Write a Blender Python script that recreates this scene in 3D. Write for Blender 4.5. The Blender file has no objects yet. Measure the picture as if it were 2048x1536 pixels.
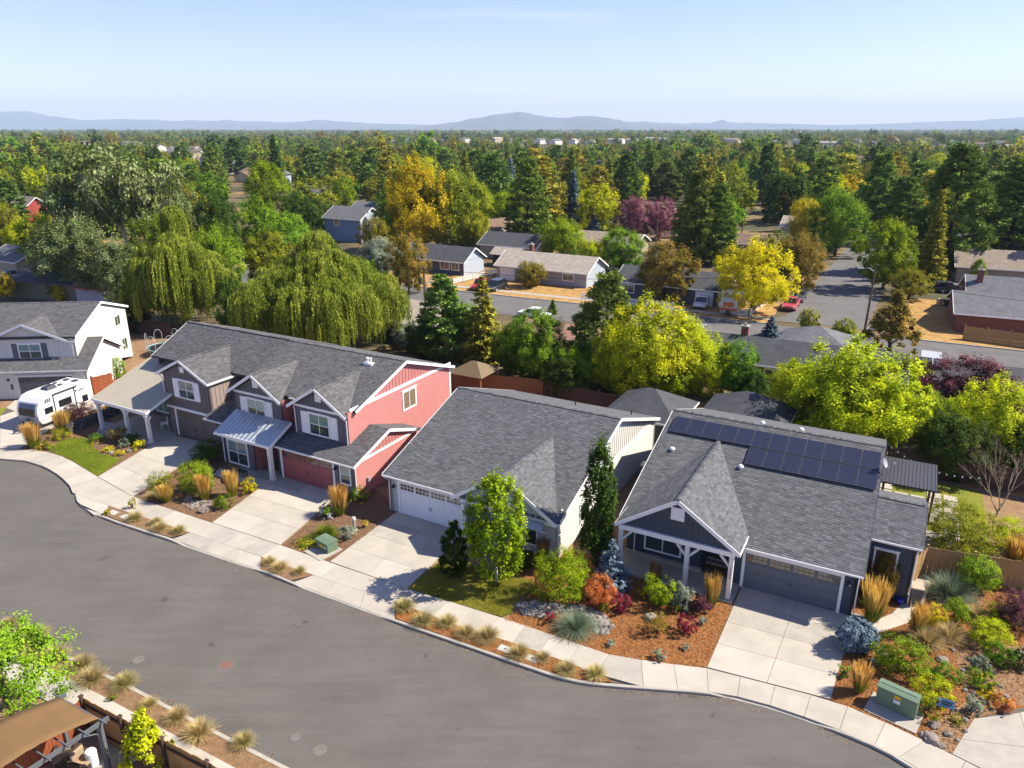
import bpy, bmesh, math, random
import numpy as np
from mathutils import Vector, Matrix
PI = math.pi
R = math.radians
random.seed(7)
scene = bpy.context.scene
C = scene.collection

# ------------------------------------------------------------------ camera, sky, sun, exposure
FPX, CAMH = 1480.0, 24.4                    # focal length in photograph pixels, height of the drone in metres
PITCH = math.atan(512.0 / FPX)
cam_d = bpy.data.cameras.new('camera')
cam_d.sensor_width = 36.0
cam_d.lens = FPX * 36.0 / 2048.0
cam_d.clip_start = 0.5
cam_d.clip_end = 80000
cam = bpy.data.objects.new('camera', cam_d)
C.objects.link(cam)
cam.location = (0, 0, CAMH)
cam.rotation_euler = (PI / 2 - PITCH, 0, 0)
scene.camera = cam

SUN_AZ, SUN_EL = R(5), R(45)                # azimuth measured from +X towards +Y
world = bpy.data.worlds.new('World')
scene.world = world
world.use_nodes = True
wn = world.node_tree
wn.nodes.clear()
sky = wn.nodes.new('ShaderNodeTexSky')
sky.sky_type = 'NISHITA'
sky.sun_disc = False
sky.sun_elevation = SUN_EL
sky.sun_rotation = PI / 2 - SUN_AZ
sky.altitude = 1100
sky.air_density = 1.0
sky.dust_density = 0.3
sky.ozone_density = 2.5
bg = wn.nodes.new('ShaderNodeBackground')
bg.inputs['Strength'].default_value = 0.102
wo = wn.nodes.new('ShaderNodeOutputWorld')
# thin cirrus streaks, all round the sky
tc = wn.nodes.new('ShaderNodeTexCoord')
mp = wn.nodes.new('ShaderNodeMapping')
mp.inputs['Rotation'].default_value = (0, 0, R(-20))
mp.inputs['Scale'].default_value = (1.6, 5.0, 26.0)
nz = wn.nodes.new('ShaderNodeTexNoise')
nz.inputs['Scale'].default_value = 1.3
nz.inputs['Detail'].default_value = 6
nz.inputs['Roughness'].default_value = 0.55
rp = wn.nodes.new('ShaderNodeValToRGB')
rp.color_ramp.elements[0].position = 0.56
rp.color_ramp.elements[0].color = (0, 0, 0, 1)
rp.color_ramp.elements[1].position = 0.80
rp.color_ramp.elements[1].color = (0.22, 0.22, 0.22, 1)
mx = wn.nodes.new('ShaderNodeMix')
mx.data_type = 'RGBA'
mx.inputs['B'].default_value = (8.5, 8.7, 9.2, 1)
L = wn.links.new
L(tc.outputs['Generated'], mp.inputs['Vector'])
L(mp.outputs['Vector'], nz.inputs['Vector'])
L(nz.outputs['Fac'], rp.inputs['Fac'])
L(rp.outputs['Color'], mx.inputs['Factor'])
L(sky.outputs['Color'], mx.inputs['A'])
tn = wn.nodes.new('ShaderNodeMix')
tn.data_type = 'RGBA'
tn.blend_type = 'MULTIPLY'
tn.inputs['Factor'].default_value = 1.0
tn.inputs['B'].default_value = (0.93, 0.815, 1.03, 1)
L(mx.outputs['Result'], tn.inputs['A'])
L(tn.outputs['Result'], bg.inputs['Color'])
L(bg.outputs['Background'], wo.inputs['Surface'])

sun_d = bpy.data.lights.new('sun', 'SUN')
sun_d.energy = 4.8
sun_d.angle = R(0.5)
sun_d.color = (1.0, 0.93, 0.80)
sun = bpy.data.objects.new('sun', sun_d)
C.objects.link(sun)
sdir = Vector((math.cos(SUN_EL) * math.cos(SUN_AZ), math.cos(SUN_EL) * math.sin(SUN_AZ), math.sin(SUN_EL)))
sun.rotation_euler = sdir.to_track_quat('Z', 'Y').to_euler()
sun.location = (60, 0, 80)

scene.view_settings.view_transform = 'Standard'
scene.view_settings.look = 'None'
scene.view_settings.gamma = 1.0
scene.view_settings.exposure = 1.04
scene.view_settings.use_curve_mapping = False
scene.render.engine = 'CYCLES'
scene.cycles.max_bounces = 6
scene.cycles.transparent_max_bounces = 4
scene.cycles.volume_bounces = 0
scene.cycles.caustics_reflective = False
scene.cycles.caustics_refractive = False


# ------------------------------------------------------------------ survey helpers
def G(px, py, z=0.0):
    """world point at height z that was surveyed at this photograph position"""
    u = (px - 1024) / FPX
    v = (py - 768) / FPX
    cp, sp = math.cos(PITCH), math.sin(PITCH)
    d = Vector((u, cp - v * sp, -sp - v * cp))
    t = (z - CAMH) / d.z
    return Vector((d.x * t, d.y * t, z))


def H_at(p, py):
    """height of a point straight above p that was surveyed at row py"""
    v = (py - 768) / FPX
    cp, sp = math.cos(PITCH), math.sin(PITCH)
    return CAMH + p.y * (-sp - v * cp) / (cp - v * sp)


def PXM(p):
    """photograph pixels per metre at p"""
    d = p.y * math.cos(PITCH) - (p.z - CAMH) * math.sin(PITCH)
    return FPX / d


GRID = R(-28.7)
GU = Vector((math.cos(GRID), math.sin(GRID), 0))
GV = Vector((-math.sin(GRID), math.cos(GRID), 0))


# ------------------------------------------------------------------ materials
MATS = {}


def new_mat(name):
    m = bpy.data.materials.new(name)
    m.use_nodes = True
    nt = m.node_tree
    nt.nodes.clear()
    out = nt.nodes.new('ShaderNodeOutputMaterial')
    b = nt.nodes.new('ShaderNodeBsdfPrincipled')
    nt.links.new(b.outputs['BSDF'], out.inputs['Surface'])
    MATS[name] = m
    return m, nt, b, out


def ramp(nt, fac, cols):
    r = nt.nodes.new('ShaderNodeValToRGB')
    e = r.color_ramp.elements
    while len(e) < len(cols):
        e.new(0.5)
    for i, (p, c) in enumerate(cols):
        e[i].position = p
        e[i].color = (c[0], c[1], c[2], 1)
    nt.links.new(fac, r.inputs['Fac'])
    return r


def noise(nt, scale, detail=4, rough=0.55, coord='Object', stretch=None, dist=0.0):
    t = nt.nodes.new('ShaderNodeTexCoord')
    n = nt.nodes.new('ShaderNodeTexNoise')
    n.inputs['Scale'].default_value = scale
    n.inputs['Detail'].default_value = detail
    n.inputs['Roughness'].default_value = rough
    n.inputs['Distortion'].default_value = dist
    src = t.outputs[coord]
    if coord == 'World':
        pass
    if stretch:
        m = nt.nodes.new('ShaderNodeMapping')
        m.inputs['Scale'].default_value = stretch
        nt.links.new(src, m.inputs['Vector'])
        src = m.outputs['Vector']
    nt.links.new(src, n.inputs['Vector'])
    return n


def mixc(nt, fac, a, b, mode='MIX'):
    m = nt.nodes.new('ShaderNodeMix')
    m.data_type = 'RGBA'
    m.blend_type = mode
    for s, x in (('Factor', fac), ('A', a), ('B', b)):
        if isinstance(x, (int, float)):
            m.inputs[s].default_value = x
        elif isinstance(x, (tuple, list)):
            m.inputs[s].default_value = (x[0], x[1], x[2], 1)
        else:
            nt.links.new(x, m.inputs[s])
    return m.outputs['Result']


def bump(nt, b, h, strength, dist=0.02):
    n = nt.nodes.new('ShaderNodeBump')
    n.inputs['Strength'].default_value = strength
    n.inputs['Distance'].default_value = dist
    nt.links.new(h, n.inputs['Height'])
    nt.links.new(n.outputs['Normal'], b.inputs['Normal'])


def pm(name, c, var=0.18, scale=3.0, rough=0.7, metal=0.0, fine=None, bmp=0.0, spec=0.4, stretch=None, c2=None, grain=0.0):
    """paint, wood, concrete ...: two-scale mottling between c and c2, plus optional fine relief"""
    m, nt, b, out = new_mat(name)
    if c2 is None:
        c2 = tuple(x * (1 - var) for x in c)
    n = noise(nt, scale, 5, 0.6, stretch=stretch)
    r = ramp(nt, n.outputs['Fac'], [(0.32, c2), (0.68, c)])
    col = r.outputs['Color']
    if grain:
        g = noise(nt, fine or 60, 3, 0.7)
        gr = ramp(nt, g.outputs['Fac'], [(0.3, (1 - grain,) * 3), (0.7, (1 + grain,) * 3)])
        col = mixc(nt, 1.0, col, gr.outputs['Color'], 'MULTIPLY')
    nt.links.new(col, b.inputs['Base Color'])
    b.inputs['Roughness'].default_value = rough
    b.inputs['Metallic'].default_value = metal
    b.inputs['Specular IOR Level'].default_value = spec
    if bmp:
        g = noise(nt, fine or 60, 4, 0.7)
        bump(nt, b, g.outputs['Fac'], bmp, 0.01)
    return m


def tone_mat(name, cols, rough=0.9, trans=0.0, spec=0.2, objvar=0.0, mott=0.0):
    """colour picked by each piece's own tone value (leaf, blade, shingle, stone), a little by object"""
    m, nt, b, out = new_mat(name)
    a = nt.nodes.new('ShaderNodeAttribute')
    a.attribute_name = 'tone'
    fac = a.outputs['Fac']
    r = ramp(nt, fac, cols)
    col = r.outputs['Color']
    if mott:
        n = noise(nt, mott, 4, 0.7)
        rr = ramp(nt, n.outputs['Fac'], [(0.25, (0.85,) * 3), (0.75, (1.13,) * 3)])
        col = mixc(nt, 1.0, col, rr.outputs['Color'], 'MULTIPLY')
    if objvar:
        o = nt.nodes.new('ShaderNodeObjectInfo')
        hs = nt.nodes.new('ShaderNodeHueSaturation')
        mr = nt.nodes.new('ShaderNodeMapRange')
        mr.inputs['To Min'].default_value = 0.5 - objvar * 0.05
        mr.inputs['To Max'].default_value = 0.5 + objvar * 0.04
        nt.links.new(o.outputs['Random'], mr.inputs['Value'])
        nt.links.new(mr.outputs['Result'], hs.inputs['Hue'])
        w = nt.nodes.new('ShaderNodeMath')
        w.operation = 'MULTIPLY'
        w.inputs[1].default_value = 7.31
        nt.links.new(o.outputs['Random'], w.inputs[0])
        fr = nt.nodes.new('ShaderNodeMath')
        fr.operation = 'FRACT'
        nt.links.new(w.outputs[0], fr.inputs[0])
        mv = nt.nodes.new('ShaderNodeMapRange')
        mv.inputs['To Min'].default_value = 1 - objvar * 0.45
        mv.inputs['To Max'].default_value = 1 + objvar * 0.4
        nt.links.new(fr.outputs[0], mv.inputs['Value'])
        nt.links.new(mv.outputs['Result'], hs.inputs['Value'])
        nt.links.new(col, hs.inputs['Color'])
        col = hs.outputs['Color']
    nt.links.new(col, b.inputs['Base Color'])
    b.inputs['Roughness'].default_value = rough
    b.inputs['Specular IOR Level'].default_value = spec
    if trans:
        t = nt.nodes.new('ShaderNodeBsdfTranslucent')
        nt.links.new(col, t.inputs['Color'])
        ms = nt.nodes.new('ShaderNodeMixShader')
        ms.inputs['Fac'].default_value = trans
        nt.links.new(b.outputs['BSDF'], ms.inputs[1])
        nt.links.new(t.outputs['BSDF'], ms.inputs[2])
        nt.links.new(ms.outputs['Shader'], out.inputs['Surface'])
    return m


# ------------------------------------------------------------------ mesh helpers
def np_mesh(name, verts, quads, tone=None, mat=None, smooth=False):
    me = bpy.data.meshes.new(name)
    verts = np.asarray(verts, np.float32).reshape(-1, 3)
    quads = np.asarray(quads, np.int32)
    k = quads.shape[1]
    me.vertices.add(len(verts))
    me.vertices.foreach_set('co', verts.ravel())
    me.loops.add(quads.size)
    me.loops.foreach_set('vertex_index', quads.ravel())
    me.polygons.add(len(quads))
    me.polygons.foreach_set('loop_start', np.arange(0, quads.size, k, dtype=np.int32))
    me.polygons.foreach_set('loop_total', np.full(len(quads), k, np.int32))
    me.update(calc_edges=True)
    if tone is not None:
        a = me.attributes.new('tone', 'FLOAT', 'FACE')
        a.data.foreach_set('value', np.asarray(tone, np.float32))
    if smooth:
        me.polygons.foreach_set('use_smooth', np.ones(len(quads), bool))
    if mat:
        me.materials.append(MATS[mat])
    return me


class MB:
    """collects simple solids; build() links them as ONE mesh object"""
    def __init__(s):
        s.v, s.f, s.t, s.m = [], [], [], []
        s.cur_t = 0.5
        s.cur_m = 0

    def add(s, vs, fs):
        o = len(s.v)
        s.v += [tuple(v) for v in vs]
        for f in fs:
            s.f.append(tuple(i + o for i in f))
            s.t.append(s.cur_t)
            s.m.append(s.cur_m)
        return s

    def box(s, x0, x1, y0, y1, z0, z1):
        vs = [(x, y, z) for z in (z0, z1) for y in (y0, y1) for x in (x0, x1)]
        return s.add(vs, [(0, 2, 3, 1), (4, 5, 7, 6), (0, 1, 5, 4), (2, 6, 7, 3), (0, 4, 6, 2), (1, 3, 7, 5)])

    def prism(s, poly, z0, z1):
        """vertical prism over a plan polygon; z1 may be a list, one height per corner"""
        n = len(poly)
        a = sum(poly[i][0] * poly[(i + 1) % n][1] - poly[(i + 1) % n][0] * poly[i][1] for i in range(n))
        zs = z1 if isinstance(z1, (list, tuple)) else [z1] * n
        pts = [(p[0], p[1], z) for p, z in zip(poly, zs)]
        if a < 0:
            pts = pts[::-1]
        vs = [(p[0], p[1], z0) for p in pts] + pts
        fs = [tuple(range(n - 1, -1, -1)), tuple(range(n, 2 * n))]
        fs += [(i, (i + 1) % n, n + (i + 1) % n, n + i) for i in range(n)]
        return s.add(vs, fs)

    def slab(s, poly, d):
        """any planar polygon in space, thickened by vector d"""
        n = len(poly)
        poly = [Vector(p) for p in poly]
        d = Vector(d)
        nn = Vector((0, 0, 0))
        for i in range(n):
            nn += poly[i].cross(poly[(i + 1) % n])
        if nn.dot(d) > 0:
            poly = poly[::-1]
        vs = poly + [p + d for p in poly]
        fs = [tuple(range(n)), tuple(range(2 * n - 1, n - 1, -1))]
        fs += [((i + 1) % n, i, n + i, n + (i + 1) % n) for i in range(n)]
        return s.add(vs, fs)

    def beam(s, p0, p1, w, h, up=(0, 0, 1)):
        p0, p1 = Vector(p0), Vector(p1)
        d = (p1 - p0).normalized()
        up = Vector(up)
        sd = d.cross(up)
        if sd.length < 1e-4:
            sd = d.cross(Vector((1, 0, 0)))
        sd.normalize()
        u = sd.cross(d).normalized()
        a, b = sd * w / 2, u * h / 2
        vs = [p0 - a - b, p0 + a - b, p0 + a + b, p0 - a + b, p1 - a - b, p1 + a - b, p1 + a + b, p1 - a + b]
        return s.add(vs, [(0, 1, 2, 3), (7, 6, 5, 4), (0, 4, 5, 1), (1, 5, 6, 2), (2, 6, 7, 3), (3, 7, 4, 0)])

    def tube(s, pts, rad, n=8, cap=True):
        pts = [Vector(p) for p in pts]
        if isinstance(rad, (int, float)):
            rad = [rad] * len(pts)
        vs, fs = [], []
        prev = None
        for i, p in enumerate(pts):
            d = (pts[min(i + 1, len(pts) - 1)] - pts[max(i - 1, 0)])
            d = d.normalized() if d.length > 1e-9 else Vector((0, 0, 1))
            if prev is None:
                a = d.orthogonal().normalized()
            else:
                a = (prev - d * prev.dot(d))
                a = a.normalized() if a.length > 1e-6 else d.orthogonal().normalized()
            prev = a
            b = d.cross(a)
            for k in range(n):
                t = 2 * PI * k / n
                vs.append(p + (a * math.cos(t) + b * math.sin(t)) * rad[i])
        for i in range(len(pts) - 1):
            for k in range(n):
                k2 = (k + 1) % n
                fs.append((i * n + k, i * n + k2, (i + 1) * n + k2, (i + 1) * n + k))
        if cap:
            fs.append(tuple(range(n - 1, -1, -1)))
            o = (len(pts) - 1) * n
            fs.append(tuple(range(o, o + n)))
        return s.add(vs, fs)

    def lathe(s, prof, n=16, c=(0, 0, 0), axis='z'):
        """profile of (radius, height) turned about an axis through c"""
        vs, fs = [], []
        for r, z in prof:
            for k in range(n):
                t = 2 * PI * k / n
                x, y = r * math.cos(t), r * math.sin(t)
                if axis == 'z':
                    vs.append((c[0] + x, c[1] + y, c[2] + z))
                elif axis == 'y':
                    vs.append((c[0] + x, c[1] + z, c[2] - y))
                else:
                    vs.append((c[0] + z, c[1] + x, c[2] + y))
        for i in range(len(prof) - 1):
            for k in range(n):
                k2 = (k + 1) % n
                fs.append((i * n + k, i * n + k2, (i + 1) * n + k2, (i + 1) * n + k))
        fs.append(tuple(range(n - 1, -1, -1)))
        o = (len(prof) - 1) * n
        fs.append(tuple(range(o, o + n)))
        return s.add(vs, fs)

    def loft(s, rings, cap=True):
        n = len(rings[0])
        vs = [p for r in rings for p in r]
        fs = []
        for i in range(len(rings) - 1):
            for k in range(n):
                k2 = (k + 1) % n
                fs.append((i * n + k, i * n + k2, (i + 1) * n + k2, (i + 1) * n + k))
        if cap:
            fs.append(tuple(range(n - 1, -1, -1)))
            o = (len(rings) - 1) * n
            fs.append(tuple(range(o, o + n)))
        return s.add(vs, fs)

    def mesh(s, name, mats, smooth=False, tone=False):
        me = bpy.data.meshes.new(name)
        me.from_pydata(s.v, [], s.f)
        for m in ([mats] if isinstance(mats, str) else mats):
            me.materials.append(MATS[m])
        if not isinstance(mats, str):
            me.polygons.foreach_set('material_index', np.array(s.m, np.int32))
        if tone:
            a = me.attributes.new('tone', 'FLOAT', 'FACE')
            a.data.foreach_set('value', np.array(s.t, np.float32))
        if smooth:
            me.polygons.foreach_set('use_smooth', np.ones(len(s.f), bool))
        me.update()
        return me

    def build(s, name, mat, parent=None, smooth=False, tone=False, fix=False, bev=0.0):
        me = s.mesh(name, mat, smooth, tone)
        if fix:
            bm = bmesh.new()
            bm.from_mesh(me)
            bmesh.ops.recalc_face_normals(bm, faces=bm.faces)
            bm.to_mesh(me)
            bm.free()
        o = link(name, me, parent)
        if bev:
            md = o.modifiers.new('bevel', 'BEVEL')
            md.width = bev
            md.segments = 2
            md.limit_method = 'ANGLE'
        return o


def link(name, me, parent=None, mat=None):
    o = bpy.data.objects.new(name, me)
    C.objects.link(o)
    if parent is not None:
        o.parent = parent
    if mat:
        o.material_slots[0].link = 'OBJECT'
        o.material_slots[0].material = MATS[mat]
    return o


def tag(o, label, cat, group=None):
    o['label'] = label
    o['category'] = cat
    if group:
        o['group'] = group
    return o


def struct(o):
    o['kind'] = 'structure'
    return o


def stuff(o):
    o['kind'] = 'stuff'
    return o


def thing(name, label, cat, loc, rz=0.0, group=None):
    o = bpy.data.objects.new(name, None)
    o.empty_display_size = 0.3
    C.objects.link(o)
    o.location = loc
    o.rotation_euler = (0, 0, rz)
    return tag(o, label, cat, group)


def poly_lerp(pts, n=None, step=None):
    """resample a polyline of Vectors evenly"""
    d = [0.0]
    for a, b in zip(pts, pts[1:]):
        d.append(d[-1] + (b - a).length)
    if n is None:
        n = max(1, int(round(d[-1] / step)))
    out = []
    for i in range(n + 1):
        t = d[-1] * i / n
        j = 0
        while j < len(d) - 2 and d[j + 1] < t:
            j += 1
        w = (t - d[j]) / max(1e-9, d[j + 1] - d[j])
        out.append(pts[j].lerp(pts[j + 1], w))
    return out


def nearest_on(pts, p):
    best, bd = None, 1e18
    for a, b in zip(pts, pts[1:]):
        ab = b - a
        t = max(0, min(1, (p - a).dot(ab) / ab.length_squared))
        q = a + ab * t
        dd = (q - p).length_squared
        if dd < bd:
            best, bd = q, dd
    return best


def in_poly(x, y, poly):
    c = False
    n = len(poly)
    for i in range(n):
        x1, y1 = poly[i][0], poly[i][1]
        x2, y2 = poly[(i + 1) % n][0], poly[(i + 1) % n][1]
        if (y1 > y) != (y2 > y) and x < (x2 - x1) * (y - y1) / (y2 - y1) + x1:
            c = not c
    return c


def clip_rect(poly, x0, x1, y0, y1):
    """clip a 2-D polygon to a rectangle"""
    def cut(p, f, inter):
        out = []
        for i in range(len(p)):
            a, b = p[i - 1], p[i]
            fa, fb = f(a), f(b)
            if fa != fb:
                out.append(inter(a, b))
            if fb:
                out.append(b)
        return out
    ix = lambda X: (lambda a, b: (X, a[1] + (b[1] - a[1]) * (X - a[0]) / (b[0] - a[0])))
    iy = lambda Y: (lambda a, b: (a[0] + (b[0] - a[0]) * (Y - a[1]) / (b[1] - a[1]), Y))
    p = poly
    for f, g in ((lambda q: q[0] >= x0, ix(x0)), (lambda q: q[0] <= x1, ix(x1)),
                 (lambda q: q[1] >= y0, iy(y0)), (lambda q: q[1] <= y1, iy(y1))):
        if len(p) < 3:
            return []
        p = cut(p, f, g)
    return p
# ------------------------------------------------------------------ material library
def asphalt_mat():
    m, nt, b, out = new_mat('asphalt')
    n = noise(nt, 0.3, 6, 0.65)
    r = ramp(nt, n.outputs['Fac'], [(0.3, (0.104, 0.095, 0.084)), (0.7, (0.128, 0.117, 0.104))])
    st = noise(nt, 0.9, 5, 0.7, stretch=(0.25, 2.2, 1))              # worn lanes along the street
    rs_ = ramp(nt, st.outputs['Fac'], [(0.35, (0.93,) * 3), (0.65, (1.06,) * 3)])
    g = noise(nt, 22, 4, 0.8)
    rg_ = ramp(nt, g.outputs['Fac'], [(0.3, (0.8,) * 3), (0.7, (1.2,) * 3)])
    sp = noise(nt, 2.3, 3, 0.6)
    rsp = ramp(nt, sp.outputs['Fac'], [(0.70, (1.0,) * 3), (0.76, (1.22,) * 3)])   # dusty scuffs
    od = noise(nt, 1.1, 2, 0.5, dist=1.0)
    rod = ramp(nt, od.outputs['Fac'], [(0.24, (0.72,) * 3), (0.29, (1.0,) * 3)])   # oil drips
    c = r.outputs['Color']
    for q in (rs_, rg_, rsp, rod):
        c = mixc(nt, 1.0, c, q.outputs['Color'], 'MULTIPLY')
    nt.links.new(c, b.inputs['Base Color'])
    b.inputs['Roughness'].default_value = 0.95
    b.inputs['Specular IOR Level'].default_value = 0.2
    bump(nt, b, g.outputs['Fac'], 0.3, 0.01)


asphalt_mat()
pm('asphalt_old', (0.150, 0.140, 0.132), c2=(0.118, 0.112, 0.108), scale=0.3, rough=0.95, fine=60, bmp=0.2, grain=0.12, spec=0.2)
pm('concrete', (0.43, 0.385, 0.315), c2=(0.36, 0.322, 0.264), scale=0.9, rough=0.9, fine=40, bmp=0.1, grain=0.07, spec=0.2)
pm('concrete_b', (0.39, 0.355, 0.295), c2=(0.315, 0.288, 0.24), scale=1.3, rough=0.9, fine=40, bmp=0.1, grain=0.08, spec=0.2)
pm('concrete_c', (0.46, 0.415, 0.345), c2=(0.39, 0.355, 0.295), scale=0.7, rough=0.9, fine=40, bmp=0.1, grain=0.06, spec=0.2)
pm('joint', (0.12, 0.105, 0.09), rough=1.0)
pm('kerb_concrete', (0.39, 0.36, 0.30), c2=(0.31, 0.285, 0.24), scale=1.5, rough=0.9, fine=40, grain=0.1, bmp=0.15)
pm('mulch_orange', (0.31, 0.128, 0.042), c2=(0.21, 0.083, 0.028), scale=7, rough=1.0, fine=28, bmp=1.0, grain=0.5, spec=0.1)
pm('mulch_brown', (0.22, 0.125, 0.07), c2=(0.14, 0.078, 0.045), scale=5, rough=1.0, fine=28, bmp=1.0, grain=0.45, spec=0.1)
pm('mulch_tan', (0.25, 0.155, 0.085), c2=(0.16, 0.095, 0.05), scale=4, rough=1.0, fine=28, bmp=0.8, grain=0.4, spec=0.1)
pm('dirt', (0.30, 0.19, 0.105), c2=(0.21, 0.125, 0.07), scale=1.5, rough=1.0, fine=20, bmp=0.6, grain=0.25, spec=0.1)
pm('drygrass', (0.44, 0.265, 0.095), c2=(0.27, 0.155, 0.055), scale=0.9, rough=1.0, fine=9, bmp=0.5, grain=0.3, spec=0.1)
pm('turf', (0.14, 0.17, 0.025), c2=(0.22, 0.20, 0.035), scale=0.9, rough=1.0, fine=30, bmp=0.6, grain=0.3, spec=0.1)
pm('white_trim', (0.84, 0.83, 0.80), var=0.06, scale=4, rough=0.55)
pm('white_rough', (0.76, 0.74, 0.70), c2=(0.60, 0.57, 0.53), scale=6, rough=0.7, stretch=(1, 1, 0.15))
pm('white_siding', (0.62, 0.60, 0.54), var=0.05, scale=2, rough=0.6)
pm('cream_siding', (0.62, 0.58, 0.50), var=0.06, scale=2, rough=0.7)
pm('bluegrey_siding', (0.44, 0.47, 0.49), var=0.08, scale=2, rough=0.65)
pm('charcoal_siding', (0.125, 0.125, 0.138), var=0.12, scale=2, rough=0.65)
pm('taupe_siding_lit', (0.30, 0.235, 0.20), var=0.08, scale=2, rough=0.65)  # lighter copy of the dark taupe, sunlight put into the right wall's colour
pm('darktaupe_siding', (0.15, 0.125, 0.122), var=0.1, scale=2, rough=0.65)
pm('red_siding', (0.46, 0.185, 0.165), c2=(0.42, 0.165, 0.15), scale=1.5, rough=0.6)
pm('navy_siding', (0.052, 0.068, 0.094), var=0.12, scale=2, rough=0.6)
pm('navy_door', (0.125, 0.14, 0.16), var=0.08, scale=2, rough=0.5)
pm('pale_door', (0.76, 0.77, 0.78), var=0.04, scale=2, rough=0.5)
pm('red_door', (0.30, 0.085, 0.085), var=0.08, scale=2, rough=0.5)
pm('taupe_door', (0.12, 0.10, 0.095), var=0.08, scale=2, rough=0.5)
pm('dark_interior', (0.02, 0.02, 0.022), rough=0.9)
pm('dark_door', (0.035, 0.028, 0.025), rough=0.5)
pm('metal_beige', (0.42, 0.37, 0.28), var=0.06, scale=1.0, rough=0.45, metal=0.15)
pm('metal_galv', (0.56, 0.59, 0.60), var=0.1, scale=1.5, rough=0.38, metal=0.75)
pm('metal_dark', (0.085, 0.085, 0.09), var=0.1, scale=2, rough=0.45, metal=0.4)
pm('black_metal', (0.02, 0.02, 0.022), rough=0.45)
pm('roof_base', (0.06, 0.06, 0.064), var=0.2, scale=3, rough=1.0)
pm('bronze_metal', (0.20, 0.145, 0.075), var=0.1, scale=2, rough=0.5, metal=0.3)
pm('cedar', (0.30, 0.125, 0.045), c2=(0.20, 0.078, 0.03), scale=3, rough=0.8, stretch=(2, 2, 0.3))
pm('stain_red', (0.32, 0.085, 0.028), c2=(0.22, 0.055, 0.02), scale=3, rough=0.75, stretch=(2, 2, 0.3))
pm('oak', (0.46, 0.28, 0.11), c2=(0.32, 0.18, 0.07), scale=3, rough=0.8, stretch=(2, 2, 0.3))
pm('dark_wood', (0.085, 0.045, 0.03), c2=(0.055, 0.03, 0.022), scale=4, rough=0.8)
pm('pole_wood', (0.17, 0.10, 0.065), c2=(0.11, 0.065, 0.045), scale=3, rough=0.9, stretch=(3, 3, 0.2))
pm('brick', (0.24, 0.085, 0.055), c2=(0.16, 0.06, 0.045), scale=8, rough=0.9)
pm('util_green', (0.125, 0.185, 0.115), var=0.08, scale=2, rough=0.5)
pm('grey_plastic', (0.13, 0.14, 0.15), rough=0.5)
pm('tan_plastic', (0.50, 0.36, 0.24), rough=0.6)
pm('blue_plastic', (0.02, 0.04, 0.35), rough=0.35)
pm('label_white', (0.75, 0.75, 0.72), rough=0.6)
pm('label_yellow', (0.70, 0.42, 0.02), rough=0.6)
pm('sign_blue', (0.22, 0.42, 0.47), var=0.08, scale=5, rough=0.5)
pm('ink', (0.02, 0.02, 0.025), rough=0.6)
pm('rust_iron', (0.20, 0.105, 0.07), c2=(0.14, 0.075, 0.055), scale=8, rough=0.8)
pm('box_lid', (0.50, 0.47, 0.42), c2=(0.40, 0.37, 0.33), scale=6, rough=0.85)
pm('stain_pale', (0.165, 0.15, 0.126), c2=(0.128, 0.116, 0.10), scale=3, rough=0.95)
pm('canvas', (0.18, 0.102, 0.038), c2=(0.155, 0.088, 0.034), scale=1.5, rough=0.9, stretch=(1, 1, 1))
pm('cushion', (0.36, 0.26, 0.16), var=0.1, scale=3, rough=0.9)
pm('wicker', (0.05, 0.035, 0.028), var=0.3, scale=30, rough=0.8)
pm('pergola_metal', (0.12, 0.13, 0.14), var=0.1, scale=3, rough=0.45)
pm('bark', (0.15, 0.10, 0.07), c2=(0.08, 0.055, 0.04), scale=8, rough=1.0, stretch=(3, 3, 0.5), bmp=0.6, fine=20)
pm('bark_dark', (0.075, 0.05, 0.038), c2=(0.045, 0.032, 0.026), scale=8, rough=1.0, stretch=(3, 3, 0.5))
pm('bark_pale', (0.52, 0.49, 0.43), c2=(0.30, 0.27, 0.23), scale=5, rough=0.95, stretch=(1, 1, 2))
pm('bark_bare', (0.40, 0.31, 0.22), c2=(0.27, 0.19, 0.13), scale=8, rough=1.0)
pm('teal', (0.02, 0.28, 0.30), rough=0.6)
pm('rubber', (0.018, 0.018, 0.018), rough=0.9)
pm('chrome', (0.6, 0.6, 0.6), rough=0.25, metal=0.9)
tone_mat('shingle', [(0.0, (0.078, 0.079, 0.082)), (0.5, (0.110, 0.111, 0.115)), (1.0, (0.148, 0.149, 0.154))], rough=0.95, spec=0.25, mott=9)
tone_mat('shingle_warm', [(0.0, (0.078, 0.075, 0.076)), (0.5, (0.108, 0.105, 0.106)), (1.0, (0.142, 0.138, 0.139))], rough=0.95, spec=0.25, mott=9)
tone_mat('stone', [(0.0, (0.10, 0.085, 0.07)), (0.4, (0.22, 0.19, 0.165)), (0.75, (0.32, 0.27, 0.225)), (1.0, (0.19, 0.20, 0.215))], rough=0.9, mott=6)
tone_mat('stone_shaded', [(0.0, (0.05, 0.045, 0.045)), (1.0, (0.15, 0.135, 0.13))], rough=0.9, mott=6)
tone_mat('boulder', [(0.0, (0.15, 0.12, 0.095)), (1.0, (0.29, 0.25, 0.21))], rough=0.95, mott=4)


def glass_mat(name, c, rough=0.06, spec=0.9):
    m, nt, b, out = new_mat(name)
    b.inputs['Base Color'].default_value = (*c, 1)
    b.inputs['Roughness'].default_value = rough
    b.inputs['Specular IOR Level'].default_value = spec
    b.inputs['Coat Weight'].default_value = 0.5
    b.inputs['Coat Roughness'].default_value = 0.03


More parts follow.
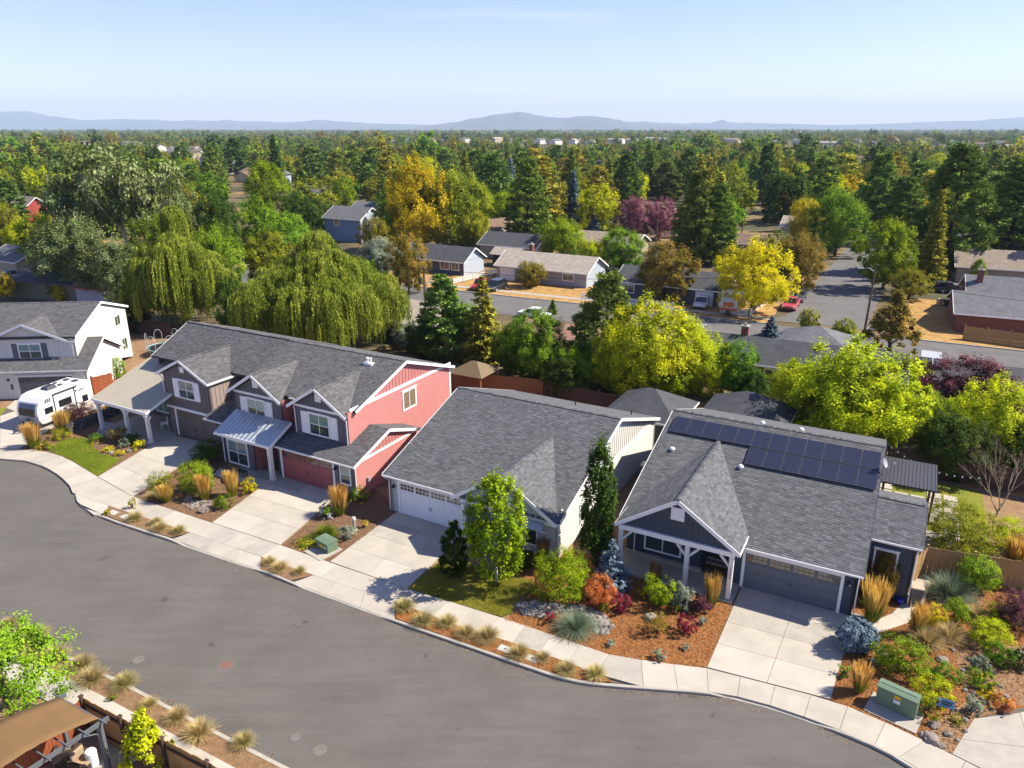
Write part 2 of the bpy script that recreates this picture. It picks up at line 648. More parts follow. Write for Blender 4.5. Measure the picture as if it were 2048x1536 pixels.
glass_mat('pane_blind', (0.16, 0.25, 0.24))
glass_mat('pane_dark', (0.03, 0.045, 0.05))
glass_mat('pane_warm', (0.20, 0.15, 0.09))
glass_mat('pane_green', (0.05, 0.085, 0.04))
glass_mat('car_glass', (0.015, 0.02, 0.025), 0.04)


def far_roof(name, c, course=0.16):
    """shingle roof too far off to tell the shingles apart: courses and blotches as relief only"""
    m, nt, b, out = new_mat(name)
    n = noise(nt, 1.2, 5, 0.65)
    r = ramp(nt, n.outputs['Fac'], [(0.3, tuple(x * 0.78 for x in c)), (0.7, tuple(x * 1.18 for x in c))])
    g = noise(nt, 14, 3, 0.7, stretch=(1, 3, 1))
    gr = ramp(nt, g.outputs['Fac'], [(0.3, (0.8,) * 3), (0.7, (1.2,) * 3)])
    nt.links.new(mixc(nt, 1.0, r.outputs['Color'], gr.outputs['Color'], 'MULTIPLY'), b.inputs['Base Color'])
    b.inputs['Roughness'].default_value = 0.95
    b.inputs['Specular IOR Level'].default_value = 0.2
    bump(nt, b, g.outputs['Fac'], 0.4, 0.03)


far_roof('roof_charcoal', (0.075, 0.077, 0.083))
far_roof('roof_grey', (0.14, 0.14, 0.145))
far_roof('roof_tan', (0.27, 0.215, 0.165))
far_roof('roof_lighttan', (0.36, 0.31, 0.25))
far_roof('roof_pink', (0.30, 0.175, 0.125))
far_roof('roof_brown', (0.18, 0.12, 0.085))


def car_paint(name, c):
    m, nt, b, out = new_mat(name)
    b.inputs['Base Color'].default_value = (*c, 1)
    b.inputs['Roughness'].default_value = 0.35
    b.inputs['Coat Weight'].default_value = 0.6
    b.inputs['Coat Roughness'].default_value = 0.08


for nme, cc in (('paint_white', (0.72, 0.72, 0.70)), ('paint_red', (0.42, 0.025, 0.025)), ('paint_black', (0.025, 0.028, 0.032)),
                ('paint_darkgreen', (0.03, 0.05, 0.055)), ('paint_blue', (0.06, 0.16, 0.26)), ('paint_silver', (0.45, 0.46, 0.47)),
                ('paint_crimson', (0.48, 0.06, 0.08)), ('rv_white', (0.78, 0.78, 0.77)), ('rv_grey', (0.32, 0.33, 0.35)), ('rv_orange', (0.62, 0.12, 0.03)), ('rv_cream', (0.62, 0.56, 0.46))):
    car_paint(nme, cc)


# ------------------------------------------------------------------ house building blocks (local axes: x along the street, y away from it)
_ub = MB().box(-0.5, 0.5, -0.5, 0.5, 0, 1)
UNIT = {}


def unit_box(mat):
    if mat not in UNIT:
        UNIT[mat] = _ub.mesh('unit_piece', mat)
    return UNIT[mat]


class Wall:
    """a vertical plane: origin o, horizontal axis a, outward normal n"""
    def __init__(s, o, a, n):
        s.o, s.a, s.n = Vector(o), Vector(a).normalized(), Vector(n).normalized()

    def P(s, a, z, out=0.0):
        return s.o + s.a * a + s.n * out + Vector((0, 0, z))

    def bx(s, mb, a0, a1, z0, z1, o0, o1):
        return mb.slab([s.P(a0, z0, o0), s.P(a1, z0, o0), s.P(a1, z1, o0), s.P(a0, z1, o0)], s.n * (o1 - o0))


def zspan(poly, a):
    zs = []
    n = len(poly)
    for i in range(n):
        (a1, z1), (a2, z2) = poly[i], poly[(i + 1) % n]
        if (a1 <= a < a2) or (a2 <= a < a1):
            zs.append(z1 + (z2 - z1) * (a - a1) / (a2 - a1))
    return (min(zs), max(zs)) if len(zs) >= 2 else None


def wall(parent, W, poly, mat, siding=None, step=0.41, open_=(), thick=0.14, bmat=None):
    mb = MB()
    mb.slab([W.P(a, z) for a, z in poly], -W.n * thick)
    w = mb.build('wall', mat, parent)
    a0, a1 = min(p[0] for p in poly), max(p[0] for p in poly)
    z0, z1 = min(p[1] for p in poly), max(p[1] for p in poly)
    rz = math.atan2(W.a.y, W.a.x)
    if siding == 'batten':
        a = a0 + step * 0.5
        while a < a1:
            sp = zspan(poly, a)
            if sp:
                iv = [sp]
                for (b0, b1, y0, y1) in open_:
                    if b0 - 0.05 < a < b1 + 0.05:
                        nv = []
                        for (p, q) in iv:
                            if y0 > p:
                                nv.append((p, min(q, y0)))
                            if y1 < q:
                                nv.append((max(p, y1), q))
                        iv = nv
                for (p, q) in iv:
                    if q - p > 0.08:
                        o = link('batten', unit_box(bmat or mat), w)
                        o.location = W.P(a, p, 0.012)
                        o.scale = (0.055, 0.03, q - p)
                        o.rotation_euler = (0, 0, rz)
            a += step
    elif siding == 'lap':
        z = z0
        while z < z1 - 0.02:
            c = clip_rect(poly, a0 - 1, a1 + 1, z + 0.004, min(z + step, z1))
            if len(c) >= 3:
                zl = min(p[1] for p in c)
                m = MB()
                n = len(c)
                zt = z + step
                front = [W.P(p[0], p[1], 0.042 - 0.034 * (p[1] - z) / step) for p in c]
                back = [W.P(p[0], p[1], 0.001) for p in c]
                nn = Vector((0, 0, 0))
                for i in range(n):
                    nn += front[i].cross(front[(i + 1) % n])
                if nn.dot(W.n) < 0:
                    front, back = front[::-1], back[::-1]
                m.add(front + back, [tuple(range(n))] + [((i + 1) % n, i, n + i, n + (i + 1) % n) for i in range(n)])
                m.build('siding_board', mat, w)
            z += step
    return w


def window(parent, W, a0, a1, z0, z1, cols=2, rows=2, trim='white_trim', tw=0.1, panes=('pane_dark', 'pane_blind'), shutters=None, out=0.052, shw=0.55, name='window'):
    m = MB()
    W.bx(m, a0 - tw, a0, z0 - tw, z1 + tw, 0, 0.075)
    W.bx(m, a1, a1 + tw, z0 - tw, z1 + tw, 0, 0.075)
    W.bx(m, a0, a1, z1, z1 + tw, 0, 0.073)
    W.bx(m, a0 - tw * 1.5, a1 + tw * 1.5, z1 + tw, z1 + tw * 1.6, 0, 0.10)
    W.bx(m, a0, a1, z0 - tw, z0, 0, 0.085)
    bw = 0.05
    for i in range(1, cols):
        x = a0 + (a1 - a0) * i / cols
        W.bx(m, x - bw / 2, x + bw / 2, z0, z1, 0, 0.066)
    for j in range(1, rows):
        z = z0 + (z1 - z0) * j / rows
        W.bx(m, a0, a1, z - bw / 2, z + bw / 2, 0, 0.062)
    w = m.build(name, trim, parent)
    for i in range(cols):
        for j in range(rows):
            p = MB()
            W.bx(p, a0 + (a1 - a0) * i / cols + 0.001, a0 + (a1 - a0) * (i + 1) / cols - 0.001,
                 z0 + (z1 - z0) * j / rows + 0.001, z0 + (z1 - z0) * (j + 1) / rows - 0.001, 0.005, out)
            p.build('pane', panes[min(j, len(panes) - 1)], w)
    if shutters:
        for sx in (0, 1):
            b0 = a0 - tw - shw - 0.02 if sx == 0 else a1 + tw + 0.02
            m = MB()
            W.bx(m, b0, b0 + shw, z0 - tw, z1 + tw, 0.0, 0.045)
            for (zz0, zz1) in ((z0 - tw, z0 - tw + 0.1), (z1 + tw - 0.1, z1 + tw)):
                W.bx(m, b0, b0 + shw, zz0, zz1, 0.045, 0.065)
            for aa in (b0, b0 + shw - 0.09):
                W.bx(m, aa, aa + 0.09, z0 - tw + 0.1, z1 + tw - 0.1, 0.045, 0.064)
            # Z brace
            s0, s1 = (b0 + 0.06, b0 + shw - 0.06) if sx == 0 else (b0 + shw - 0.06, b0 + 0.06)
            m.beam(W.P(s0, z0, 0.055), W.P(s1, z1, 0.055), 0.07, 0.016, up=W.n)
            m.build('shutter', shutters, parent)
    return w


def garage_door(parent, W, a0, a1, z1, mat, trim='white_trim', tw=0.16, lite='pane_dark', litebar=None, cols=4, rows=4, z0=0.0, head=True):
    m = MB()
    W.bx(m, a0, a1, z0 + 0.002, z1, -0.02, 0.012)
    d = m.build('garage_door', mat, parent)
    rh = (z1 - z0) / rows
    cw = (a1 - a0) / cols
    for j in range(rows):
        for i in range(cols):
            x0, x1_ = a0 + i * cw + 0.06, a0 + (i + 1) * cw - 0.06
            y0, y1 = z0 + j * rh + 0.05, z0 + (j + 1) * rh - 0.05
            if j == rows - 1:
                mm = MB()
                nx, ny = 4, 2
                for k in range(nx + 1):
                    xx = x0 + (x1_ - x0) * k / nx
                    W.bx(mm, xx - 0.018, xx + 0.018, y0 - 0.018, y1 + 0.018, 0.012, 0.034)
                for k in range(ny + 1):
                    yy = y0 + (y1 - y0) * k / ny
                    W.bx(mm, x0, x1_, yy - 0.018, yy + 0.018, 0.012, 0.032)
                mm.build('door_light', litebar or mat, d)
                for k in range(nx):
                    for q in range(ny):
                        p = MB()
                        W.bx(p, x0 + (x1_ - x0) * k / nx + 0.019, x0 + (x1_ - x0) * (k + 1) / nx - 0.019,
                             y0 + (y1 - y0) * q / ny + 0.019, y0 + (y1 - y0) * (q + 1) / ny - 0.019, 0.013, 0.02)
                        p.build('pane', lite, d)
            else:
                mm = MB()
                W.bx(mm, x0, x1_, y0, y1, 0.013, 0.030)
                W.bx(mm, x0 + 0.05, x1_ - 0.05, y0 + 0.05, y1 - 0.05, 0.030, 0.036)
                mm.build('door_panel', mat, d)
    hm = MB()
    for s in (-0.09, 0.09):
        W.bx(hm, (a0 + a1) / 2 + s - 0.015, (a0 + a1) / 2 + s + 0.015, z0 + rh * 1.35, z0 + rh * 1.85, 0.014, 0.05)
    hm.build('door_handle', 'black_metal', d)
    t = MB()
    W.bx(t, a0 - tw, a0, z0, z1 + tw, 0, 0.07)
    W.bx(t, a1, a1 + tw, z0, z1 + tw, 0, 0.07)
    if head:
        W.bx(t, a0, a1, z1, z1 + tw, 0, 0.068)
        W.bx(t, a0 - tw - 0.03, a1 + tw + 0.03, z1 + tw, z1 + tw + 0.05, 0, 0.10)
    t.build('door_trim', trim, parent)
    return d


SH_W = (0.24, 0.31, 0.38)
SH_T = (0.05, 0.3, 0.5, 0.7, 0.95)
SH_MESH = {}


def shingle_mesh(wi, ti, mat):
    k = (wi, ti, mat)
    if k not in SH_MESH:
        m = MB()
        m.cur_t = SH_T[ti]
        w, e = SH_W[wi] - 0.008, 0.15
        vs = [(0, 0, 0), (w, 0, 0), (w, e, 0), (0, e, 0), (0, 0, 0.02), (w, 0, 0.02), (w, e, 0.004), (0, e, 0.004)]
        m.add(vs, [(4, 5, 6, 7), (0, 1, 5, 4), (1, 2, 6, 5), (3, 0, 4, 7)])
        SH_MESH[k] = m.mesh('shingle', mat, tone=True)
    return SH_MESH[k]


def roof_plane(parent, pts, mat='shingle', singles=0, thick=0.16, shingles=True, base='roof_base', seed=0, drop=(0, 0, -1)):
    """pts: 3-D polygon; its first two points are the eave. Deck slab plus real shingles in courses."""
    pts = [Vector(p) for p in pts]
    rnd = random.Random(seed + int(pts[0].x * 100))
    e = (pts[1] - pts[0]).normalized()
    nn = Vector((0, 0, 0))
    for i in range(len(pts)):
        nn += pts[i].cross(pts[(i + 1) % len(pts)])
    nn.normalize()
    if nn.z < 0:
        nn = -nn
    up = nn.cross(e).normalized()
    if up.z < 0:
        up = -up
    if e.cross(up).dot(nn) < 0:
        e = -e
    mb = MB()
    mb.slab(pts, Vector(drop) * thick)
    roof = mb.build('roof', base, parent)
    if not shingles:
        return roof
    o = pts[0]
    p2 = [((p - o).dot(e), (p - o).dot(up)) for p in pts]
    x0, x1 = min(p[0] for p in p2), max(p[0] for p in p2)
    y0, y1 = min(p[1] for p in p2), max(p[1] for p in p2)
    rot = Matrix((e, up, nn)).transposed()
    V, F, T = [], [], []
    full = []
    y = y0
    row = 0
    while y < y1 - 0.01:
        x = x0 - rnd.random() * 0.3
        while x < x1:
            wi = rnd.randrange(3)
            w = SH_W[wi]
            ti = rnd.choice((0, 1, 1, 2, 2, 2, 3, 3, 4))
            c = clip_rect(p2, x, x + w - 0.008, y, min(y + 0.15, y1))
            if len(c) >= 3:
                is_full = len(c) == 4 and abs((c[0][0] - c[2][0]) * (c[0][1] - c[2][1])) > 0.97 * (w - 0.008) * 0.15 and y + 0.15 <= y1
                if is_full:
                    full.append((x, y, wi, ti))
                else:
                    b = len(V)
                    top = [o + e * q[0] + up * q[1] + nn * (0.02 - 0.016 * (q[1] - y) / 0.15) for q in c]
                    V += top
                    F.append(tuple(range(b, b + len(c))))
                    T.append(SH_T[ti])
            x += w
        y += 0.15
        row += 1
    ind = set()
    if singles:
        ind = set(range(min(singles, len(full))))
    for i, (x, yy, wi, ti) in enumerate(full):
        if i in ind:
            s = link('shingle', shingle_mesh(wi, ti, mat), roof)
            s.matrix_local = Matrix.Translation(o + e * x + up * yy + nn * 0.001) @ rot.to_4x4()
            continue
        w = SH_W[wi] - 0.008
        b = len(V)
        for (dx, dy, dz) in ((0, 0, .001), (w, 0, .001), (w, .15, .001), (0, .15, .001), (0, 0, .02), (w, 0, .02), (w, .15, .004), (0, .15, .004)):
            V.append(o + e * (x + dx) + up * (yy + dy) + nn * dz)
        for f in ((4, 5, 6, 7), (0, 1, 5, 4), (1, 2, 6, 5), (3, 0, 4, 7)):
            F.append(tuple(b + k for k in f))
            T.append(SH_T[ti])
    me = bpy.data.meshes.new('shingles')
    me.from_pydata(V, [], F)
    a = me.attributes.new('tone', 'FLOAT', 'FACE')
    a.data.foreach_set('value', np.array(T, np.float32))
    me.materials.append(MATS[mat])
    sh = link('shingles', me, roof)
    sh['kind'] = 'stuff'
    return roof


def ridge_cap(parent, p0, p1, mat='shingle', n=None):
    """overlapping cap shingles along a ridge"""
    p0, p1 = Vector(p0), Vector(p1)
    d = (p1 - p0)
    Ln = d.length
    d.normalize()
    sd = d.cross(Vector((0, 0, 1))).normalized()
    m = MB()
    k = int(Ln / 0.2)
    for i in range(k):
        m.cur_t = random.choice(SH_T)
        a, b = p0 + d * (i * 0.2), p0 + d * (i * 0.2 + 0.205)
        up0, up1 = Vector((0, 0, 0.045)), Vector((0, 0, 0.025))
        dn = Vector((0, 0, -0.03))
        vs = [a - sd * 0.15 + dn + up0 * .6, a + up0, a + sd * 0.15 + dn + up0 * .6, b - sd * 0.15 + dn + up1 * .3, b + up1, b + sd * 0.15 + dn + up1 * .3]
        m.add(vs, [(0, 1, 4, 3), (1, 2, 5, 4), (0, 2, 1)])
    o = m.build('ridge_cap', mat, parent, tone=True)
    return o


def dormer(parent, g0, g1, vg, zg, zp, ve, ze, s, mat='shingle', seed=1, singles=0, zshift=0.03):
    """gable-ended cross roof running back into a main slope z = ze + s*(y-ve)"""
    um = (g0 + g1) / 2
    v0 = max(ve + (zg - ze) / s, vg + 0.05)
    vm = ve + (zp - ze) / s
    q = zshift
    roof_plane(parent, [(g1, vg, zg + q), (g1, v0, zg + q), (um, vm, zp + q), (um, vg, zp + q)], mat, seed=seed, singles=singles)
    roof_plane(parent, [(g0, v0, zg + q), (g0, vg, zg + q), (um, vg, zp + q), (um, vm, zp + q)], mat, seed=seed + 1)
    ridge_cap(parent, (um, vg, zp + q + 0.02), (um, vm, zp + q + 0.02), mat)
    m = MB()
    for gx in (g0, g1):
        sg = -1 if gx == g0 else 1
        m.beam((gx + sg * 0.01, vg - 0.02, zg - 0.09 + q), (um + sg * 0.002, vg - 0.02, zp - 0.09 + q), 0.035, 0.22, up=(0, 0, 1))
    m.build('rake_board', 'white_trim', parent)
    for gx, b in ((g0, v0), (g1, v0)):
        sg = -1 if gx == g0 else 1
        if b - vg > 0.2:
            m = MB()
            m.box(gx - 0.02 + sg * 0.03, gx + 0.02 + sg * 0.03, vg, b - 0.05, zg - 0.19 + q, zg - 0.01 + q)
            m.build('fascia', 'white_trim', parent)
    return um, vm


def gutter(parent, p0, p1, mat='white_trim', w=0.12):
    p0, p1 = Vector(p0), Vector(p1)
    d = (p1 - p0).normalized()
    n = d.cross(Vector((0, 0, 1))).normalized()
    m = MB()
    prof = [(0, 0), (0, -0.12), (w * 0.7, -0.12), (w, -0.02), (w, 0), (w - 0.012, 0), (w - 0.012, -0.02), (w * 0.65, -0.108), (0.012, -0.108), (0.012, 0)]
    m.loft([[p + n * a + Vector((0, 0, b)) for a, b in prof] for p in (p0, p1)])
    return m.build('gutter', mat, parent, fix=True)


def downspout(parent, pts, mat='white_trim', r=0.04):
    m = MB()
    m.tube(pts, r, 6)
    return m.build('downspout', mat, parent)


def column(parent, x, y, z1, w=0.24, mat='white_rough', z0=0.0, base=True, cap=True):
    m = MB()
    m.box(x - w / 2, x + w / 2, y - w / 2, y + w / 2, z0, z1)
    if base:
        m.box(x - w / 2 - 0.035, x + w / 2 + 0.035, y - w / 2 - 0.035, y + w / 2 + 0.035, z0 + 0.001, z0 + 0.22)
    if cap:
        m.box(x - w / 2 - 0.03, x + w / 2 + 0.03, y - w / 2 - 0.03, y + w / 2 + 0.03, z1 - 0.16, z1 - 0.001)
    return m.build('column', mat, parent)


def roof_vent(parent, x, y, z, s):
    m = MB()
    m.lathe([(0.10, -0.1), (0.10, 0.10), (0.17, 0.10), (0.17, 0.15), (0.12, 0.22), (0.04, 0.25)], 12, (x, y, z))
    m.build('roof_vent', 'chrome' if False else 'white_trim', parent, smooth=False)


def wall_lamp(parent, W, a, z):
    m = MB()
    W.bx(m, a - 0.05, a + 0.05, z - 0.05, z + 0.08, 0.0, 0.04)
    p = W.P(a, z + 0.1, 0.18)
    m.tube([W.P(a, z + 0.03, 0.03), W.P(a, z + 0.2, 0.1), p], 0.015, 6)
    m.lathe([(0.03, 0.02), (0.05, -0.02), (0.15, -0.12), (0.14, -0.125)], 12, p)
    m.build('wall_lamp', 'black_metal', parent)


def text_part(parent, body, W, a, z, size, mat='ink', out=0.03, vertical=False, name='house_number'):
    holder = None
    ms = MB()
    chars = list(body) if vertical else [body]
    for i, ch in enumerate(chars):
        cu = bpy.data.curves.new('lettering', 'FONT')
        cu.body = ch
        cu.size = size
        cu.align_x = 'CENTER'
        cu.extrude = 0.006
        ob = bpy.data.objects.new('lettering', cu)
        C.objects.link(ob)
        dg = bpy.context.evaluated_depsgraph_get()
        me = bpy.data.meshes.new_from_object(ob.evaluated_get(dg))
        me.name = name
        bpy.data.objects.remove(ob)
        bpy.data.curves.remove(cu)
        me.materials.clear()
        me.materials.append(MATS[mat])
        o = link(name, me, parent)
        rot = Matrix((W.a, Vector((0, 0, 1)), W.n)).transposed().to_4x4()
        o.matrix_local = Matrix.Translation(W.P(a, z - (i * size * 0.9 if vertical else 0), out)) @ rot


def standing_seam(parent, pts, mat, step=0.4, thick=0.05, name='metal_roof'):
    """metal roof sheet (first two points = eave) with raised seams"""
    pts = [Vector(p) for p in pts]
    e = (pts[1] - pts[0])
    Ln = e.length
    e.normalize()
    m = MB()
    m.slab(pts, Vector((0, 0, -thick)))
    r = m.build(name, mat, parent)
    nn = (pts[1] - pts[0]).cross(pts[-1] - pts[0]).normalized()
    if nn.z < 0:
        nn = -nn
    up = nn.cross(e).normalized()
    if up.z < 0:
        up = -up
    o = pts[0]
    p2 = [((p - o).dot(e), (p - o).dot(up)) for p in pts]
    a = 0.02
    while a < Ln:
        sp = zspan(p2, a)
        if sp and sp[1] - sp[0] > 0.1:
            s = MB()
            s.beam(o + e * a + up * (sp[0] + 0.01) + nn * 0.016, o + e * a + up * (sp[1] - 0.01) + nn * 0.016, 0.025, 0.03, up=nn)
            s.build('seam', mat, r)
        a += step
    return r
# ------------------------------------------------------------------ ground, streets, pavements
GZ, RZ = -0.17, -0.13


def sheet(name, poly, z, mat, thick=None):
    m = MB()
    if thick:
        m.prism([(p[0], p[1]) for p in poly], z - thick, z)
    else:
        n = len(poly)
        a = sum(poly[i][0] * poly[(i + 1) % n][1] - poly[(i + 1) % n][0] * poly[i][1] for i in range(n))
        pp = poly if a > 0 else poly[::-1]
        m.add([(p[0], p[1], z) for p in pp], [tuple(range(n))])
    return struct(m.build(name, mat))


gm, nt, b, out = new_mat('ground_mix')
n1 = noise(nt, 0.05, 5, 0.6)
r1 = ramp(nt, n1.outputs['Fac'], [(0.40, (0.055, 0.055, 0.02)), (0.52, (0.13, 0.09, 0.038)), (0.66, (0.30, 0.185, 0.075))])
n2 = noise(nt, 1.7, 5, 0.7)
r2 = ramp(nt, n2.outputs['Fac'], [(0.3, (0.7,) * 3), (0.7, (1.2,) * 3)])
nt.links.new(mixc(nt, 1.0, r1.outputs['Color'], r2.outputs['Color'], 'MULTIPLY'), b.inputs['Base Color'])
b.inputs['Roughness'].default_value = 1.0
bump(nt, b, n2.outputs['Fac'], 0.6, 0.2)
g = MB()
S = 30000
g.add([(-S, -400, GZ), (S, -400, GZ), (S, S, GZ), (-S, S, GZ)], [(0, 1, 2, 3)])
struct(g.build('ground', 'ground_mix'))


def GP(lst, z=0.0):
    return [G(x, y, z) for x, y in lst]


# front street: far kerb line, near kerb line
O_px = [(0, 917), (51, 921), (89, 933), (122, 953), (140, 972), (152, 1000), (172, 1022), (198, 1031), (234, 1045), (295, 1065), (340, 1079), (368, 1090), (432, 1112), (501, 1135),
        (522, 1141), (583, 1166), (604, 1174), (676, 1200), (760, 1231), (828, 1256), (924, 1289), (1027, 1325), (1112, 1354), (1170, 1367), (1249, 1374), (1307, 1378),
        (1402, 1385), (1460, 1393), (1530, 1411), (1600, 1434), (1670, 1460), (1736, 1487), (1795, 1516), (1823, 1536)]
O = GP(O_px)
d0 = (O[1] - O[0]).normalized()
O = [O[0] - d0 * 40, O[0] - d0 * 15] + O
dl = (O[-1] - O[-3]).normalized()
O = O + [O[-1] + dl * 4, O[-1] + dl * 12, O[-1] + dl * 45]
N_px = [(0, 1243), (96, 1291), (260, 1370), (410, 1449), (560, 1526)]
N = GP(N_px)
dn = (N[-1] - N[0]).normalized()
N = [N[0] - dn * 40] + N + [N[-1] + dn * 50]
sheet('road', [(p.x, p.y) for p in O] + [(p.x, p.y) for p in N[::-1]], RZ, 'asphalt')


def offset_line(pts, d):
    out = []
    for i, p in enumerate(pts):
        t = (pts[min(i + 1, len(pts) - 1)] - pts[max(i - 1, 0)]).normalized()
        out.append(p + Vector((-t.y, t.x, 0)) * d)
    return out


low = [(96, 206), (343, 525), (583, 786), (1420, 1672)]     # dropped kerb at the driveways (surveyed columns)


def px_of(p):
    cp, sp = math.cos(PITCH), math.sin(PITCH)
    d = p - Vector((0, 0, CAMH))
    return 1024 + FPX * d.x / (d.y * cp - d.z * sp)


kerb = struct(MB().prism([(p.x, p.y) for p in O] + [(p.x, p.y) for p in offset_line(O, 0.17)[::-1]], GZ - 0.05, RZ + 0.006).build('kerb', 'joint'))
Or = poly_lerp(O, step=0.75)
On = offset_line(Or, 0.16)
for i in range(0, len(Or) - 1, 4):
    seg = list(range(i, min(i + 5, len(Or))))
    a, bq = [Or[k] for k in seg], [On[k] for k in seg]
    if len(a) < 2:
        continue
    a[0] = a[0].lerp(a[1], 0.008)
    bq[0] = bq[0].lerp(bq[1], 0.008)
    tops_a, tops_b = [], []
    for p in a:
        x = px_of(p)
        h = 0.0
        for (l0, l1) in low:
            if l0 < x < l1:
                h = max(h, min(1.0, min(x - l0, l1 - x) / 22.0))
        tops_a.append(-0.002 - 0.10 * h)
        tops_b.append(-0.002 - 0.085 * h)
    m = MB()
    rings = []
    for p, q, za, zb in zip(a, bq, tops_a, tops_b):
        rings.append([(p.x, p.y, GZ), (q.x, q.y, GZ), (q.x, q.y, zb), (p.x + (q.x - p.x) * .12, p.y + (q.y - p.y) * .12, za), (p.x, p.y, za - 0.02)])
    m.loft(rings)
    m.build('kerb_stone', 'kerb_concrete', kerb, fix=True)

# pavement slabs between the inner edge I and the parkway line J
I_px = [(0, 898), (71, 900), (96, 904), (132, 915), (162, 933), (193, 952), (222, 969), (265, 993), (422, 1045), (561, 1090), (658, 1124), (816, 1178), (907, 1205), (1013, 1238), (1112, 1272),
        (1215, 1308), (1303, 1323), (1413, 1336), (1500, 1358), (1585, 1380), (1661, 1400), (1722, 1422), (1834, 1474), (1900, 1506), (1960, 1537)]
J_px = [(0, 916), (51, 920), (88, 932), (121, 952), (139, 971), (151, 999), (172, 1018), (200, 1014), (219, 1012), (380, 1065), (522, 1113), (626, 1150), (789, 1203), (914, 1251), (1027, 1286),
        (1136, 1325), (1232, 1363), (1249, 1371), (1307, 1375), (1402, 1381), (1460, 1389), (1530, 1407), (1600, 1430), (1670, 1456), (1736, 1483), (1795, 1511), (1823, 1532)]
I_, J_ = GP(I_px), GP(J_px)
I_ = [I_[0] - d0 * 25] + I_ + [I_[-1] + dl * 15]
J_ = [J_[0] - d0 * 25] + J_ + [J_[-1] + dl * 25]
pave = struct(MB().prism([(p.x, p.y) for p in I_] + [(p.x, p.y) for p in offset_line(O, 0.165)[::-1]], GZ - 0.03, -0.098).build('pavement', 'joint'))
Ir = poly_lerp(I_, step=1.55)
Jr = [nearest_on(J_, p) for p in Ir]
cm = ['concrete', 'concrete_b', 'concrete_c', 'concrete']
rs = random.Random(3)


def shrink(poly, g):
    """inset a plan polygon by g on every side"""
    n = len(poly)
    ar = sum(poly[i].x * poly[(i + 1) % n].y - poly[(i + 1) % n].x * poly[i].y for i in range(n))
    if ar < 0:
        poly = poly[::-1]
    out = []
    for i in range(n):
        a, b_, c = poly[i - 1], poly[i], poly[(i + 1) % n]
        d1, d2 = (b_ - a).normalized(), (c - b_).normalized()
        n1, n2 = Vector((-d1.y, d1.x, 0)), Vector((-d2.y, d2.x, 0))
        bis = n1 + n2
        k = max(0.35, bis.length_squared / 2)
        out.append(b_ + bis * (g / k) if bis.length > 1e-6 else b_ + n1 * g)
    return out if ar > 0 else out[::-1]


def concrete_slab(poly, parent, z=0.0, zs=None, gap=0.009):
    poly = shrink([Vector((p[0], p[1], 0)) for p in poly], gap)
    m = MB()
    m.prism([(p.x, p.y) for p in poly], GZ + 0.01, zs if zs else z)
    return m.build('concrete_slab', rs.choice(cm), parent)


for i in range(len(Ir) - 1):
    if (Jr[i] - Jr[i + 1]).length < 0.05 and (Ir[i] - Jr[i]).length < 0.3:
        continue
    q = [Ir[i], Ir[i + 1], Jr[i + 1], Jr[i]]
    if (Jr[i] - Jr[i + 1]).length < 0.05:
        q = q[:3]
    concrete_slab(q, pave, z=-0.001 * (i % 2))
concrete_slab(GP([(160, 1008), (172, 1017), (217, 1012), (204, 1028), (188, 1030)]), pave)
concrete_slab(GP([(150, 984), (217, 1011), (200, 1016), (172, 1018), (154, 1002)]), pave, z=-0.008, gap=0.0)
# aprons between pavement and dropped kerb
for top, bot in (([(380, 1065), (430, 1081), (480, 1099), (522, 1113)], [(345, 1076), (410, 1101), (468, 1121), (522, 1138)]),
                 ([(626, 1150), (670, 1164), (730, 1183), (789, 1203)], [(585, 1163), (650, 1187), (720, 1213), (790, 1240)])):
    t, bb = GP(top), GP(bot)
    for k in range(3):
        concrete_slab([t[k], t[k + 1], bb[k + 1], bb[k]], pave, zs=[-0.006, -0.006, -0.075, -0.075])


def bilerp(q, s, t):
    return q[0].lerp(q[1], s).lerp(q[3].lerp(q[2], s), t)


def driveway(name, quad, nx, ny, z=0.0):
    """quad: house-left, house-right, street-right, street-left (photograph survey points)"""
    q = GP(quad)
    par = struct(MB().prism([(p.x, p.y) for p in q], GZ - 0.02, z - 0.05).build(name, 'joint'))
    for i in range(nx):
        for j in range(ny):
            c = [bilerp(q, i / nx, j / ny), bilerp(q, (i + 1) / nx, j / ny), bilerp(q, (i + 1) / nx, (j + 1) / ny), bilerp(q, i / nx, (j + 1) / ny)]
            concrete_slab(c, par, z=z)
    return par


dw = driveway('driveway', [(1486, 1166), (1712, 1226), (1661, 1398), (1414, 1334)], 2, 4)
concrete_slab(GP([(1712, 1226), (1745, 1236), (1735, 1248), (1690, 1262)]), dw)
dw2 = driveway('driveway', [(800, 1018), (942, 1054), (814, 1177), (660, 1123)], 2, 4)
concrete_slab(GP([(942, 1054), (1030, 1076), (1010, 1100), (905, 1090)]), dw2, z=-0.003)
dw3 = driveway('driveway', [(563, 944), (692, 976), (560, 1089), (424, 1045)], 2, 4)
for k in range(3):
    t0 = [(440, 935), (482, 946), (524, 957), (563, 966)]
    t1 = [(425, 950), (462, 960), (500, 972), (530, 982)]
    concrete_slab(GP([t0[k], t0[k + 1], t1[k + 1], t1[k]]), dw3, z=-0.004)
concrete_slab(GP([(482, 930), (563, 944), (555, 962), (482, 946)]), dw3, z=-0.006)
dw4 = driveway('driveway', [(338, 868), (428, 889), (266, 993), (196, 953)], 2, 4)
concrete_slab(GP([(205, 842), (338, 868), (318, 880), (290, 893), (190, 868)]), dw4, z=-0.005)
par = struct(MB().prism([(p.x, p.y) for p in GP([(-60, 900), (38, 898), (84, 868), (112, 852), (215, 808), (200, 780), (30, 800), (12, 816), (-60, 850)])], GZ - .02, -0.05).build('driveway', 'joint'))
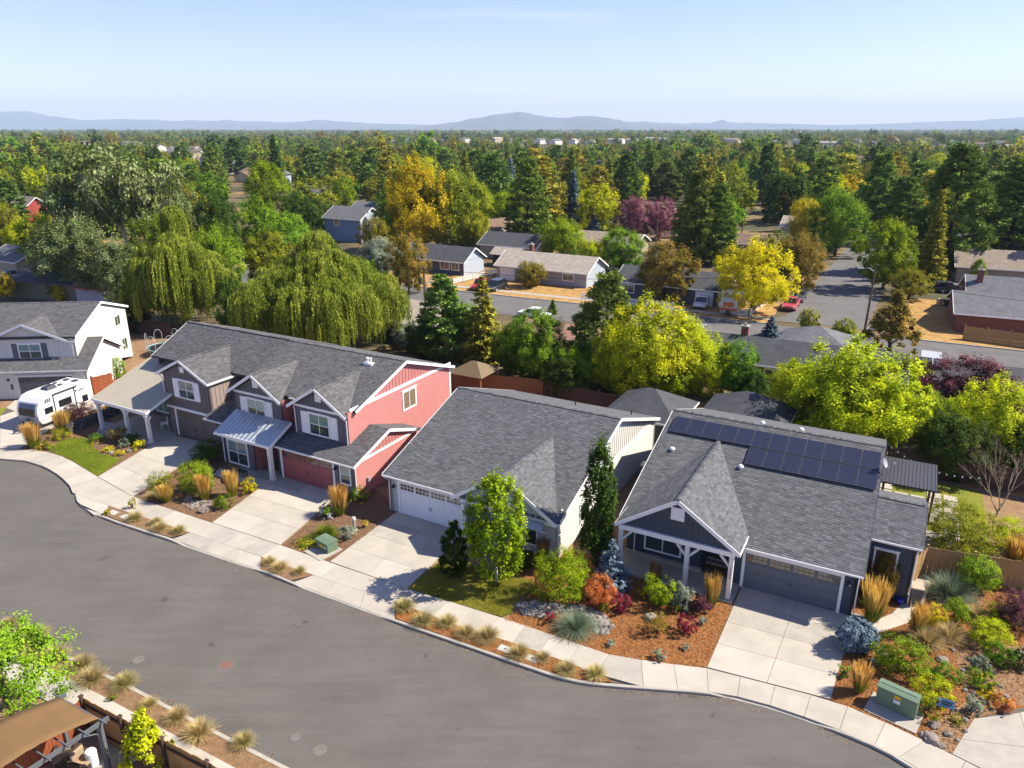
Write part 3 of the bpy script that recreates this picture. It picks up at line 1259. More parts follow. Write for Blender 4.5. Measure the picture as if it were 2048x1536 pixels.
for q in ([(-60, 880), (0, 866), (0, 897), (-60, 897)], [(0, 866), (45, 855), (72, 876), (38, 897), (0, 897)], [(0, 832), (30, 822), (45, 855), (0, 866)], [(30, 822), (70, 812), (110, 852), (72, 876), (45, 855)],
          [(30, 800), (120, 785), (150, 812), (70, 812), (30, 822), (12, 816)], [(120, 785), (200, 778), (215, 808), (112, 852), (70, 812), (150, 812)]):
    concrete_slab(GP(q), par, z=-0.002)
# corner driveway at the lower right
q = GP([(1948, 1437), (2100, 1400), (2140, 1600), (1905, 1507)])
par = struct(MB().prism([(p.x, p.y) for p in q], GZ - .02, -0.05).build('driveway', 'joint'))
for qq in ([(1948, 1437), (2040, 1425), (2060, 1495), (1922, 1478)], [(2040, 1425), (2120, 1405), (2140, 1500), (2060, 1495)], [(1922, 1478), (2060, 1495), (2080, 1580), (1985, 1548), (1904, 1507)], [(2060, 1495), (2140, 1500), (2150, 1600), (2080, 1580)]):
    concrete_slab(GP(qq), par)
# curved path round the right corner of the navy house
path = struct(MB().prism([(p.x, p.y) for p in GP([(1690, 1262), (1740, 1245), (1790, 1225), (1815, 1195), (1830, 1150), (1868, 1140), (1858, 1205), (1820, 1250), (1760, 1268), (1700, 1282)])], GZ - .02, -0.05).build('garden_path', 'joint'))
A = [(1688, 1262), (1740, 1244), (1785, 1226), (1812, 1195), (1826, 1160), (1836, 1128)]
B = [(1690, 1284), (1755, 1266), (1815, 1246), (1848, 1208), (1860, 1170), (1868, 1132)]
for k in range(5):
    concrete_slab(GP([A[k], A[k + 1], B[k + 1], B[k]]), path, z=-0.004)

# beds, lawns
def bed(name, pts, mat, z=-0.03):
    return sheet(name, [(p.x, p.y) for p in GP(pts)], z, mat)


for pl in ([(204, 1027), (219, 1012), (300, 1038), (380, 1065), (343, 1074), (270, 1053)],
           [(522, 1113), (626, 1150), (583, 1160), (550, 1148), (522, 1138)],
           [(789, 1203), (828, 1218), (914, 1251), (1027, 1286), (1136, 1325), (1230, 1363), (1165, 1363), (1112, 1348), (1027, 1319), (924, 1283), (850, 1257), (792, 1236)]):
    bed('planting_strip', pl, 'mulch_tan' if pl[0][0] < 700 else 'mulch_orange', z=-0.012)
bed('garden_bed', [(1006, 1240), (1112, 1272), (1215, 1308), (1303, 1323), (1413, 1335), (1466, 1208), (1260, 1120), (1130, 1100), (1010, 1085), (985, 1130), (1062, 1165), (1045, 1205), (1030, 1225)], 'mulch_orange', -0.025)
bed('garden_bed', [(1661, 1399), (1722, 1422), (1834, 1474), (1904, 1507), (1948, 1437), (2110, 1395), (2110, 1150), (1845, 1110), (1700, 1150), (1690, 1255)], 'mulch_orange', -0.025)
bed('bare_soil', [(1885, 1500), (1904, 1505), (1946, 1437), (2100, 1395), (2100, 1290), (1985, 1290), (1935, 1265), (1905, 1300), (1925, 1350), (1935, 1400), (1890, 1430), (1850, 1475)], 'dirt', -0.018)
bed('garden_bed', [(562, 1090), (658, 1124), (800, 1022), (770, 990), (720, 960), (690, 985)], 'mulch_brown', -0.025)
bed('garden_bed', [(266, 993), (422, 1045), (530, 978), (470, 950), (425, 890), (372, 915)], 'mulch_brown', -0.025)
bed('garden_bed', [(38, 899), (96, 904), (132, 915), (193, 952), (300, 892), (210, 850), (250, 810), (190, 800), (112, 852), (84, 868)], 'mulch_brown', -0.025)
LAWN_A = [(96, 901), (110, 889), (122, 882), (142, 876), (170, 876), (186, 884), (188, 896), (205, 908), (242, 917), (232, 927), (195, 952), (162, 932), (132, 914)]
LAWN_B = [(817, 1178), (857, 1140), (892, 1113), (938, 1125), (979, 1145), (1067, 1159), (1061, 1180), (1030, 1207), (1023, 1227), (1003, 1233), (907, 1205)]
sheet('lawn', [(p.x, p.y) for p in GP(LAWN_A)], -0.006, 'turf')
sheet('lawn', [(p.x, p.y) for p in GP(LAWN_B)], -0.006, 'turf')
bed('lawn', [(-60, 850), (-60, 820), (14, 815), (0, 832)], 'turf', -0.01)
# soil round and behind the front houses
o = G(1500, 1180)
back = [GP([(0, 740)])[0], GP([(300, 640)])[0], G(560, 690), G(900, 760), G(1250, 800), G(1800, 900), G(2100, 960)]
sheet('yard_soil', [(p.x, p.y) for p in [G(-100, 896), G(0, 896), G(96, 902), G(132, 913), G(162, 931), G(193, 951), G(660, 1126), G(1013, 1240), G(1413, 1337), G(1661, 1400), G(1905, 1508), G(2250, 1350)]] + [(p.x, p.y) for p in back[::-1]], -0.06, 'dirt')
# near side: kerb, planting strip, pavement
m = MB()
Nk = poly_lerp(N, step=3.0)
nk2 = offset_line(Nk, -0.17)
kn = struct(MB().prism([(p.x, p.y) for p in N] + [(p.x, p.y) for p in offset_line(N, -0.165)[::-1]], GZ - .05, RZ + 0.006).build('kerb', 'joint'))
for i in range(len(Nk) - 1):
    a, bb, c, d = Nk[i].lerp(Nk[i + 1], .004), Nk[i + 1], nk2[i + 1], nk2[i].lerp(nk2[i + 1], .004)
    m = MB()
    m.prism([(a.x, a.y), (bb.x, bb.y), (c.x, c.y), (d.x, d.y)], GZ, -0.002)
    m.build('kerb_stone', 'kerb_concrete', kn)
N2, N3, N4 = offset_line(N, -0.17), offset_line(N, -1.02), offset_line(N, -2.38)
sheet('planting_strip', [(p.x, p.y) for p in N2] + [(p.x, p.y) for p in N3[::-1]], -0.015, 'mulch_tan')
pn = struct(MB().prism([(p.x, p.y) for p in N3] + [(p.x, p.y) for p in N4[::-1]], GZ - .03, -0.09).build('pavement', 'joint'))
a, bq = poly_lerp(N3, step=1.5), poly_lerp(N4, n=len(poly_lerp(N3, step=1.5)) - 1)
for i in range(len(a) - 1):
    concrete_slab([a[i], a[i + 1], bq[i + 1], bq[i]], pn)
N5 = offset_line(N, -40)
sheet('yard_soil', [(p.x, p.y) for p in N4] + [(p.x, p.y) for p in N5[::-1]], -0.05, 'dirt')

# back street and the side street that runs up from it
BA = R(-26.3)
bu, bv = Vector((math.cos(BA), math.sin(BA), 0)), Vector((-math.sin(BA), math.cos(BA), 0))
B0 = Vector((10.2, 106.8, 0))
W_ST = 10.5
p0, p1 = B0 - bu * 160, B0 + bu * 220
sheet('road', [(p.x, p.y) for p in (p0, p1, p1 - bv * W_ST, p0 - bv * W_ST)], RZ - 0.012, 'asphalt_old')
CA = R(60.5)
cu, cv = Vector((math.cos(CA), math.sin(CA), 0)), Vector((-math.sin(CA), math.cos(CA), 0))
c0 = Vector((36.0, 96.5, 0))
c1 = Vector((45.6, 92.5, 0))
sheet('road', [(p.x, p.y) for p in (c0 + cv * 2.0, c0 + cu * 4, c0 + cu * 110, c1 + cu * 110, c1 + cu * 4, c1 - cv * 2.0)], RZ - 0.007, 'asphalt_old')
for (s0, s1) in ((-160, 26.5), (42.0, 220)):
    a, bb = B0 + bu * s0, B0 + bu * s1
    ks = struct(MB().prism([(p.x, p.y) for p in (a, bb, bb + bv * 0.2, a + bv * 0.2)], GZ - .05, -0.03).build('kerb', 'kerb_concrete'))
    sheet('verge', [(p.x, p.y) for p in (a + bv * 0.2, bb + bv * 0.2, bb + bv * 2.2, a + bv * 2.2)], -0.045, 'drygrass')
    if s0 < 0:
        struct(MB().prism([(p.x, p.y) for p in (a + bv * 2.2, bb + bv * 2.2, bb + bv * 3.5, a + bv * 3.5)], GZ - .05, -0.03).build('pavement', 'concrete_b'))
        sheet('dry_lawn', [(p.x, p.y) for p in (a + bv * 3.5, bb + bv * 3.5, bb + bv * 13, a + bv * 13)], -0.05, 'drygrass')
    else:
        sheet('dry_lawn', [(p.x, p.y) for p in (a + bv * 2.2, a + bv * 2.2 + bu * 30, a + bu * 30 + bv * 26, a + bv * 26)], -0.05, 'drygrass')
# street furniture set flush in the ground
def disc(name, p, r, z, mat, label, cat, rim=None, group=None):
    t = thing(name, label, cat, (p.x, p.y, z), 0, group)
    m = MB()
    m.lathe([(r, -0.05), (r, 0.004), (r * 0.86, 0.006), (r * 0.84, 0.003), (r * 0.55, 0.004), (r * 0.53, 0.008), (0.02, 0.009)], 28)
    m.build('cover', mat, t)
    m = MB()
    m.lathe([(r * 1.18, -0.05), (r * 1.18, 0.002), (r * 1.01, 0.0035)], 28)
    m.build('frame', 'asphalt_old', t)
    return t


disc('manhole_cover', G(453, 1330, RZ), 0.36, RZ, 'rust_iron', 'round rusty manhole cover set in the asphalt', 'manhole cover')
for (x, y, r, lab) in ((277, 1319, 0.28, 'small pale round patch on the asphalt left of the manhole cover'), (592, 1474, 0.22, 'faint round patch on the asphalt near the bottom of the road'), (640, 1500, 0.3, 'lowest faint pale patch on the asphalt')):
    p = G(x, y, RZ)
    m = MB()
    m.lathe([(r, 0.002), (r * 0.98, 0.004), (0.01, 0.004)], 24, (0, 0, 0))
    o = m.build('road_patch', 'stain_pale')
    o.location = (p.x, p.y, RZ)
    tag(o, lab, 'road patch')
for (x, y, lab) in ((1010, 1298, 'pale rectangular meter box lid among the tan grasses of the planting strip, left of two'), (1064, 1317, 'pale meter box lid between two tan grasses, right of two'),
                    (226, 1025, 'white meter box lid beside the yellow flower by the kerb'), (251, 1034, 'white meter box lid left of the first tan grass tuft')):
    p = G(x, y)
    t = thing('meter_box', lab, 'meter box', (p.x, p.y, -0.02), GRID, 'meter boxes in the planting strips')
    MB().box(-0.36, 0.36, -0.24, 0.24, -0.1, 0.035).build('box_rim', 'concrete_b', t)
    MB().box(-0.30, 0.30, -0.18, 0.18, 0.035, 0.045).build('lid', 'box_lid', t)
    MB().box(-0.05, 0.05, -0.05, 0.05, 0.045, 0.052).build('reader_cap', 'grey_plastic', t)
# ------------------------------------------------------------------ the five houses of the front street
X1, Y1, Z1 = Vector((1, 0, 0)), Vector((0, 1, 0)), Vector((0, 0, 1))


def front(y):
    return Wall((0, y, 0), X1, -Y1)


def right(x):
    return Wall((x, 0, 0), Y1, X1)


def left(x):
    return Wall((x, 0, 0), -Y1, -X1)


def gable_trim(parent, x, pts, w=0.035, h=0.22, mat='white_trim', name='rake_board', drop=0.09):
    """rake boards in the plane x = const along a line of (y, z)"""
    m = MB()
    for (a, b) in zip(pts, pts[1:]):
        m.beam((x, a[0], a[1] - drop), (x, b[0], b[1] - drop), w, h, up=(0, 0, 1))
    m.build(name, mat, parent)


# ---- navy house with solar panels
h = thing('house', 'navy single storey house with solar panels and white gabled porch', 'house', (12.98, 35.68, 0), R(-28.37))
ul, ur, ve, ze, vr, zr, s = -7.29, 5.93, -0.43, 2.75, 9.62, 6.08, 0.3313
vb = 18.6
zb = zr - s * (vb - vr)
roof_plane(h, [(ul, ve, ze), (ur, ve, ze), (ur, vr, zr), (ul, vr, zr)], 'shingle', singles=300, seed=31)
roof_plane(h, [(ur, vb, zb), (ul, vb, zb), (ul, vr, zr), (ur, vr, zr)], 'shingle', seed=32)
ridge_cap(h, (ul, vr, zr + .02), (ur, vr, zr + .02))
roof_plane(h, [(5.7, 2.27, 3.62), (8.44, 2.27, 3.62), (8.44, 5.43, 4.667), (5.7, 5.43, 4.667)], 'shingle', seed=33)
roof_plane(h, [(8.44, 8.6, 3.62), (5.7, 8.6, 3.62), (5.7, 5.43, 4.667), (8.44, 5.43, 4.667)], 'shingle', seed=34)
ridge_cap(h, (5.95, 5.43, 4.69), (8.44, 5.43, 4.69))
dormer(h, -7.05, -0.06, -1.84, 3.02, 5.34, ve, ze, s, seed=35)
gW = front(0)
wall(h, gW, [(-0.75, 0), (5.63, 0), (5.63, 2.75), (-0.75, 2.75)], 'navy_siding', 'batten', 0.4, [(-0.2, 5.1, 0, 2.5)])
garage_door(h, gW, 0, 4.88, 2.2, 'navy_door', lite='pane_warm')
wall_lamp(h, gW, 5.25, 1.9)
wall(h, right(5.63), [(0, 0), (18.4, 0), (18.4, 2.7), (9.62, 5.9), (0, 2.72)], 'navy_siding')
wall(h, Wall((-7.0, 18.4, 0), -Y1, -X1), [(0, 0), (18.1, 0), (18.1, 2.72), (8.8, 5.9), (0, 2.7)], 'navy_siding')
wall(h, Wall((5.63, 18.4, 0), -X1, Y1), [(0, 0), (12.6, 0), (12.6, 2.9), (0, 2.9)], 'navy_siding')
pW = front(0.25)
wall(h, pW, [(-7.0, 0), (-2.4, 0), (-2.4, 3.0), (-7.0, 3.0)], 'navy_siding', 'batten', 0.4, [(-6.0, -3.6, 0.55, 2.0)])
window(h, pW, -5.8, -3.75, 0.72, 1.75, 2, 1, panes=('pane_dark',))
wall(h, right(-2.4), [(0.25, 0), (2.2, 0), (2.2, 3.0), (0.25, 3.0)], 'navy_siding')
wall(h, front(2.2), [(-2.4, 0), (-0.75, 0), (-0.75, 3.0), (-2.4, 3.0)], 'navy_siding')
wall(h, left(-0.75), [(-2.2, 0), (0.0, 0), (0.0, 2.9), (-2.2, 2.9)], 'navy_siding')
MB().box(-2.15, -1.2, 2.12, 2.2, 0.3, 2.4).build('front_door', 'dark_door', h)
for k in range(2):
    MB().box(-2.39, -0.76, 1.2 + 0.35 * k, 2.2, 0.1 + 0.14 * k, 0.1 + 0.14 * (k + 1)).build('step', 'concrete_b', h)
MB().box(-7.1, -0.15, -2.0, 0.25, -0.1, 0.1).build('porch_floor', 'concrete_b', h)
MB().box(-7.0, -2.4, 0.02, 0.25, 0.1, 0.32).build('plinth', 'concrete', h)
tW = front(-1.62)
wall(h, tW, [(-6.75, 3.0), (-0.36, 3.0), (-3.555, 5.12)], 'navy_siding', 'batten', 0.3, thick=0.1)
MB().box(-6.85, -0.30, -1.78, -1.55, 2.72, 3.0).build('porch_beam', 'white_trim', h)
m = MB()
tW.bx(m, -3.93, -3.18, 4.05, 4.75, 0.0, 0.05)
tW.bx(m, -3.98, -3.13, 4.75, 4.83, 0.0, 0.07)
m.build('gable_vent', 'white_trim', h)
for cx in (-6.72, -2.85, -0.45):
    column(h, cx, -1.66, 2.72, 0.24, base=False, cap=False)
    for sg in (-1, 1):
        if (cx < -6 and sg < 0) or (cx > -1 and sg > 0):
            continue
        m = MB()
        m.beam((cx + sg * 0.08, -1.66, 2.05), (cx + sg * 0.62, -1.66, 2.66), 0.12, 0.12)
        m.build('bracket', 'white_rough', h)
text_part(h, '1222', Wall((-0.45, -1.78, 0), X1, -Y1), 0.0, 1.95, 0.2, vertical=True, out=0.008)
wW = front(2.6)
wall(h, wW, [(5.63, 0), (8.15, 0), (8.15, 3.6), (5.63, 3.6)], 'navy_siding', 'batten', 0.4)
window(h, wW, 6.3, 7.3, 1.5, 2.85, 1, 1, panes=('pane_dark',))
wall(h, right(8.15), [(2.6, 0), (8.3, 0), (8.3, 3.6), (5.43, 4.5), (2.6, 3.6)], 'navy_siding')
gutter(h, (-0.02, ve - 0.0, ze - 0.02), (ur, ve - 0.0, ze - 0.02))
gutter(h, (5.95, 2.27, 3.6), (8.44, 2.27, 3.6))
downspout(h, [(5.75, ve - 0.05, 2.6), (5.72, -0.06, 2.3), (5.72, -0.06, 0.1)])
downspout(h, [(8.3, 2.2, 3.5), (8.22, 2.54, 3.2), (8.22, 2.54, 0.1)])
downspout(h, [(-6.6, -1.5, 2.7), (-6.5, 0.19, 2.2), (-6.5, 0.19, 0.35)], r=0.035)
gable_trim(h, ur + 0.02, [(ve, ze), (vr, zr), (vb, zb)], mat='navy_siding')
gable_trim(h, 8.46, [(2.27, 3.62), (5.43, 4.667), (8.6, 3.62)], mat='navy_siding')
gable_trim(h, ul - 0.02, [(ve, ze), (vr, zr), (vb, zb)])
for (x, y) in ((-6.11, 5.7), (-1.7, 5.35), (-1.42, 10.0), (1.01, 9.95)):
    z = ze + s * (y - ve) if y < vr else zr - s * (y - vr)
    roof_vent(h, x, y, z, s)
# satellite dish at the gable end
m = MB()
m.tube([(ur - 0.15, 7.4, 5.2), (ur - 0.15, 7.4, 5.9)], 0.03, 8)
dn_ = Vector((0.75, -0.2, 0.35)).normalized()
mat3 = dn_.to_track_quat('Z', 'Y').to_matrix()
rings = []
for rr, zz in ((0.02, 0), (0.15, 0.02), (0.28, 0.07), (0.29, 0.065), (0.15, 0.01), (0.02, -0.01)):
    rings.append([Vector((ur + .05, 7.4, 5.9)) + mat3 @ Vector((rr * math.cos(t * PI / 10), rr * math.sin(t * PI / 10), zz)) for t in range(20)])
m.loft(rings)
m.tube([Vector((ur + .05, 7.4, 5.9)) + mat3 @ Vector((0, -0.36, 0.06)), Vector((ur + .05, 7.4, 5.9)) + mat3 @ Vector((0, -0.1, 0.55))], 0.018, 6)
m.lathe([(0.05, -0.06), (0.05, 0.06)], 8, tuple(Vector((ur + .05, 7.4, 5.9)) + mat3 @ Vector((0, -0.1, 0.55))))
m.build('satellite_dish', 'rv_grey', h, fix=True)


def solar_mat():
    m, nt, b, out = new_mat('solar')
    t = nt.nodes.new('ShaderNodeTexCoord')
    br = nt.nodes.new('ShaderNodeTexBrick')
    br.offset = 0
    br.inputs['Color1'].default_value = (0.016, 0.018, 0.034, 1)
    br.inputs['Color2'].default_value = (0.02, 0.022, 0.04, 1)
    br.inputs['Mortar'].default_value = (0.04, 0.043, 0.065, 1)
    br.inputs['Scale'].default_value = 1.0
    br.inputs['Mortar Size'].default_value = 0.004
    br.inputs['Brick Width'].default_value = 0.16
    br.inputs['Row Height'].default_value = 0.16
    nt.links.new(t.outputs['Object'], br.inputs['Vector'])
    nt.links.new(br.outputs['Color'], b.inputs['Base Color'])
    b.inputs['Roughness'].default_value = 0.25
    b.inputs['Specular IOR Level'].default_value = 0.7


solar_mat()
ang = math.atan(s)
pan, frm = MB(), MB()
pw, pl = 1.036, 1.62
pan.box(-pw / 2 + 0.02, pw / 2 - 0.02, -pl / 2 + 0.02, pl / 2 - 0.02, 0.03, 0.042)
pme = pan.mesh('cells', 'solar')
frm.box(-pw / 2, -pw / 2 + 0.022, -pl / 2, pl / 2, 0, 0.046).box(pw / 2 - 0.022, pw / 2, -pl / 2, pl / 2, 0, 0.046)
frm.box(-pw / 2 + .022, pw / 2 - .022, -pl / 2, -pl / 2 + 0.025, 0, 0.045).box(-pw / 2 + .022, pw / 2 - .022, pl / 2 - 0.025, pl / 2, 0, 0.045)
fme = frm.mesh('solar_panel', 'metal_dark')
hm = Matrix.Translation((12.98, 35.68, 0)) @ Matrix.Rotation(R(-28.37), 4, 'Z')
for rw, (n, x0, yc) in enumerate(((12, -6.85, 8.03), (7, -1.58, 6.42))):
    for k in range(n):
        x = x0 + (k + 0.5) * 1.052
        z = ze + s * (yc - ve) + 0.12
        o = link('solar_panel', fme)
        o.matrix_world = hm @ Matrix.Translation((x, yc, z)) @ Matrix.Rotation(ang, 4, 'X')
        pos = ['first', 'second', 'third', 'fourth', 'fifth', 'sixth', 'seventh', 'eighth', 'ninth', 'tenth', 'eleventh', 'twelfth'][k]
        tag(o, 'dark solar panel, %s from left in the %s row on the navy roof' % (pos, ('upper', 'lower')[rw]), 'solar panel', 'solar panels on the navy house roof')
        link('cells', pme, o)
# patio cover behind the navy house
def hloc(x, y, z=0):
    return hm @ Vector((x, y, z))


pc = thing('patio_cover', 'dark metal flat patio roof on brown posts behind the navy house', 'patio cover', hloc(7.65, 14.3), R(-28.37))
standing_seam(pc, [(-1.6, -2.0, 2.6), (1.6, -2.0, 2.6), (1.6, 2.1, 2.75), (-1.6, 2.1, 2.75)], 'metal_dark', 0.22, 0.1)
for (x, y) in ((1.45, -1.6), (1.45, 1.9), (-1.45, -1.6)):
    MB().box(x - .07, x + .07, y - .07, y + .07, 0, 2.55).build('post', 'dark_wood', pc)
pv = struct(MB().add([hloc(5.7, 8.7, -0.05), hloc(12.5, 8.7, -0.05), hloc(12.5, 20, -0.05), hloc(5.7, 20, -0.05)], [(0, 1, 2, 3)]).build('patio_ground', 'turf'))
k = 0
for iy in range(9):
    for ix in range(5):
        if random.random() < 0.06:
            continue
        x, y = 6.0 + ix * 1.02, 9.0 + iy * 1.02
        q = [hloc(x, y), hloc(x + 0.86, y), hloc(x + 0.86, y + 0.84), hloc(x, y + 0.84)]
        MB().prism([(p.x, p.y) for p in q], -0.08, -0.01).build('paver', rs.choice(cm), pv)

# ---- pale house with white garage door
h = thing('house', 'pale single storey house with white garage door and big charcoal roof', 'house', (-7.42, 44.09, 0), R(-29.15))
h2m = Matrix.Translation((-7.42, 44.09, 0)) @ Matrix.Rotation(R(-29.15), 4, 'Z')
ul, ur, ve, ze, vr, zr = -1.14, 11.89, -0.35, 2.77, 9.03, 5.98
s = (zr - ze) / (vr - ve)
vb = 17.6
zb = zr - s * (vb - vr)
roof_plane(h, [(ul, ve, ze), (ur, ve, ze), (ur, vr, zr), (ul, vr, zr)], 'shingle', singles=300, seed=41)
roof_plane(h, [(ur, vb, zb), (ul, vb, zb), (ul, vr, zr), (ur, vr, zr)], 'shingle', seed=42)
ridge_cap(h, (ul, vr, zr + .02), (ur, vr, zr + .02))
um, vm = dormer(h, 4.58, 11.8, -0.75, 2.71, 5.0, ve, ze, s, seed=43)
gW = front(0)
wall(h, gW, [(-0.75, 0), (5.3, 0), (5.3, 2.75), (-0.75, 2.75)], 'bluegrey_siding', 'batten', 0.4, [(-0.2, 5.1, 0, 2.6)])
garage_door(h, gW, 0, 4.88, 2.3, 'pale_door', lite='pane_dark', litebar='white_trim')
wall_lamp(h, gW, -0.45, 1.9)
wall(h, gW, [(8.1, 0), (11.58, 0), (11.58, 2.7), (8.1, 2.7)], 'bluegrey_siding', 'batten', 0.4, [(8.5, 10.5, .4, 2.2)])
wall(h, front(-0.35), [(4.9, 2.55), (11.5, 2.55), (8.19, 4.72)], 'bluegrey_siding', 'batten', 0.4, thick=0.08)
MB().box(4.95, 11.5, -0.43, -0.2, 2.35, 2.55).build('porch_beam', 'white_trim', h)
window(h, gW, 8.7, 10.2, 0.6, 2.0, 2, 1, panes=('pane_dark',))
aw = standing_seam(h, [(8.4, -0.95, 2.15), (10.95, -0.95, 2.15), (10.95, -0.02, 2.75), (8.4, -0.02, 2.75)], 'metal_galv', 0.35, 0.03, name='awning')
for x in (8.5, 10.85):
    m = MB()
    m.beam((x, -0.9, 2.1), (x, -0.03, 1.6), 0.07, 0.07)
    m.build('bracket', 'white_trim', h)
wall(h, right(5.3), [(0, 0), (1.8, 0), (1.8, 2.7), (0, 2.7)], 'bluegrey_siding')
wall(h, front(1.8), [(5.3, 0), (8.1, 0), (8.1, 2.7), (5.3, 2.7)], 'bluegrey_siding', 'batten')
wall(h, left(8.1), [(-1.8, 0), (0, 0), (0, 2.7), (-1.8, 2.7)], 'bluegrey_siding')
MB().box(6.2, 7.15, 1.72, 1.8, 0.05, 2.15).build('front_door', 'dark_door', h)
column(h, 5.42, -0.58, 2.4, 0.27, 'white_trim')
text_part(h, '1218', Wall((5.42, -0.715, 0), X1, -Y1), 0.0, 1.75, 0.19, vertical=True, out=0.008)
W = right(11.58)
wall(h, W, [(0, 0), (17.2, 0), (17.2, 2.95), (0, 2.95)], 'cream_siding', 'lap', 0.18)
wall(h, Wall((11.585, 0, 0), Y1, X1), [(0.9, 2.96), (16.9, 2.96), (9.03, 5.78)], 'white_siding', 'batten', 0.4)
m = MB()
W.bx(m, 0.4, 17.2, 2.9, 3.1, 0, 0.07)
m.build('trim_band', 'white_trim', h)
wall(h, left(-0.75), [(-17.2, 0), (0, 0), (0, 2.7), (-9.03, 5.78), (-17.2, 2.7)], 'cream_siding')
wall(h, Wall((11.58, 17.2, 0), -X1, Y1), [(0, 0), (12.3, 0), (12.3, 2.9), (0, 2.9)], 'cream_siding')
window(h, W, 3.2, 4.3, 0.9, 2.1, 1, 1)
gutter(h, (ul, ve, ze - 0.02), (4.5, ve, ze - 0.02))
downspout(h, [(-1.0, ve - 0.06, 2.6), (-0.85, -0.06, 2.3), (-0.85, -0.06, 0.1)])
downspout(h, [(11.7, -0.6, 2.6), (11.66, -0.06, 2.3), (11.66, -0.06, 0.1)])
downspout(h, [(11.75, 17.3, 2.9), (11.65, 17.1, 2.6), (11.65, 17.1, 0.1)])
gable_trim(h, ur + 0.02, [(ve, ze), (vr, zr), (vb, zb)])
gable_trim(h, ul - 0.02, [(ve, ze), (vr, zr), (vb, zb)])
m = MB()
m.tube([(6.5, 13.5, 4.4), (6.5, 13.5, 4.85)], 0.05, 8)
m.build('vent_pipe', 'black_metal', h)
m = MB()
m.tube([(10.6, 14.6, 4.0), (10.6, 14.6, 4.45)], 0.05, 8)
m.build('vent_pipe', 'black_metal', h)
MB().box(11.9, 12.5, 13.2, 14.1, 0, 0.8).build('heat_pump', 'rv_grey', h)

# ---- red townhouse
h = thing('house', 'red two storey house with twin dark gables and white shutters', 'house', (-16.82, 49.50, 0), R(-29.12))
ul, ur, ve, ze, vr, zr, s = -6.35, 5.58, 1.96, 5.58, 8.05, 7.65, 0.34
vb = 14.59
zb = zr - s * (vb - vr)
roof_plane(h, [(ul, ve, ze), (ur, ve, ze), (ur, vr, zr), (ul, vr, zr)], 'shingle_warm', singles=300, seed=51)
roof_plane(h, [(ur, vb, zb), (ul, vb, zb), (ul, vr, zr), (ur, vr, zr)], 'shingle_warm', seed=52)
ridge_cap(h, (ul, vr, zr + .02), (ur, vr, zr + .02), 'shingle_warm')
dormer(h, -0.12, 5.43, 1.01, 5.3, 7.05, ve, ze, s, 'shingle_warm', seed=53)
dormer(h, -6.4, -0.82, 1.01, 5.3, 7.05, ve, ze, s, 'shingle_warm', seed=55)
roof_plane(h, [(-0.35, -0.35, 2.62), (7.14, -0.35, 2.62), (7.14, 3.66, 3.95), (-0.35, 3.66, 3.95)], 'shingle_warm', seed=57)
roof_plane(h, [(7.14, 7.45, 2.66), (5.3, 7.45, 2.66), (5.3, 3.66, 3.95), (7.14, 3.66, 3.95)], 'shingle_warm', seed=58)
gable_trim(h, 7.16, [(-0.35, 2.62), (3.66, 3.95), (7.45, 2.66)])
gable_trim(h, ur + 0.02, [(ve, ze), (vr, zr), (vb, zb)])
gW = front(0)
wall(h, gW, [(-0.45, 0), (6.9, 0), (6.9, 2.6), (-0.45, 2.6)], 'charcoal_siding', 'batten', 0.4, [(-0.2, 5.1, 0, 2.6), (5.4, 6.7, .7, 2.7)])
garage_door(h, gW, 0, 4.88, 2.25, 'red_door', lite='pane_dark')
window(h, gW, 5.62, 6.42, 0.95, 2.35, 1, 2)
wall_lamp(h, gW, 5.2, 1.95)
wall(h, right(6.9), [(0, 0), (7.1, 0), (7.1, 2.6), (0, 2.6)], 'red_siding', 'lap', 0.18)
wall(h, Wall((6.905, 0, 0), Y1, X1), [(0.5, 2.6), (6.9, 2.6), (3.66, 3.75)], 'red_siding', 'batten', 0.35)
m = MB()
right(6.9).bx(m, 0.1, 7.1, 2.52, 2.68, 0, 0.07)
m.build('trim_band', 'white_trim', h)
wall(h, Wall((6.9, 7.1, 0), -X1, Y1), [(0, 0), (1.6, 0), (1.6, 2.6), (0, 2.6)], 'red_siding')
W = right(5.3)
wall(h, W, [(1.4, 2.4), (14.3, 0), (14.3, 5.6), (1.4, 5.6)], 'red_siding', 'lap', 0.18)
wall(h, Wall((5.305, 0, 0), Y1, X1), [(2.4, 5.62), (13.9, 5.62), (8.05, 7.48)], 'red_siding', 'batten', 0.4)
m = MB()
W.bx(m, 1.6, 14.3, 5.58, 5.8, 0, 0.07)
W.bx(m, 14.1, 14.3, 0, 5.58, 0, 0.05)
m.build('trim_band', 'white_trim', h)
window(h, W, 7.75, 9.25, 3.72, 5.08, 2, 1, panes=('pane_warm',), tw=0.13)
fW = front(1.4)
for (a0, a1, p0, p1) in ((0.2, 5.3, 0.25, 5.1), (-6.1, -1.1, -6.0, -1.2)):
    wall(h, fW, [(a0, 2.7), (a1, 2.7), (a1, 5.3), (a0, 5.3)], 'charcoal_siding', 'batten', 0.4, [((a0 + a1) / 2 - 1.9, (a0 + a1) / 2 + 1.8, 3.2, 5.2)])
    wall(h, Wall((0, 1.395, 0), X1, -Y1), [(p0, 5.32), (p1, 5.32), ((p0 + p1) / 2, 6.85)], 'charcoal_siding', 'batten', 0.35)
    c = (p0 + p1) / 2
    m = MB()
    fW.bx(m, p0, p1, 5.28, 5.46, 0, 0.08)
    m.build('trim_band', 'white_trim', h)
    m = MB()
    fW.bx(m, c - 0.28, c + 0.28, 5.95, 6.5, 0, 0.06)
    m.build('gable_vent', 'white_trim', h)
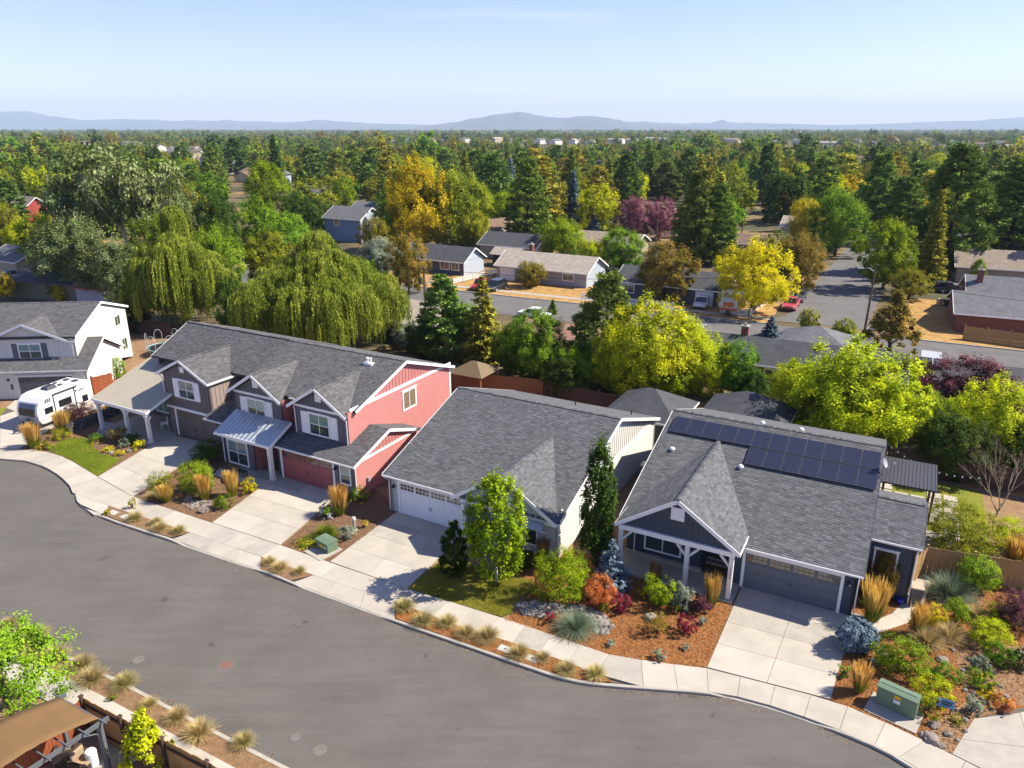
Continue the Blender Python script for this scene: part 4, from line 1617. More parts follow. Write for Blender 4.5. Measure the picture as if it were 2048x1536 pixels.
wall(h, left(0.2), [(-3.0, 2.7), (-1.4, 2.7), (-1.4, 5.3), (-3.0, 5.3)], 'red_siding')
wall(h, right(-1.1), [(1.4, 2.7), (3.0, 2.7), (3.0, 5.3), (1.4, 5.3)], 'red_siding')
wall(h, front(3.0), [(-1.1, 2.7), (0.2, 2.7), (0.2, 5.6), (-1.1, 5.6)], 'red_siding')
wall(h, left(-6.1), [(-14.3, 0), (-1.4, 0), (-1.4, 5.5), (-8.05, 7.45), (-14.3, 5.5)], 'charcoal_siding')
wall(h, Wall((5.3, 14.3, 0), -X1, Y1), [(0, 0), (11.4, 0), (11.4, 5.2), (0, 5.2)], 'red_siding')
window(h, fW, 1.72, 3.48, 3.4, 4.9, 2, 2, shutters='white_trim', shw=0.72)
window(h, fW, -4.6, -2.85, 3.62, 4.92, 2, 2, shutters='white_trim', shw=0.68)
# entry: left bay with window, metal porch roof, recessed red door wall, column
bW = front(-0.3)
wall(h, bW, [(-5.75, 0), (-2.6, 0), (-2.6, 2.9), (-5.75, 2.9)], 'charcoal_siding', 'batten', 0.4, [(-5.6, -3.2, 0, 2.2)])
window(h, bW, -5.3, -3.35, 0.25, 2.05, 2, 2, panes=('pane_dark', 'pane_blind'), tw=0.12)
wall(h, right(-2.6), [(-0.3, 0), (2.6, 0), (2.6, 3.0), (-0.3, 3.0)], 'red_siding')
wall(h, front(2.6), [(-2.6, 0), (-0.45, 0), (-0.45, 3.0), (-2.6, 3.0)], 'red_siding')
wall(h, left(-0.45), [(-2.6, 0), (0, 0), (0, 2.8), (-2.6, 2.8)], 'charcoal_siding')
wall(h, left(-5.75), [(-1.6, 0), (0.3, 0), (0.3, 2.9), (-1.6, 3.5)], 'charcoal_siding')
MB().box(-2.0, -1.0, 2.52, 2.6, 0.05, 2.2).build('front_door', 'dark_door', h)
standing_seam(h, [(-5.95, -0.95, 2.75), (-0.2, -0.95, 2.75), (-0.2, 1.36, 3.85), (-5.95, 1.36, 3.85)], 'metal_galv', 0.42, 0.06)
m = MB()
m.box(-5.97, -0.18, -0.99, -0.955, 2.55, 2.76)
m.beam((-0.17, -0.95, 2.66), (-0.17, 1.36, 3.76), 0.035, 0.2)
m.build('fascia', 'white_trim', h)
column(h, -0.42, -0.75, 2.6, 0.28, 'white_rough')
text_part(h, '1214', Wall((-0.42, -0.89, 0), X1, -Y1), 0.0, 1.85, 0.17, vertical=True, out=0.008)
gutter(h, (-0.35, -0.35, 2.6), (7.14, -0.35, 2.6))
gutter(h, (-0.75, ve - 0.02, ze - 0.03), (-0.15, ve - 0.02, ze - 0.03))
downspout(h, [(0.32, 1.25, 5.3), (0.32, 1.33, 5.0), (0.32, 1.33, 2.9)])
downspout(h, [(5.2, 1.25, 5.2), (5.22, 1.33, 4.9), (5.22, 1.33, 3.1)])
downspout(h, [(7.0, -0.4, 2.5), (6.96, -0.06, 2.2), (6.96, -0.06, 0.1)])
downspout(h, [(-5.85, -0.95, 2.6), (-5.82, -0.38, 2.2), (-5.82, -0.38, 0.1)])
m = MB()
zv = ze + s * (7.05 - ve)
m.box(2.4, 3.2, 6.75, 7.25, zv - 0.1, zv + 0.06)
for x in (2.65, 2.95):
    m.lathe([(0.07, 0), (0.07, 0.35), (0.11, 0.36), (0.11, 0.44)], 10, (x, 7.0, zv))
m.build('roof_vent', 'white_trim', h)
MB().box(5.9, 6.6, 8.2, 9.0, 0, 0.9).build('heat_pump', 'rv_grey', h)
m = MB()
right(6.9).bx(m, 1.1, 1.3, 0.8, 1.15, 0.03, 0.2)
m.build('meter', 'rv_grey', h)

# ---- grey taupe townhouse with metal porch
h = thing('house', 'dark taupe two storey house with beige metal porch roof on white posts', 'house', (-28.09, 57.09, 0), R(-28.82))
ul, ur, vr, zr, ve, ze = -5.70, 7.13, 7.07, 7.64, 2.87, 5.49
s = (zr - ze) / (vr - ve)
vb = 12.8
zb = zr - 0.34 * (vb - vr)
roof_plane(h, [(ul, ve, ze), (ur, ve, ze), (ur, vr, zr), (ul, vr, zr)], 'shingle_warm', singles=300, seed=61)
roof_plane(h, [(ur, vb, zb), (ul, vb, zb), (ul, vr, zr), (ur, vr, zr)], 'shingle_warm', seed=62)
ridge_cap(h, (ul, vr, zr + .02), (ur, vr, zr + .02), 'shingle_warm')
dormer(h, -1.61, 4.52, 0.14, 5.3, 6.82, ve, ze, s, 'shingle_warm', seed=63)
standing_seam(h, [(-7.38, -2.16, 2.81), (-0.3, -2.16, 2.81), (-0.3, 0.5, 3.70), (-1.0, 0.5, 3.70), (-1.0, 3.86, 4.83), (-7.38, 3.86, 4.83)], 'metal_beige', 0.42, 0.06)
m = MB()
m.box(-7.42, -0.26, -2.21, -2.17, 2.62, 2.82)
m.beam((-0.27, -2.16, 2.72), (-0.27, 0.45, 3.6), 0.035, 0.2)
m.build('fascia', 'white_trim', h)
gable_trim(h, ul - 0.02, [(ve, ze), (vr, zr), (vb, zb)])
MB().box(-7.2, -0.45, -2.02, -1.84, 2.42, 2.62).build('porch_beam', 'white_trim', h)
for cx in (-0.6, -3.35, -6.95):
    column(h, cx, -1.93, 2.45, 0.26)
    for sg in (-1, 1):
        m = MB()
        m.beam((cx + sg * 0.1, -1.93, 1.95), (cx + sg * 0.5, -1.93, 2.4), 0.09, 0.09)
        m.build('bracket', 'white_rough', h)
fW = front(0.4)
wall(h, fW, [(-1.0, 0), (4.4, 0), (4.4, 5.35), (-1.0, 5.35)], 'darktaupe_siding', 'batten', 0.36, [(-0.2, 4.6, 0, 2.7), (0.0, 3.3, 3.3, 5.3)])
wall(h, Wall((0, 0.395, 0), X1, -Y1), [(-0.95, 5.36), (3.9, 5.36), (1.47, 6.6)], 'darktaupe_siding', 'batten', 0.36)
m = MB()
fW.bx(m, -1.05, 4.45, 2.42, 2.6, 0, 0.08)
m.build('trim_band', 'white_trim', h)
m = MB()
fW.bx(m, 1.2, 1.72, 5.75, 6.2, 0, 0.06)
m.build('gable_vent', 'white_trim', h)
garage_door(h, fW, -0.0, 4.3, 2.25, 'taupe_door', lite='pane_warm', head=False)
window(h, fW, 0.82, 2.58, 3.6, 5.0, 2, 2, shutters='white_trim', shw=0.55)
W = right(4.4)
wall(h, W, [(0.4, 0), (7.0, 0), (7.0, 5.35), (0.4, 5.35)], 'taupe_siding_lit', 'batten', 0.4)
wall(h, left(-1.0), [(-7, 0), (-0.4, 0), (-0.4, 5.35), (-7, 5.35)], 'darktaupe_siding')
wall(h, front(2.4), [(-7.0, 0), (-1.0, 0), (-1.0, 4.2), (-7.0, 4.2)], 'darktaupe_siding', 'batten', 0.4)
window(h, front(2.4), -5.4, -3.6, 0.6, 2.1, 2, 1, panes=('pane_blind',))
wall(h, left(-7.0), [(-12.4, 0), (-2.4, 0), (-2.4, 4.1), (-3.86, 4.7), (-12.4, 4.7)], 'darktaupe_siding')
wall(h, left(-5.4), [(-12.4, 4.0), (-3.2, 4.0), (-3.2, 5.45), (-7.07, 7.4), (-12.4, 5.6)], 'darktaupe_siding')
roof_plane(h, [(4.35, -0.4, 2.66), (6.9, -0.4, 2.66), (6.9, 2.4, 3.6), (4.35, 2.4, 3.6)], 'shingle_warm', seed=66)
gable_trim(h, 6.92, [(-0.4, 2.66), (2.4, 3.6)])
gutter(h, (4.35, -0.4, 2.64), (6.9, -0.4, 2.64))
gutter(h, (4.56, 0.2, 5.28), (4.56, 5.0, 5.28))
wall(h, front(0.1), [(4.45, 0), (6.5, 0), (6.5, 2.7), (4.45, 2.7)], 'darktaupe_siding', 'batten')
wall(h, right(6.6), [(0.1, 0), (7, 0), (7, 3.3), (2.3, 3.3), (.1, 2.6)], 'darktaupe_siding')
wall(h, Wall((7.0, 12.4, 0), -X1, Y1), [(0, 0), (14, 0), (14, 5.6), (0, 5.6)], 'darktaupe_siding')
downspout(h, [(4.6, -0.3, 2.5), (4.5, 0.3, 2.2), (4.5, 0.3, 0.1)])
downspout(h, [(-1.4, 0.3, 5.2), (-1.08, 0.34, 4.9), (-1.08, 0.34, 3.7)])
MB().box(-7.1, -0.4, -1.95, 2.4, -0.05, 0.06).build('porch_floor', 'concrete_b', h)

# ---- white farmhouse style house, cut by the left edge of the picture
h = thing('house', 'white two storey house with black shutters at the left edge', 'house', (-45.82, 65.09, 0), R(5.38))
ul, ur, vr, zr, ve, ze, s = -13.0, 4.55, 8.91, 7.62, 2.4, 5.67, 0.30
vb = 15.15
zb = zr - s * (vb - vr)
roof_plane(h, [(ul, ve, ze), (ur, ve, ze), (ur, vr, zr), (ul, vr, zr)], 'shingle_warm', seed=71)
roof_plane(h, [(ur, vb, zb), (ul, vb, zb), (ul, vr, zr), (ur, vr, zr)], 'shingle_warm', seed=72)
ridge_cap(h, (ul, vr, zr + .02), (ur, vr, zr + .02), 'shingle_warm')
dormer(h, -3.91, 3.84, 2.2, 5.3, 6.96, ve, ze, s, 'shingle_warm', seed=73, zshift=0.05)
roof_plane(h, [(-9.0, 0.93, 2.83), (5.86, 0.93, 2.83), (5.86, 5.2, 4.9), (4.3, 5.2, 4.9), (4.3, 2.6, 3.64), (-9.0, 2.6, 3.64)], 'shingle_warm', seed=75)
roof_plane(h, [(5.86, 9.4, 2.85), (4.3, 9.4, 2.85), (4.3, 5.2, 4.9), (5.86, 5.2, 4.9)], 'shingle_warm', seed=76)
gable_trim(h, 5.88, [(0.93, 2.83), (5.2, 4.9), (9.4, 2.85)])
gable_trim(h, ur + 0.02, [(ve, ze), (vr, zr), (vb, zb)])
fW = front(2.6)
wall(h, fW, [(-12.6, 3.4), (4.3, 3.4), (4.3, 5.5), (-12.6, 5.5)], 'white_siding', 'batten', 0.4, [(-1.6, 1.9, 3.2, 5.2)])
wall(h, Wall((0, 2.595, 0), X1, -Y1), [(-3.3, 5.5), (3.2, 5.5), (-0.05, 6.75)], 'white_siding', 'batten', 0.4)
window(h, fW, -0.82, 1.1, 3.62, 4.95, 2, 2, shutters='charcoal_siding', shw=0.5, panes=('pane_dark', 'pane_blind'))
m = MB()
fW.bx(m, -0.3, 0.25, 5.75, 6.3, 0, 0.05)
m.build('gable_vent', 'white_siding', h)
gW = front(1.25)
wall(h, gW, [(-9, 0), (5.5, 0), (5.5, 2.8), (-9, 2.8)], 'white_siding', 'batten', 0.4, [(-1.0, 4.4, 0, 2.3)])
garage_door(h, gW, -0.75, 4.13, 2.15, 'charcoal_siding', lite='pane_dark', trim='white_siding')
wall_lamp(h, gW, -1.6, 1.9)
m = MB()
gW.bx(m, -1.5, -1.36, 0.95, 1.45, 0, 0.06)
m.build('number_plaque', 'ink', h)
wall(h, right(5.5), [(1.25, 0), (9.1, 0), (9.1, 2.8), (5.2, 4.65), (1.25, 2.8)], 'white_siding', 'lap', 0.18)
W = right(4.3)
wall(h, W, [(2.6, 2.8), (14.8, 0), (14.8, 5.5), (8.91, 7.4), (2.6, 5.5)], 'white_siding', 'lap', 0.18)
wall(h, Wall((5.5, 9.1, 0), -X1, Y1), [(0, 0), (1.2, 0), (1.2, 2.8), (0, 2.8)], 'white_siding')
wall(h, Wall((4.3, 14.8, 0), -X1, Y1), [(0, 0), (17, 0), (17, 5.6), (0, 5.6)], 'white_siding')
window(h, W, 11.75, 13.0, 4.25, 5.25, 2, 1, panes=('pane_green',), tw=0.07)
window(h, W, 12.6, 13.8, 1.3, 2.5, 2, 1, panes=('pane_green',), tw=0.07)
gutter(h, (-9.0, 0.93, 2.81), (5.86, 0.93, 2.81))
downspout(h, [(5.7, 0.9, 2.7), (5.56, 1.15, 2.4), (5.56, 1.15, 0.1)])
gutter(h, (3.9, 2.35, 5.25), (4.56, 2.35, 5.25))
# ------------------------------------------------------------------ vegetation
def leafmat(name, d, m, l, trans=0.33, objvar=0.5):
    tone_mat(name, [(0.0, d), (0.5, m), (1.0, l)], rough=0.7, trans=trans, spec=0.08, objvar=objvar)


leafmat('leaf_yellowgreen', (0.169, 0.228, 0.009), (0.468, 0.541, 0.014), (0.780, 0.780, 0.019), objvar=0.2)
leafmat('leaf_lime', (0.08, 0.135, 0.006), (0.224, 0.331, 0.008), (0.425, 0.499, 0.015), objvar=0.2)
leafmat('leaf_green', (0.056, 0.123, 0.009), (0.158, 0.298, 0.016), (0.303, 0.442, 0.026), objvar=0.5)
leafmat('leaf_olive', (0.101, 0.123, 0.011), (0.278, 0.298, 0.019), (0.476, 0.455, 0.030), objvar=0.5)
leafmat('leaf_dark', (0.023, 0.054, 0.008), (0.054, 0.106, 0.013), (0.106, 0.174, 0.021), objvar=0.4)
leafmat('leaf_gold', (0.22, 0.19, 0.008), (0.543, 0.452, 0.010), (0.779, 0.650, 0.030), objvar=0.3)
leafmat('leaf_yellow', (0.36, 0.33, 0.006), (0.708, 0.626, 0.008), (0.780, 0.766, 0.020), objvar=0.1)
leafmat('leaf_orange', (0.350, 0.114, 0.026), (0.665, 0.236, 0.052), (0.750, 0.385, 0.105), objvar=0.3)
leafmat('leaf_rust', (0.11, 0.10, 0.015), (0.271, 0.220, 0.024), (0.425, 0.278, 0.045), objvar=0.3)
leafmat('leaf_plum', (0.049, 0.021, 0.028), (0.123, 0.045, 0.056), (0.245, 0.096, 0.105), objvar=0.2)
leafmat('leaf_plumbright', (0.175, 0.061, 0.088), (0.333, 0.123, 0.158), (0.490, 0.210, 0.245), objvar=0.2)
leafmat('leaf_crimson', (0.123, 0.014, 0.025), (0.298, 0.032, 0.052), (0.490, 0.070, 0.105), objvar=0.2)
leafmat('leaf_silver', (0.062, 0.092, 0.022), (0.15, 0.195, 0.05), (0.34, 0.39, 0.17), objvar=0.2, trans=0.25)
leafmat('leaf_willow', (0.085, 0.125, 0.014), (0.235, 0.30, 0.03), (0.46, 0.50, 0.07), objvar=0.1)
leafmat('leaf_greygreen', (0.123, 0.158, 0.105), (0.263, 0.315, 0.210), (0.455, 0.507, 0.350), objvar=0.2, trans=0.2)
leafmat('needle_pine', (0.065, 0.117, 0.023), (0.171, 0.259, 0.043), (0.354, 0.443, 0.077), trans=0.12, objvar=0.45)
leafmat('needle_fir', (0.046, 0.095, 0.022), (0.124, 0.213, 0.038), (0.251, 0.354, 0.066), trans=0.12, objvar=0.45)
leafmat('needle_gold', (0.177, 0.190, 0.023), (0.383, 0.369, 0.047), (0.679, 0.560, 0.077), trans=0.12, objvar=0.3)
leafmat('needle_blue', (0.069, 0.106, 0.119), (0.169, 0.237, 0.275), (0.338, 0.425, 0.500), trans=0.08, objvar=0.1)
leafmat('needle_bright', (0.085, 0.13, 0.006), (0.17, 0.25, 0.008), (0.29, 0.37, 0.015), trans=0.15, objvar=0.1)
leafmat('grass_tan', (0.230, 0.190, 0.069), (0.460, 0.368, 0.144), (0.690, 0.575, 0.276), trans=0.3, objvar=0.3)
leafmat('grass_blue', (0.085, 0.125, 0.07), (0.18, 0.235, 0.14), (0.31, 0.36, 0.24), trans=0.25, objvar=0.2)
leafmat('grass_green', (0.062, 0.118, 0.005), (0.138, 0.214, 0.011), (0.262, 0.318, 0.017), trans=0.3, objvar=0.3)
leafmat('plume', (0.40, 0.24, 0.04), (0.62, 0.39, 0.075), (0.75, 0.54, 0.18), trans=0.35, objvar=0.2)
leafmat('plume_tan', (0.230, 0.138, 0.057), (0.391, 0.241, 0.103), (0.529, 0.356, 0.172), trans=0.35, objvar=0.2)
leafmat('lawn_blade', (0.10, 0.15, 0.010), (0.20, 0.28, 0.014), (0.33, 0.38, 0.03), trans=0.3, objvar=0.1)
leafmat('lawn_blade_dry', (0.17, 0.17, 0.015), (0.32, 0.29, 0.03), (0.50, 0.40, 0.10), trans=0.3, objvar=0.1)
leafmat('petal_yellow', (0.632, 0.414, 0.011), (0.750, 0.552, 0.011), (0.750, 0.690, 0.057), objvar=0.1)
leafmat('petal_white', (0.690, 0.667, 0.575), (0.750, 0.700, 0.736), (0.750, 0.700, 0.800), objvar=0.1)
leafmat('petal_pink', (0.517, 0.034, 0.057), (0.690, 0.092, 0.115), (0.750, 0.230, 0.230), objvar=0.1)


def unit_rand(rng, n):
    v = rng.normal(size=(n, 3))
    return v / np.linalg.norm(v, axis=1, keepdims=True)


def leaf_quads(c, nrm, size, aspect, rng, along=None):
    """rhombic leaves at c, facing nrm; along = preferred long axis"""
    n = len(c)
    a = unit_rand(rng, n) if along is None else along + 0.35 * unit_rand(rng, n)
    a = a - nrm * np.sum(a * nrm, 1, keepdims=True)
    a /= np.linalg.norm(a, axis=1, keepdims=True) + 1e-9
    b = np.cross(nrm, a)
    s = np.asarray(size).reshape(-1, 1)
    L_, Wd = a * s * 0.5, b * s * 0.5 * aspect
    bend = nrm * s * 0.10
    v = np.stack([c - L_ - bend, c + Wd * 1.0, c + L_ - bend, c - Wd * 1.0], 1)
    return v.reshape(-1, 3), np.arange(4 * n).reshape(n, 4)


def lumpy(rng, k=15):
    d = unit_rand(rng, k)
    w = rng.uniform(-0.30, 0.36, k)
    sh = rng.uniform(4, 16, k)

    def f(u):
        r = np.ones(len(u))
        for i in range(k):
            r += w[i] * np.exp(sh[i] * (u @ d[i] - 1))
        return r
    return f


def crown_mesh(name, mat, seed, rx=1.0, rz=1.0, clumps=90, per=90, cr=0.24, leaf=0.07, aspect=0.62, up=0.55, shape='round', inner=0.25, zlow=-1.0, gaps=0.16):
    """foliage in clumps spread through a lumpy volume of unit radius; centre at origin"""
    rng = np.random.default_rng(seed)
    f = lumpy(rng)
    u = unit_rand(rng, clumps * 3)
    u = u[u[:, 2] > zlow][:clumps]
    n = len(u)
    rad = np.where(rng.random(n) < inner, rng.uniform(0.25, 0.7, n), rng.uniform(0.72, 1.0, n)) * f(u)
    c = u * rad[:, None]
    if shape == 'cone':
        z = rng.uniform(-1, 1, n)
        t = rng.uniform(0, 2 * PI, n)
        R0 = (1 - (z + 1) / 2) ** 0.75 * np.where(rng.random(n) < 0.7, rng.uniform(0.75, 1.05, n), rng.uniform(0.2, 0.75, n))
        c = np.stack([R0 * np.cos(t), R0 * np.sin(t), z], 1)
    elif shape == 'column':
        z = rng.uniform(-1, 1, n)
        t = rng.uniform(0, 2 * PI, n)
        prof = np.clip(1.15 * np.sqrt(np.clip(1 - ((z + 0.25) / 1.25) ** 2, 0, 1)), 0, 1)
        R0 = prof * np.where(rng.random(n) < 0.75, rng.uniform(0.7, 1.05, n), rng.uniform(0.1, 0.7, n))
        c = np.stack([R0 * np.cos(t), R0 * np.sin(t), z], 1)
    elif shape == 'vase':
        z = rng.uniform(-1, 1, n)
        t = rng.uniform(0, 2 * PI, n)
        prof = 0.35 + 0.65 * np.sin(np.clip((z + 1) / 2, 0, 1) * 2.2)
        R0 = prof * np.where(rng.random(n) < 0.7, rng.uniform(0.7, 1.05, n), rng.uniform(0.1, 0.7, n))
        c = np.stack([R0 * np.cos(t), R0 * np.sin(t), z * 0.9 + 0.1 * (1 - R0)], 1)
    V, T = [], []
    tot = 0
    for i in range(n):
        k = int(per * rng.uniform(0.5, 1.4))
        rr = cr * rng.uniform(0.45, 1.5)
        d = unit_rand(rng, k)
        d[:, 2] = np.abs(d[:, 2]) * 0.9 - 0.35 * (rng.random(k) < 0.4)
        p = c[i] + d * rr * rng.uniform(0.15, 1.08, (k, 1)) * np.array([.8, .8, 1.45])
        nr = d * 0.5 + np.array([0, 0, up]) + 0.55 * unit_rand(rng, k)
        nr /= np.linalg.norm(nr, axis=1, keepdims=True)
        v, q = leaf_quads(p, nr, leaf * rng.uniform(0.6, 1.35, k), aspect, rng)
        V.append(v)
        base = rng.uniform(0.12, 0.92)
        T.append(np.clip(base + rng.normal(0, 0.17, k), 0, 1))
        tot += k
    V = np.concatenate(V)
    V *= np.array([rx, rx, rz])
    return np_mesh(name, V, np.arange(4 * tot).reshape(tot, 4), np.concatenate(T), mat)


def limbs_mesh(name, mat, seed, h, r, spread, n=7, top=0.75, fork=0.35, lean=0.0):
    """tapered trunk with limbs, base at origin, total height h"""
    rng = random.Random(seed)
    m = MB()
    pts = [Vector((0, 0, -0.1))]
    for i in range(1, 7):
        t = i / 6
        pts.append(Vector((rng.uniform(-1, 1) * 0.02 * h + lean * t * h, rng.uniform(-1, 1) * 0.02 * h, h * top * t)))
    m.tube(pts, [r * 1.25, r, r * 0.85, r * 0.7, r * 0.5, r * 0.32, r * 0.15], 7)
    for k in range(n):
        t = fork + (0.95 - fork) * k / n
        i = min(5, int(t * 6))
        p = pts[i].lerp(pts[i + 1], t * 6 - i)
        a = k * 2.4 + rng.uniform(-.4, .4)
        ln = spread * rng.uniform(0.6, 0.95)
        d = Vector((math.cos(a), math.sin(a), rng.uniform(0.5, 1.1)))
        q = p + d * ln * 0.5
        e = q + Vector((d.x, d.y, d.z * 1.3)) * ln * 0.4
        rr = r * (1 - t) * 0.62 + 0.015 * h * 0.3
        m.tube([p, q, e], [rr, rr * 0.6, rr * 0.15], 5)
        a2 = a + rng.uniform(-1, 1)
        m.tube([q, q + Vector((math.cos(a2), math.sin(a2), 0.6)) * ln * 0.4], [rr * 0.45, rr * 0.1], 4)
    return m.mesh(name, mat, smooth=True)


def conifer_mesh(name, mat, seed, style='fir', whorls=26, per=9, leaf=0.05, R0=0.26, base=0.08, tufts=16, droop=-0.25, dens=1.0):
    """needle branches round a trunk; unit height, base at origin. fir: drooping tiers; pine: rounded needle tufts at branch ends"""
    rng = np.random.default_rng(seed)
    P, Nn, Sz, Al, T = [], [], [], [], []
    for w in range(whorls):
        t = (w + rng.uniform(0, 0.6)) / whorls
        z = base + (1 - base) * t
        if style == 'fir':
            Rr = R0 * (1 - t) ** 0.85 + 0.012
        else:
            Rr = R0 * (0.55 + 0.75 * math.sin(PI * min(1, (0.12 + t * 0.93)))) * (1 - t * 0.55)
        nb = max(3, int(per * (1 - 0.55 * t)))
        for b_ in range(nb):
            a = rng.uniform(0, 2 * PI)
            ln = Rr * rng.uniform(0.6, 1.12)
            tone0 = rng.uniform(0.2, 0.8)
            dz = droop * rng.uniform(0.5, 1.3) if style == 'fir' else rng.uniform(-0.15, 0.45)
            if style == 'fir':
                k = max(3, int(tufts * (ln / R0) * dens) + 2)
                s = np.sqrt(rng.uniform(0.02, 1, k))
                sid = rng.normal(0, 0.17, k) * ln * (1.1 - s * 0.6)
                x = s * ln
                p = np.stack([x * math.cos(a) - sid * math.sin(a), x * math.sin(a) + sid * math.cos(a), z + dz * x + 0.35 * x * x / max(R0, 1e-3) * 0.4 + rng.normal(0, 0.006, k)], 1)
                al = np.tile([math.cos(a), math.sin(a), dz], (k, 1))
                nr = np.tile([-0.1 * math.cos(a), -0.1 * math.sin(a), 1.0], (k, 1)) + 0.5 * unit_rand(rng, k)
            else:
                k = max(4, int(tufts * dens))
                cx = ln
                cpos = np.array([cx * math.cos(a), cx * math.sin(a), z + dz * cx * 0.6])
                ks = k
                d = unit_rand(rng, ks)
                d[:, 2] = d[:, 2] * 0.7 + 0.25
                p = cpos + d * R0 * 0.17 * rng.uniform(0.5, 1.15, (ks, 1))
                # some along the branch
                al = d
                nr = np.cross(d, unit_rand(rng, ks)) + np.array([0, 0, 0.5])
            nr /= np.linalg.norm(nr, axis=1, keepdims=True)
            P.append(p)
            Nn.append(nr)
            Al.append(al)
            Sz.append(leaf * rng.uniform(0.7, 1.3, len(p)))
            T.append(np.clip(tone0 + rng.normal(0, 0.14, len(p)), 0, 1))
    P, Nn, Al, Sz, T = map(np.concatenate, (P, Nn, Al, Sz, T))
    v, q = leaf_quads(P, Nn, Sz, 0.36 if style == 'fir' else 0.30, rng, Al)
    return np_mesh(name, v, q, T, mat)


def conifer_trunk(name, mat, seed, r=0.018, style='fir'):
    rng = random.Random(seed)
    m = MB()
    m.tube([(0, 0, -0.01), (0.003, 0, 0.3), (-0.002, 0.002, 0.6), (0, 0, 0.97)], [r * 1.2, r * 0.85, r * 0.55, r * 0.1], 7)
    for k in range(22):
        z = 0.12 + 0.8 * k / 22
        a = rng.uniform(0, 2 * PI)
        ln = 0.16 * (1 - z) + 0.02
        m.tube([(0, 0, z), (ln * math.cos(a), ln * math.sin(a), z + (-0.02 if style == 'fir' else 0.04))], [r * 0.3, r * 0.06], 4, cap=False)
    return m.mesh(name, mat, smooth=True)


def willow_mesh(name, mat, seed, rx=5.5, h=13.0, tops=12, leaf=0.30):
    """rounded tops, each a fountain of curtains: bundles of strands that arch out and hang"""
    rng = np.random.default_rng(seed)
    P, Al, T = [], [], []
    for d_ in range(tops):
        a = d_ * 2.4 + rng.uniform(-.3, .3)
        q = rx * 0.80 * math.sqrt((d_ + 0.05) / tops)
        cx, cy = q * math.cos(a), q * math.sin(a)
        top = h * (1.0 - 0.42 * (q / rx) ** 1.5) * (1.0 if d_ == 0 else rng.uniform(0.66, 1.0))
        dr = rx * rng.uniform(0.16, 0.30)
        for c_ in range(26):
            ca = c_ * 2.4 + rng.uniform(-.4, .4)
            rr = dr * math.sqrt((c_ + .3) / 26) * rng.uniform(.85, 1.15)
            bx, by = cx + rr * math.cos(ca), cy + rr * math.sin(ca)
            zt = top - 0.95 * dr * (rr / dr) ** 2.2
            ln0 = (zt - 0.6) * (0.16 + 0.80 * (rr / dr) ** 1.1) * rng.uniform(.6, 1.05)
            t0 = rng.uniform(0.05, 0.95)  # wide tone spread puts shaded gaps and bright tips into the colour
            for s_ in range(14):
                k = max(6, int(ln0 / 0.13))
                ln = max(0.5, ln0 * rng.uniform(.6, 1.0))
                f = np.linspace(0, 1, k)
                ox, oy = rng.normal(0, .24, 2)
                arch = 0.55 * (1 - np.exp(-f * 5))
                xx = bx + ox + math.cos(ca) * arch + .05 * np.sin(f * 7 + s_)
                yy = by + oy + math.sin(ca) * arch + .05 * np.cos(f * 6 + s_)
                zz = zt - f * ln + .25 * np.sin(np.clip(f * 6, 0, PI)) + rng.normal(0, .1)
                P.append(np.stack([xx, yy, np.maximum(zz, .3)], 1) + rng.normal(0, .05, (k, 3)))
                Al.append(np.stack([math.cos(ca) * (1 - f) * .6, math.sin(ca) * (1 - f) * .6, -1 + 0 * f], 1))
                T.append(np.clip(t0 + .12 * (1 - f) + rng.normal(0, .13, k), 0, 1))
    P, Al, T = map(np.concatenate, (P, Al, T))
    n = len(P)
    nr = unit_rand(rng, n)
    nr[:, 2] = nr[:, 2] * .4 + .25
    nr /= np.linalg.norm(nr, axis=1, keepdims=True)
    v, q = leaf_quads(P, nr, leaf * rng.uniform(0.6, 1.5, n), 0.30, rng, Al)
    return np_mesh(name, v, q, T, mat)


def blades_mesh(name, mat, seed, n=220, L=0.9, spread=0.9, w=0.012, droop=0.7, up=1.0, r0=0.08, tone=(0.2, 0.9), head=False):
    """tuft of arching blades, base at origin"""
    rng = np.random.default_rng(seed)
    a = rng.uniform(0, 2 * PI, n)
    e = rng.uniform(0.0, 1.0, n) ** 0.7 * spread
    ln = L * rng.uniform(0.65, 1.1, n)
    b0 = np.stack([np.cos(a) * r0 * rng.random(n), np.sin(a) * r0 * rng.random(n), np.zeros(n)], 1)
    d = np.stack([np.cos(a) * np.sin(e), np.sin(a) * np.sin(e), np.cos(e) * up], 1)
    sd = np.stack([-np.sin(a), np.cos(a), np.zeros(n)], 1)
    V, Q = [], []
    ts = [0, 0.4, 0.75, 1.0]
    ring = []
    for t in ts:
        c = b0 + d * (ln * t)[:, None] + np.stack([np.cos(a) * 0.25 * ln * t * t * e, np.sin(a) * 0.25 * ln * t * t * e, -droop * 0.5 * ln * t * t * np.clip(e, 0.08, 2)], 1)
        c[:, 2] = np.maximum(c[:, 2], 0.01)
        ww = w * ((0.07, 0.16, 1.0, 0.45)[ts.index(t)] if head else 1 - 0.8 * t)
        ring.append((c - sd * ww, c + sd * ww))
    V = np.stack([x for r in ring for x in r], 1).reshape(-1, 3)
    base = (np.arange(n) * 8)[:, None]
    q = np.concatenate([base + np.array([[2 * k, 2 * k + 1, 2 * k + 3, 2 * k + 2]]) for k in range(3)], 0)
    tn = rng.uniform(tone[0], tone[1], n)
    return np_mesh(name, V, q, np.concatenate([tn] * 3), mat)


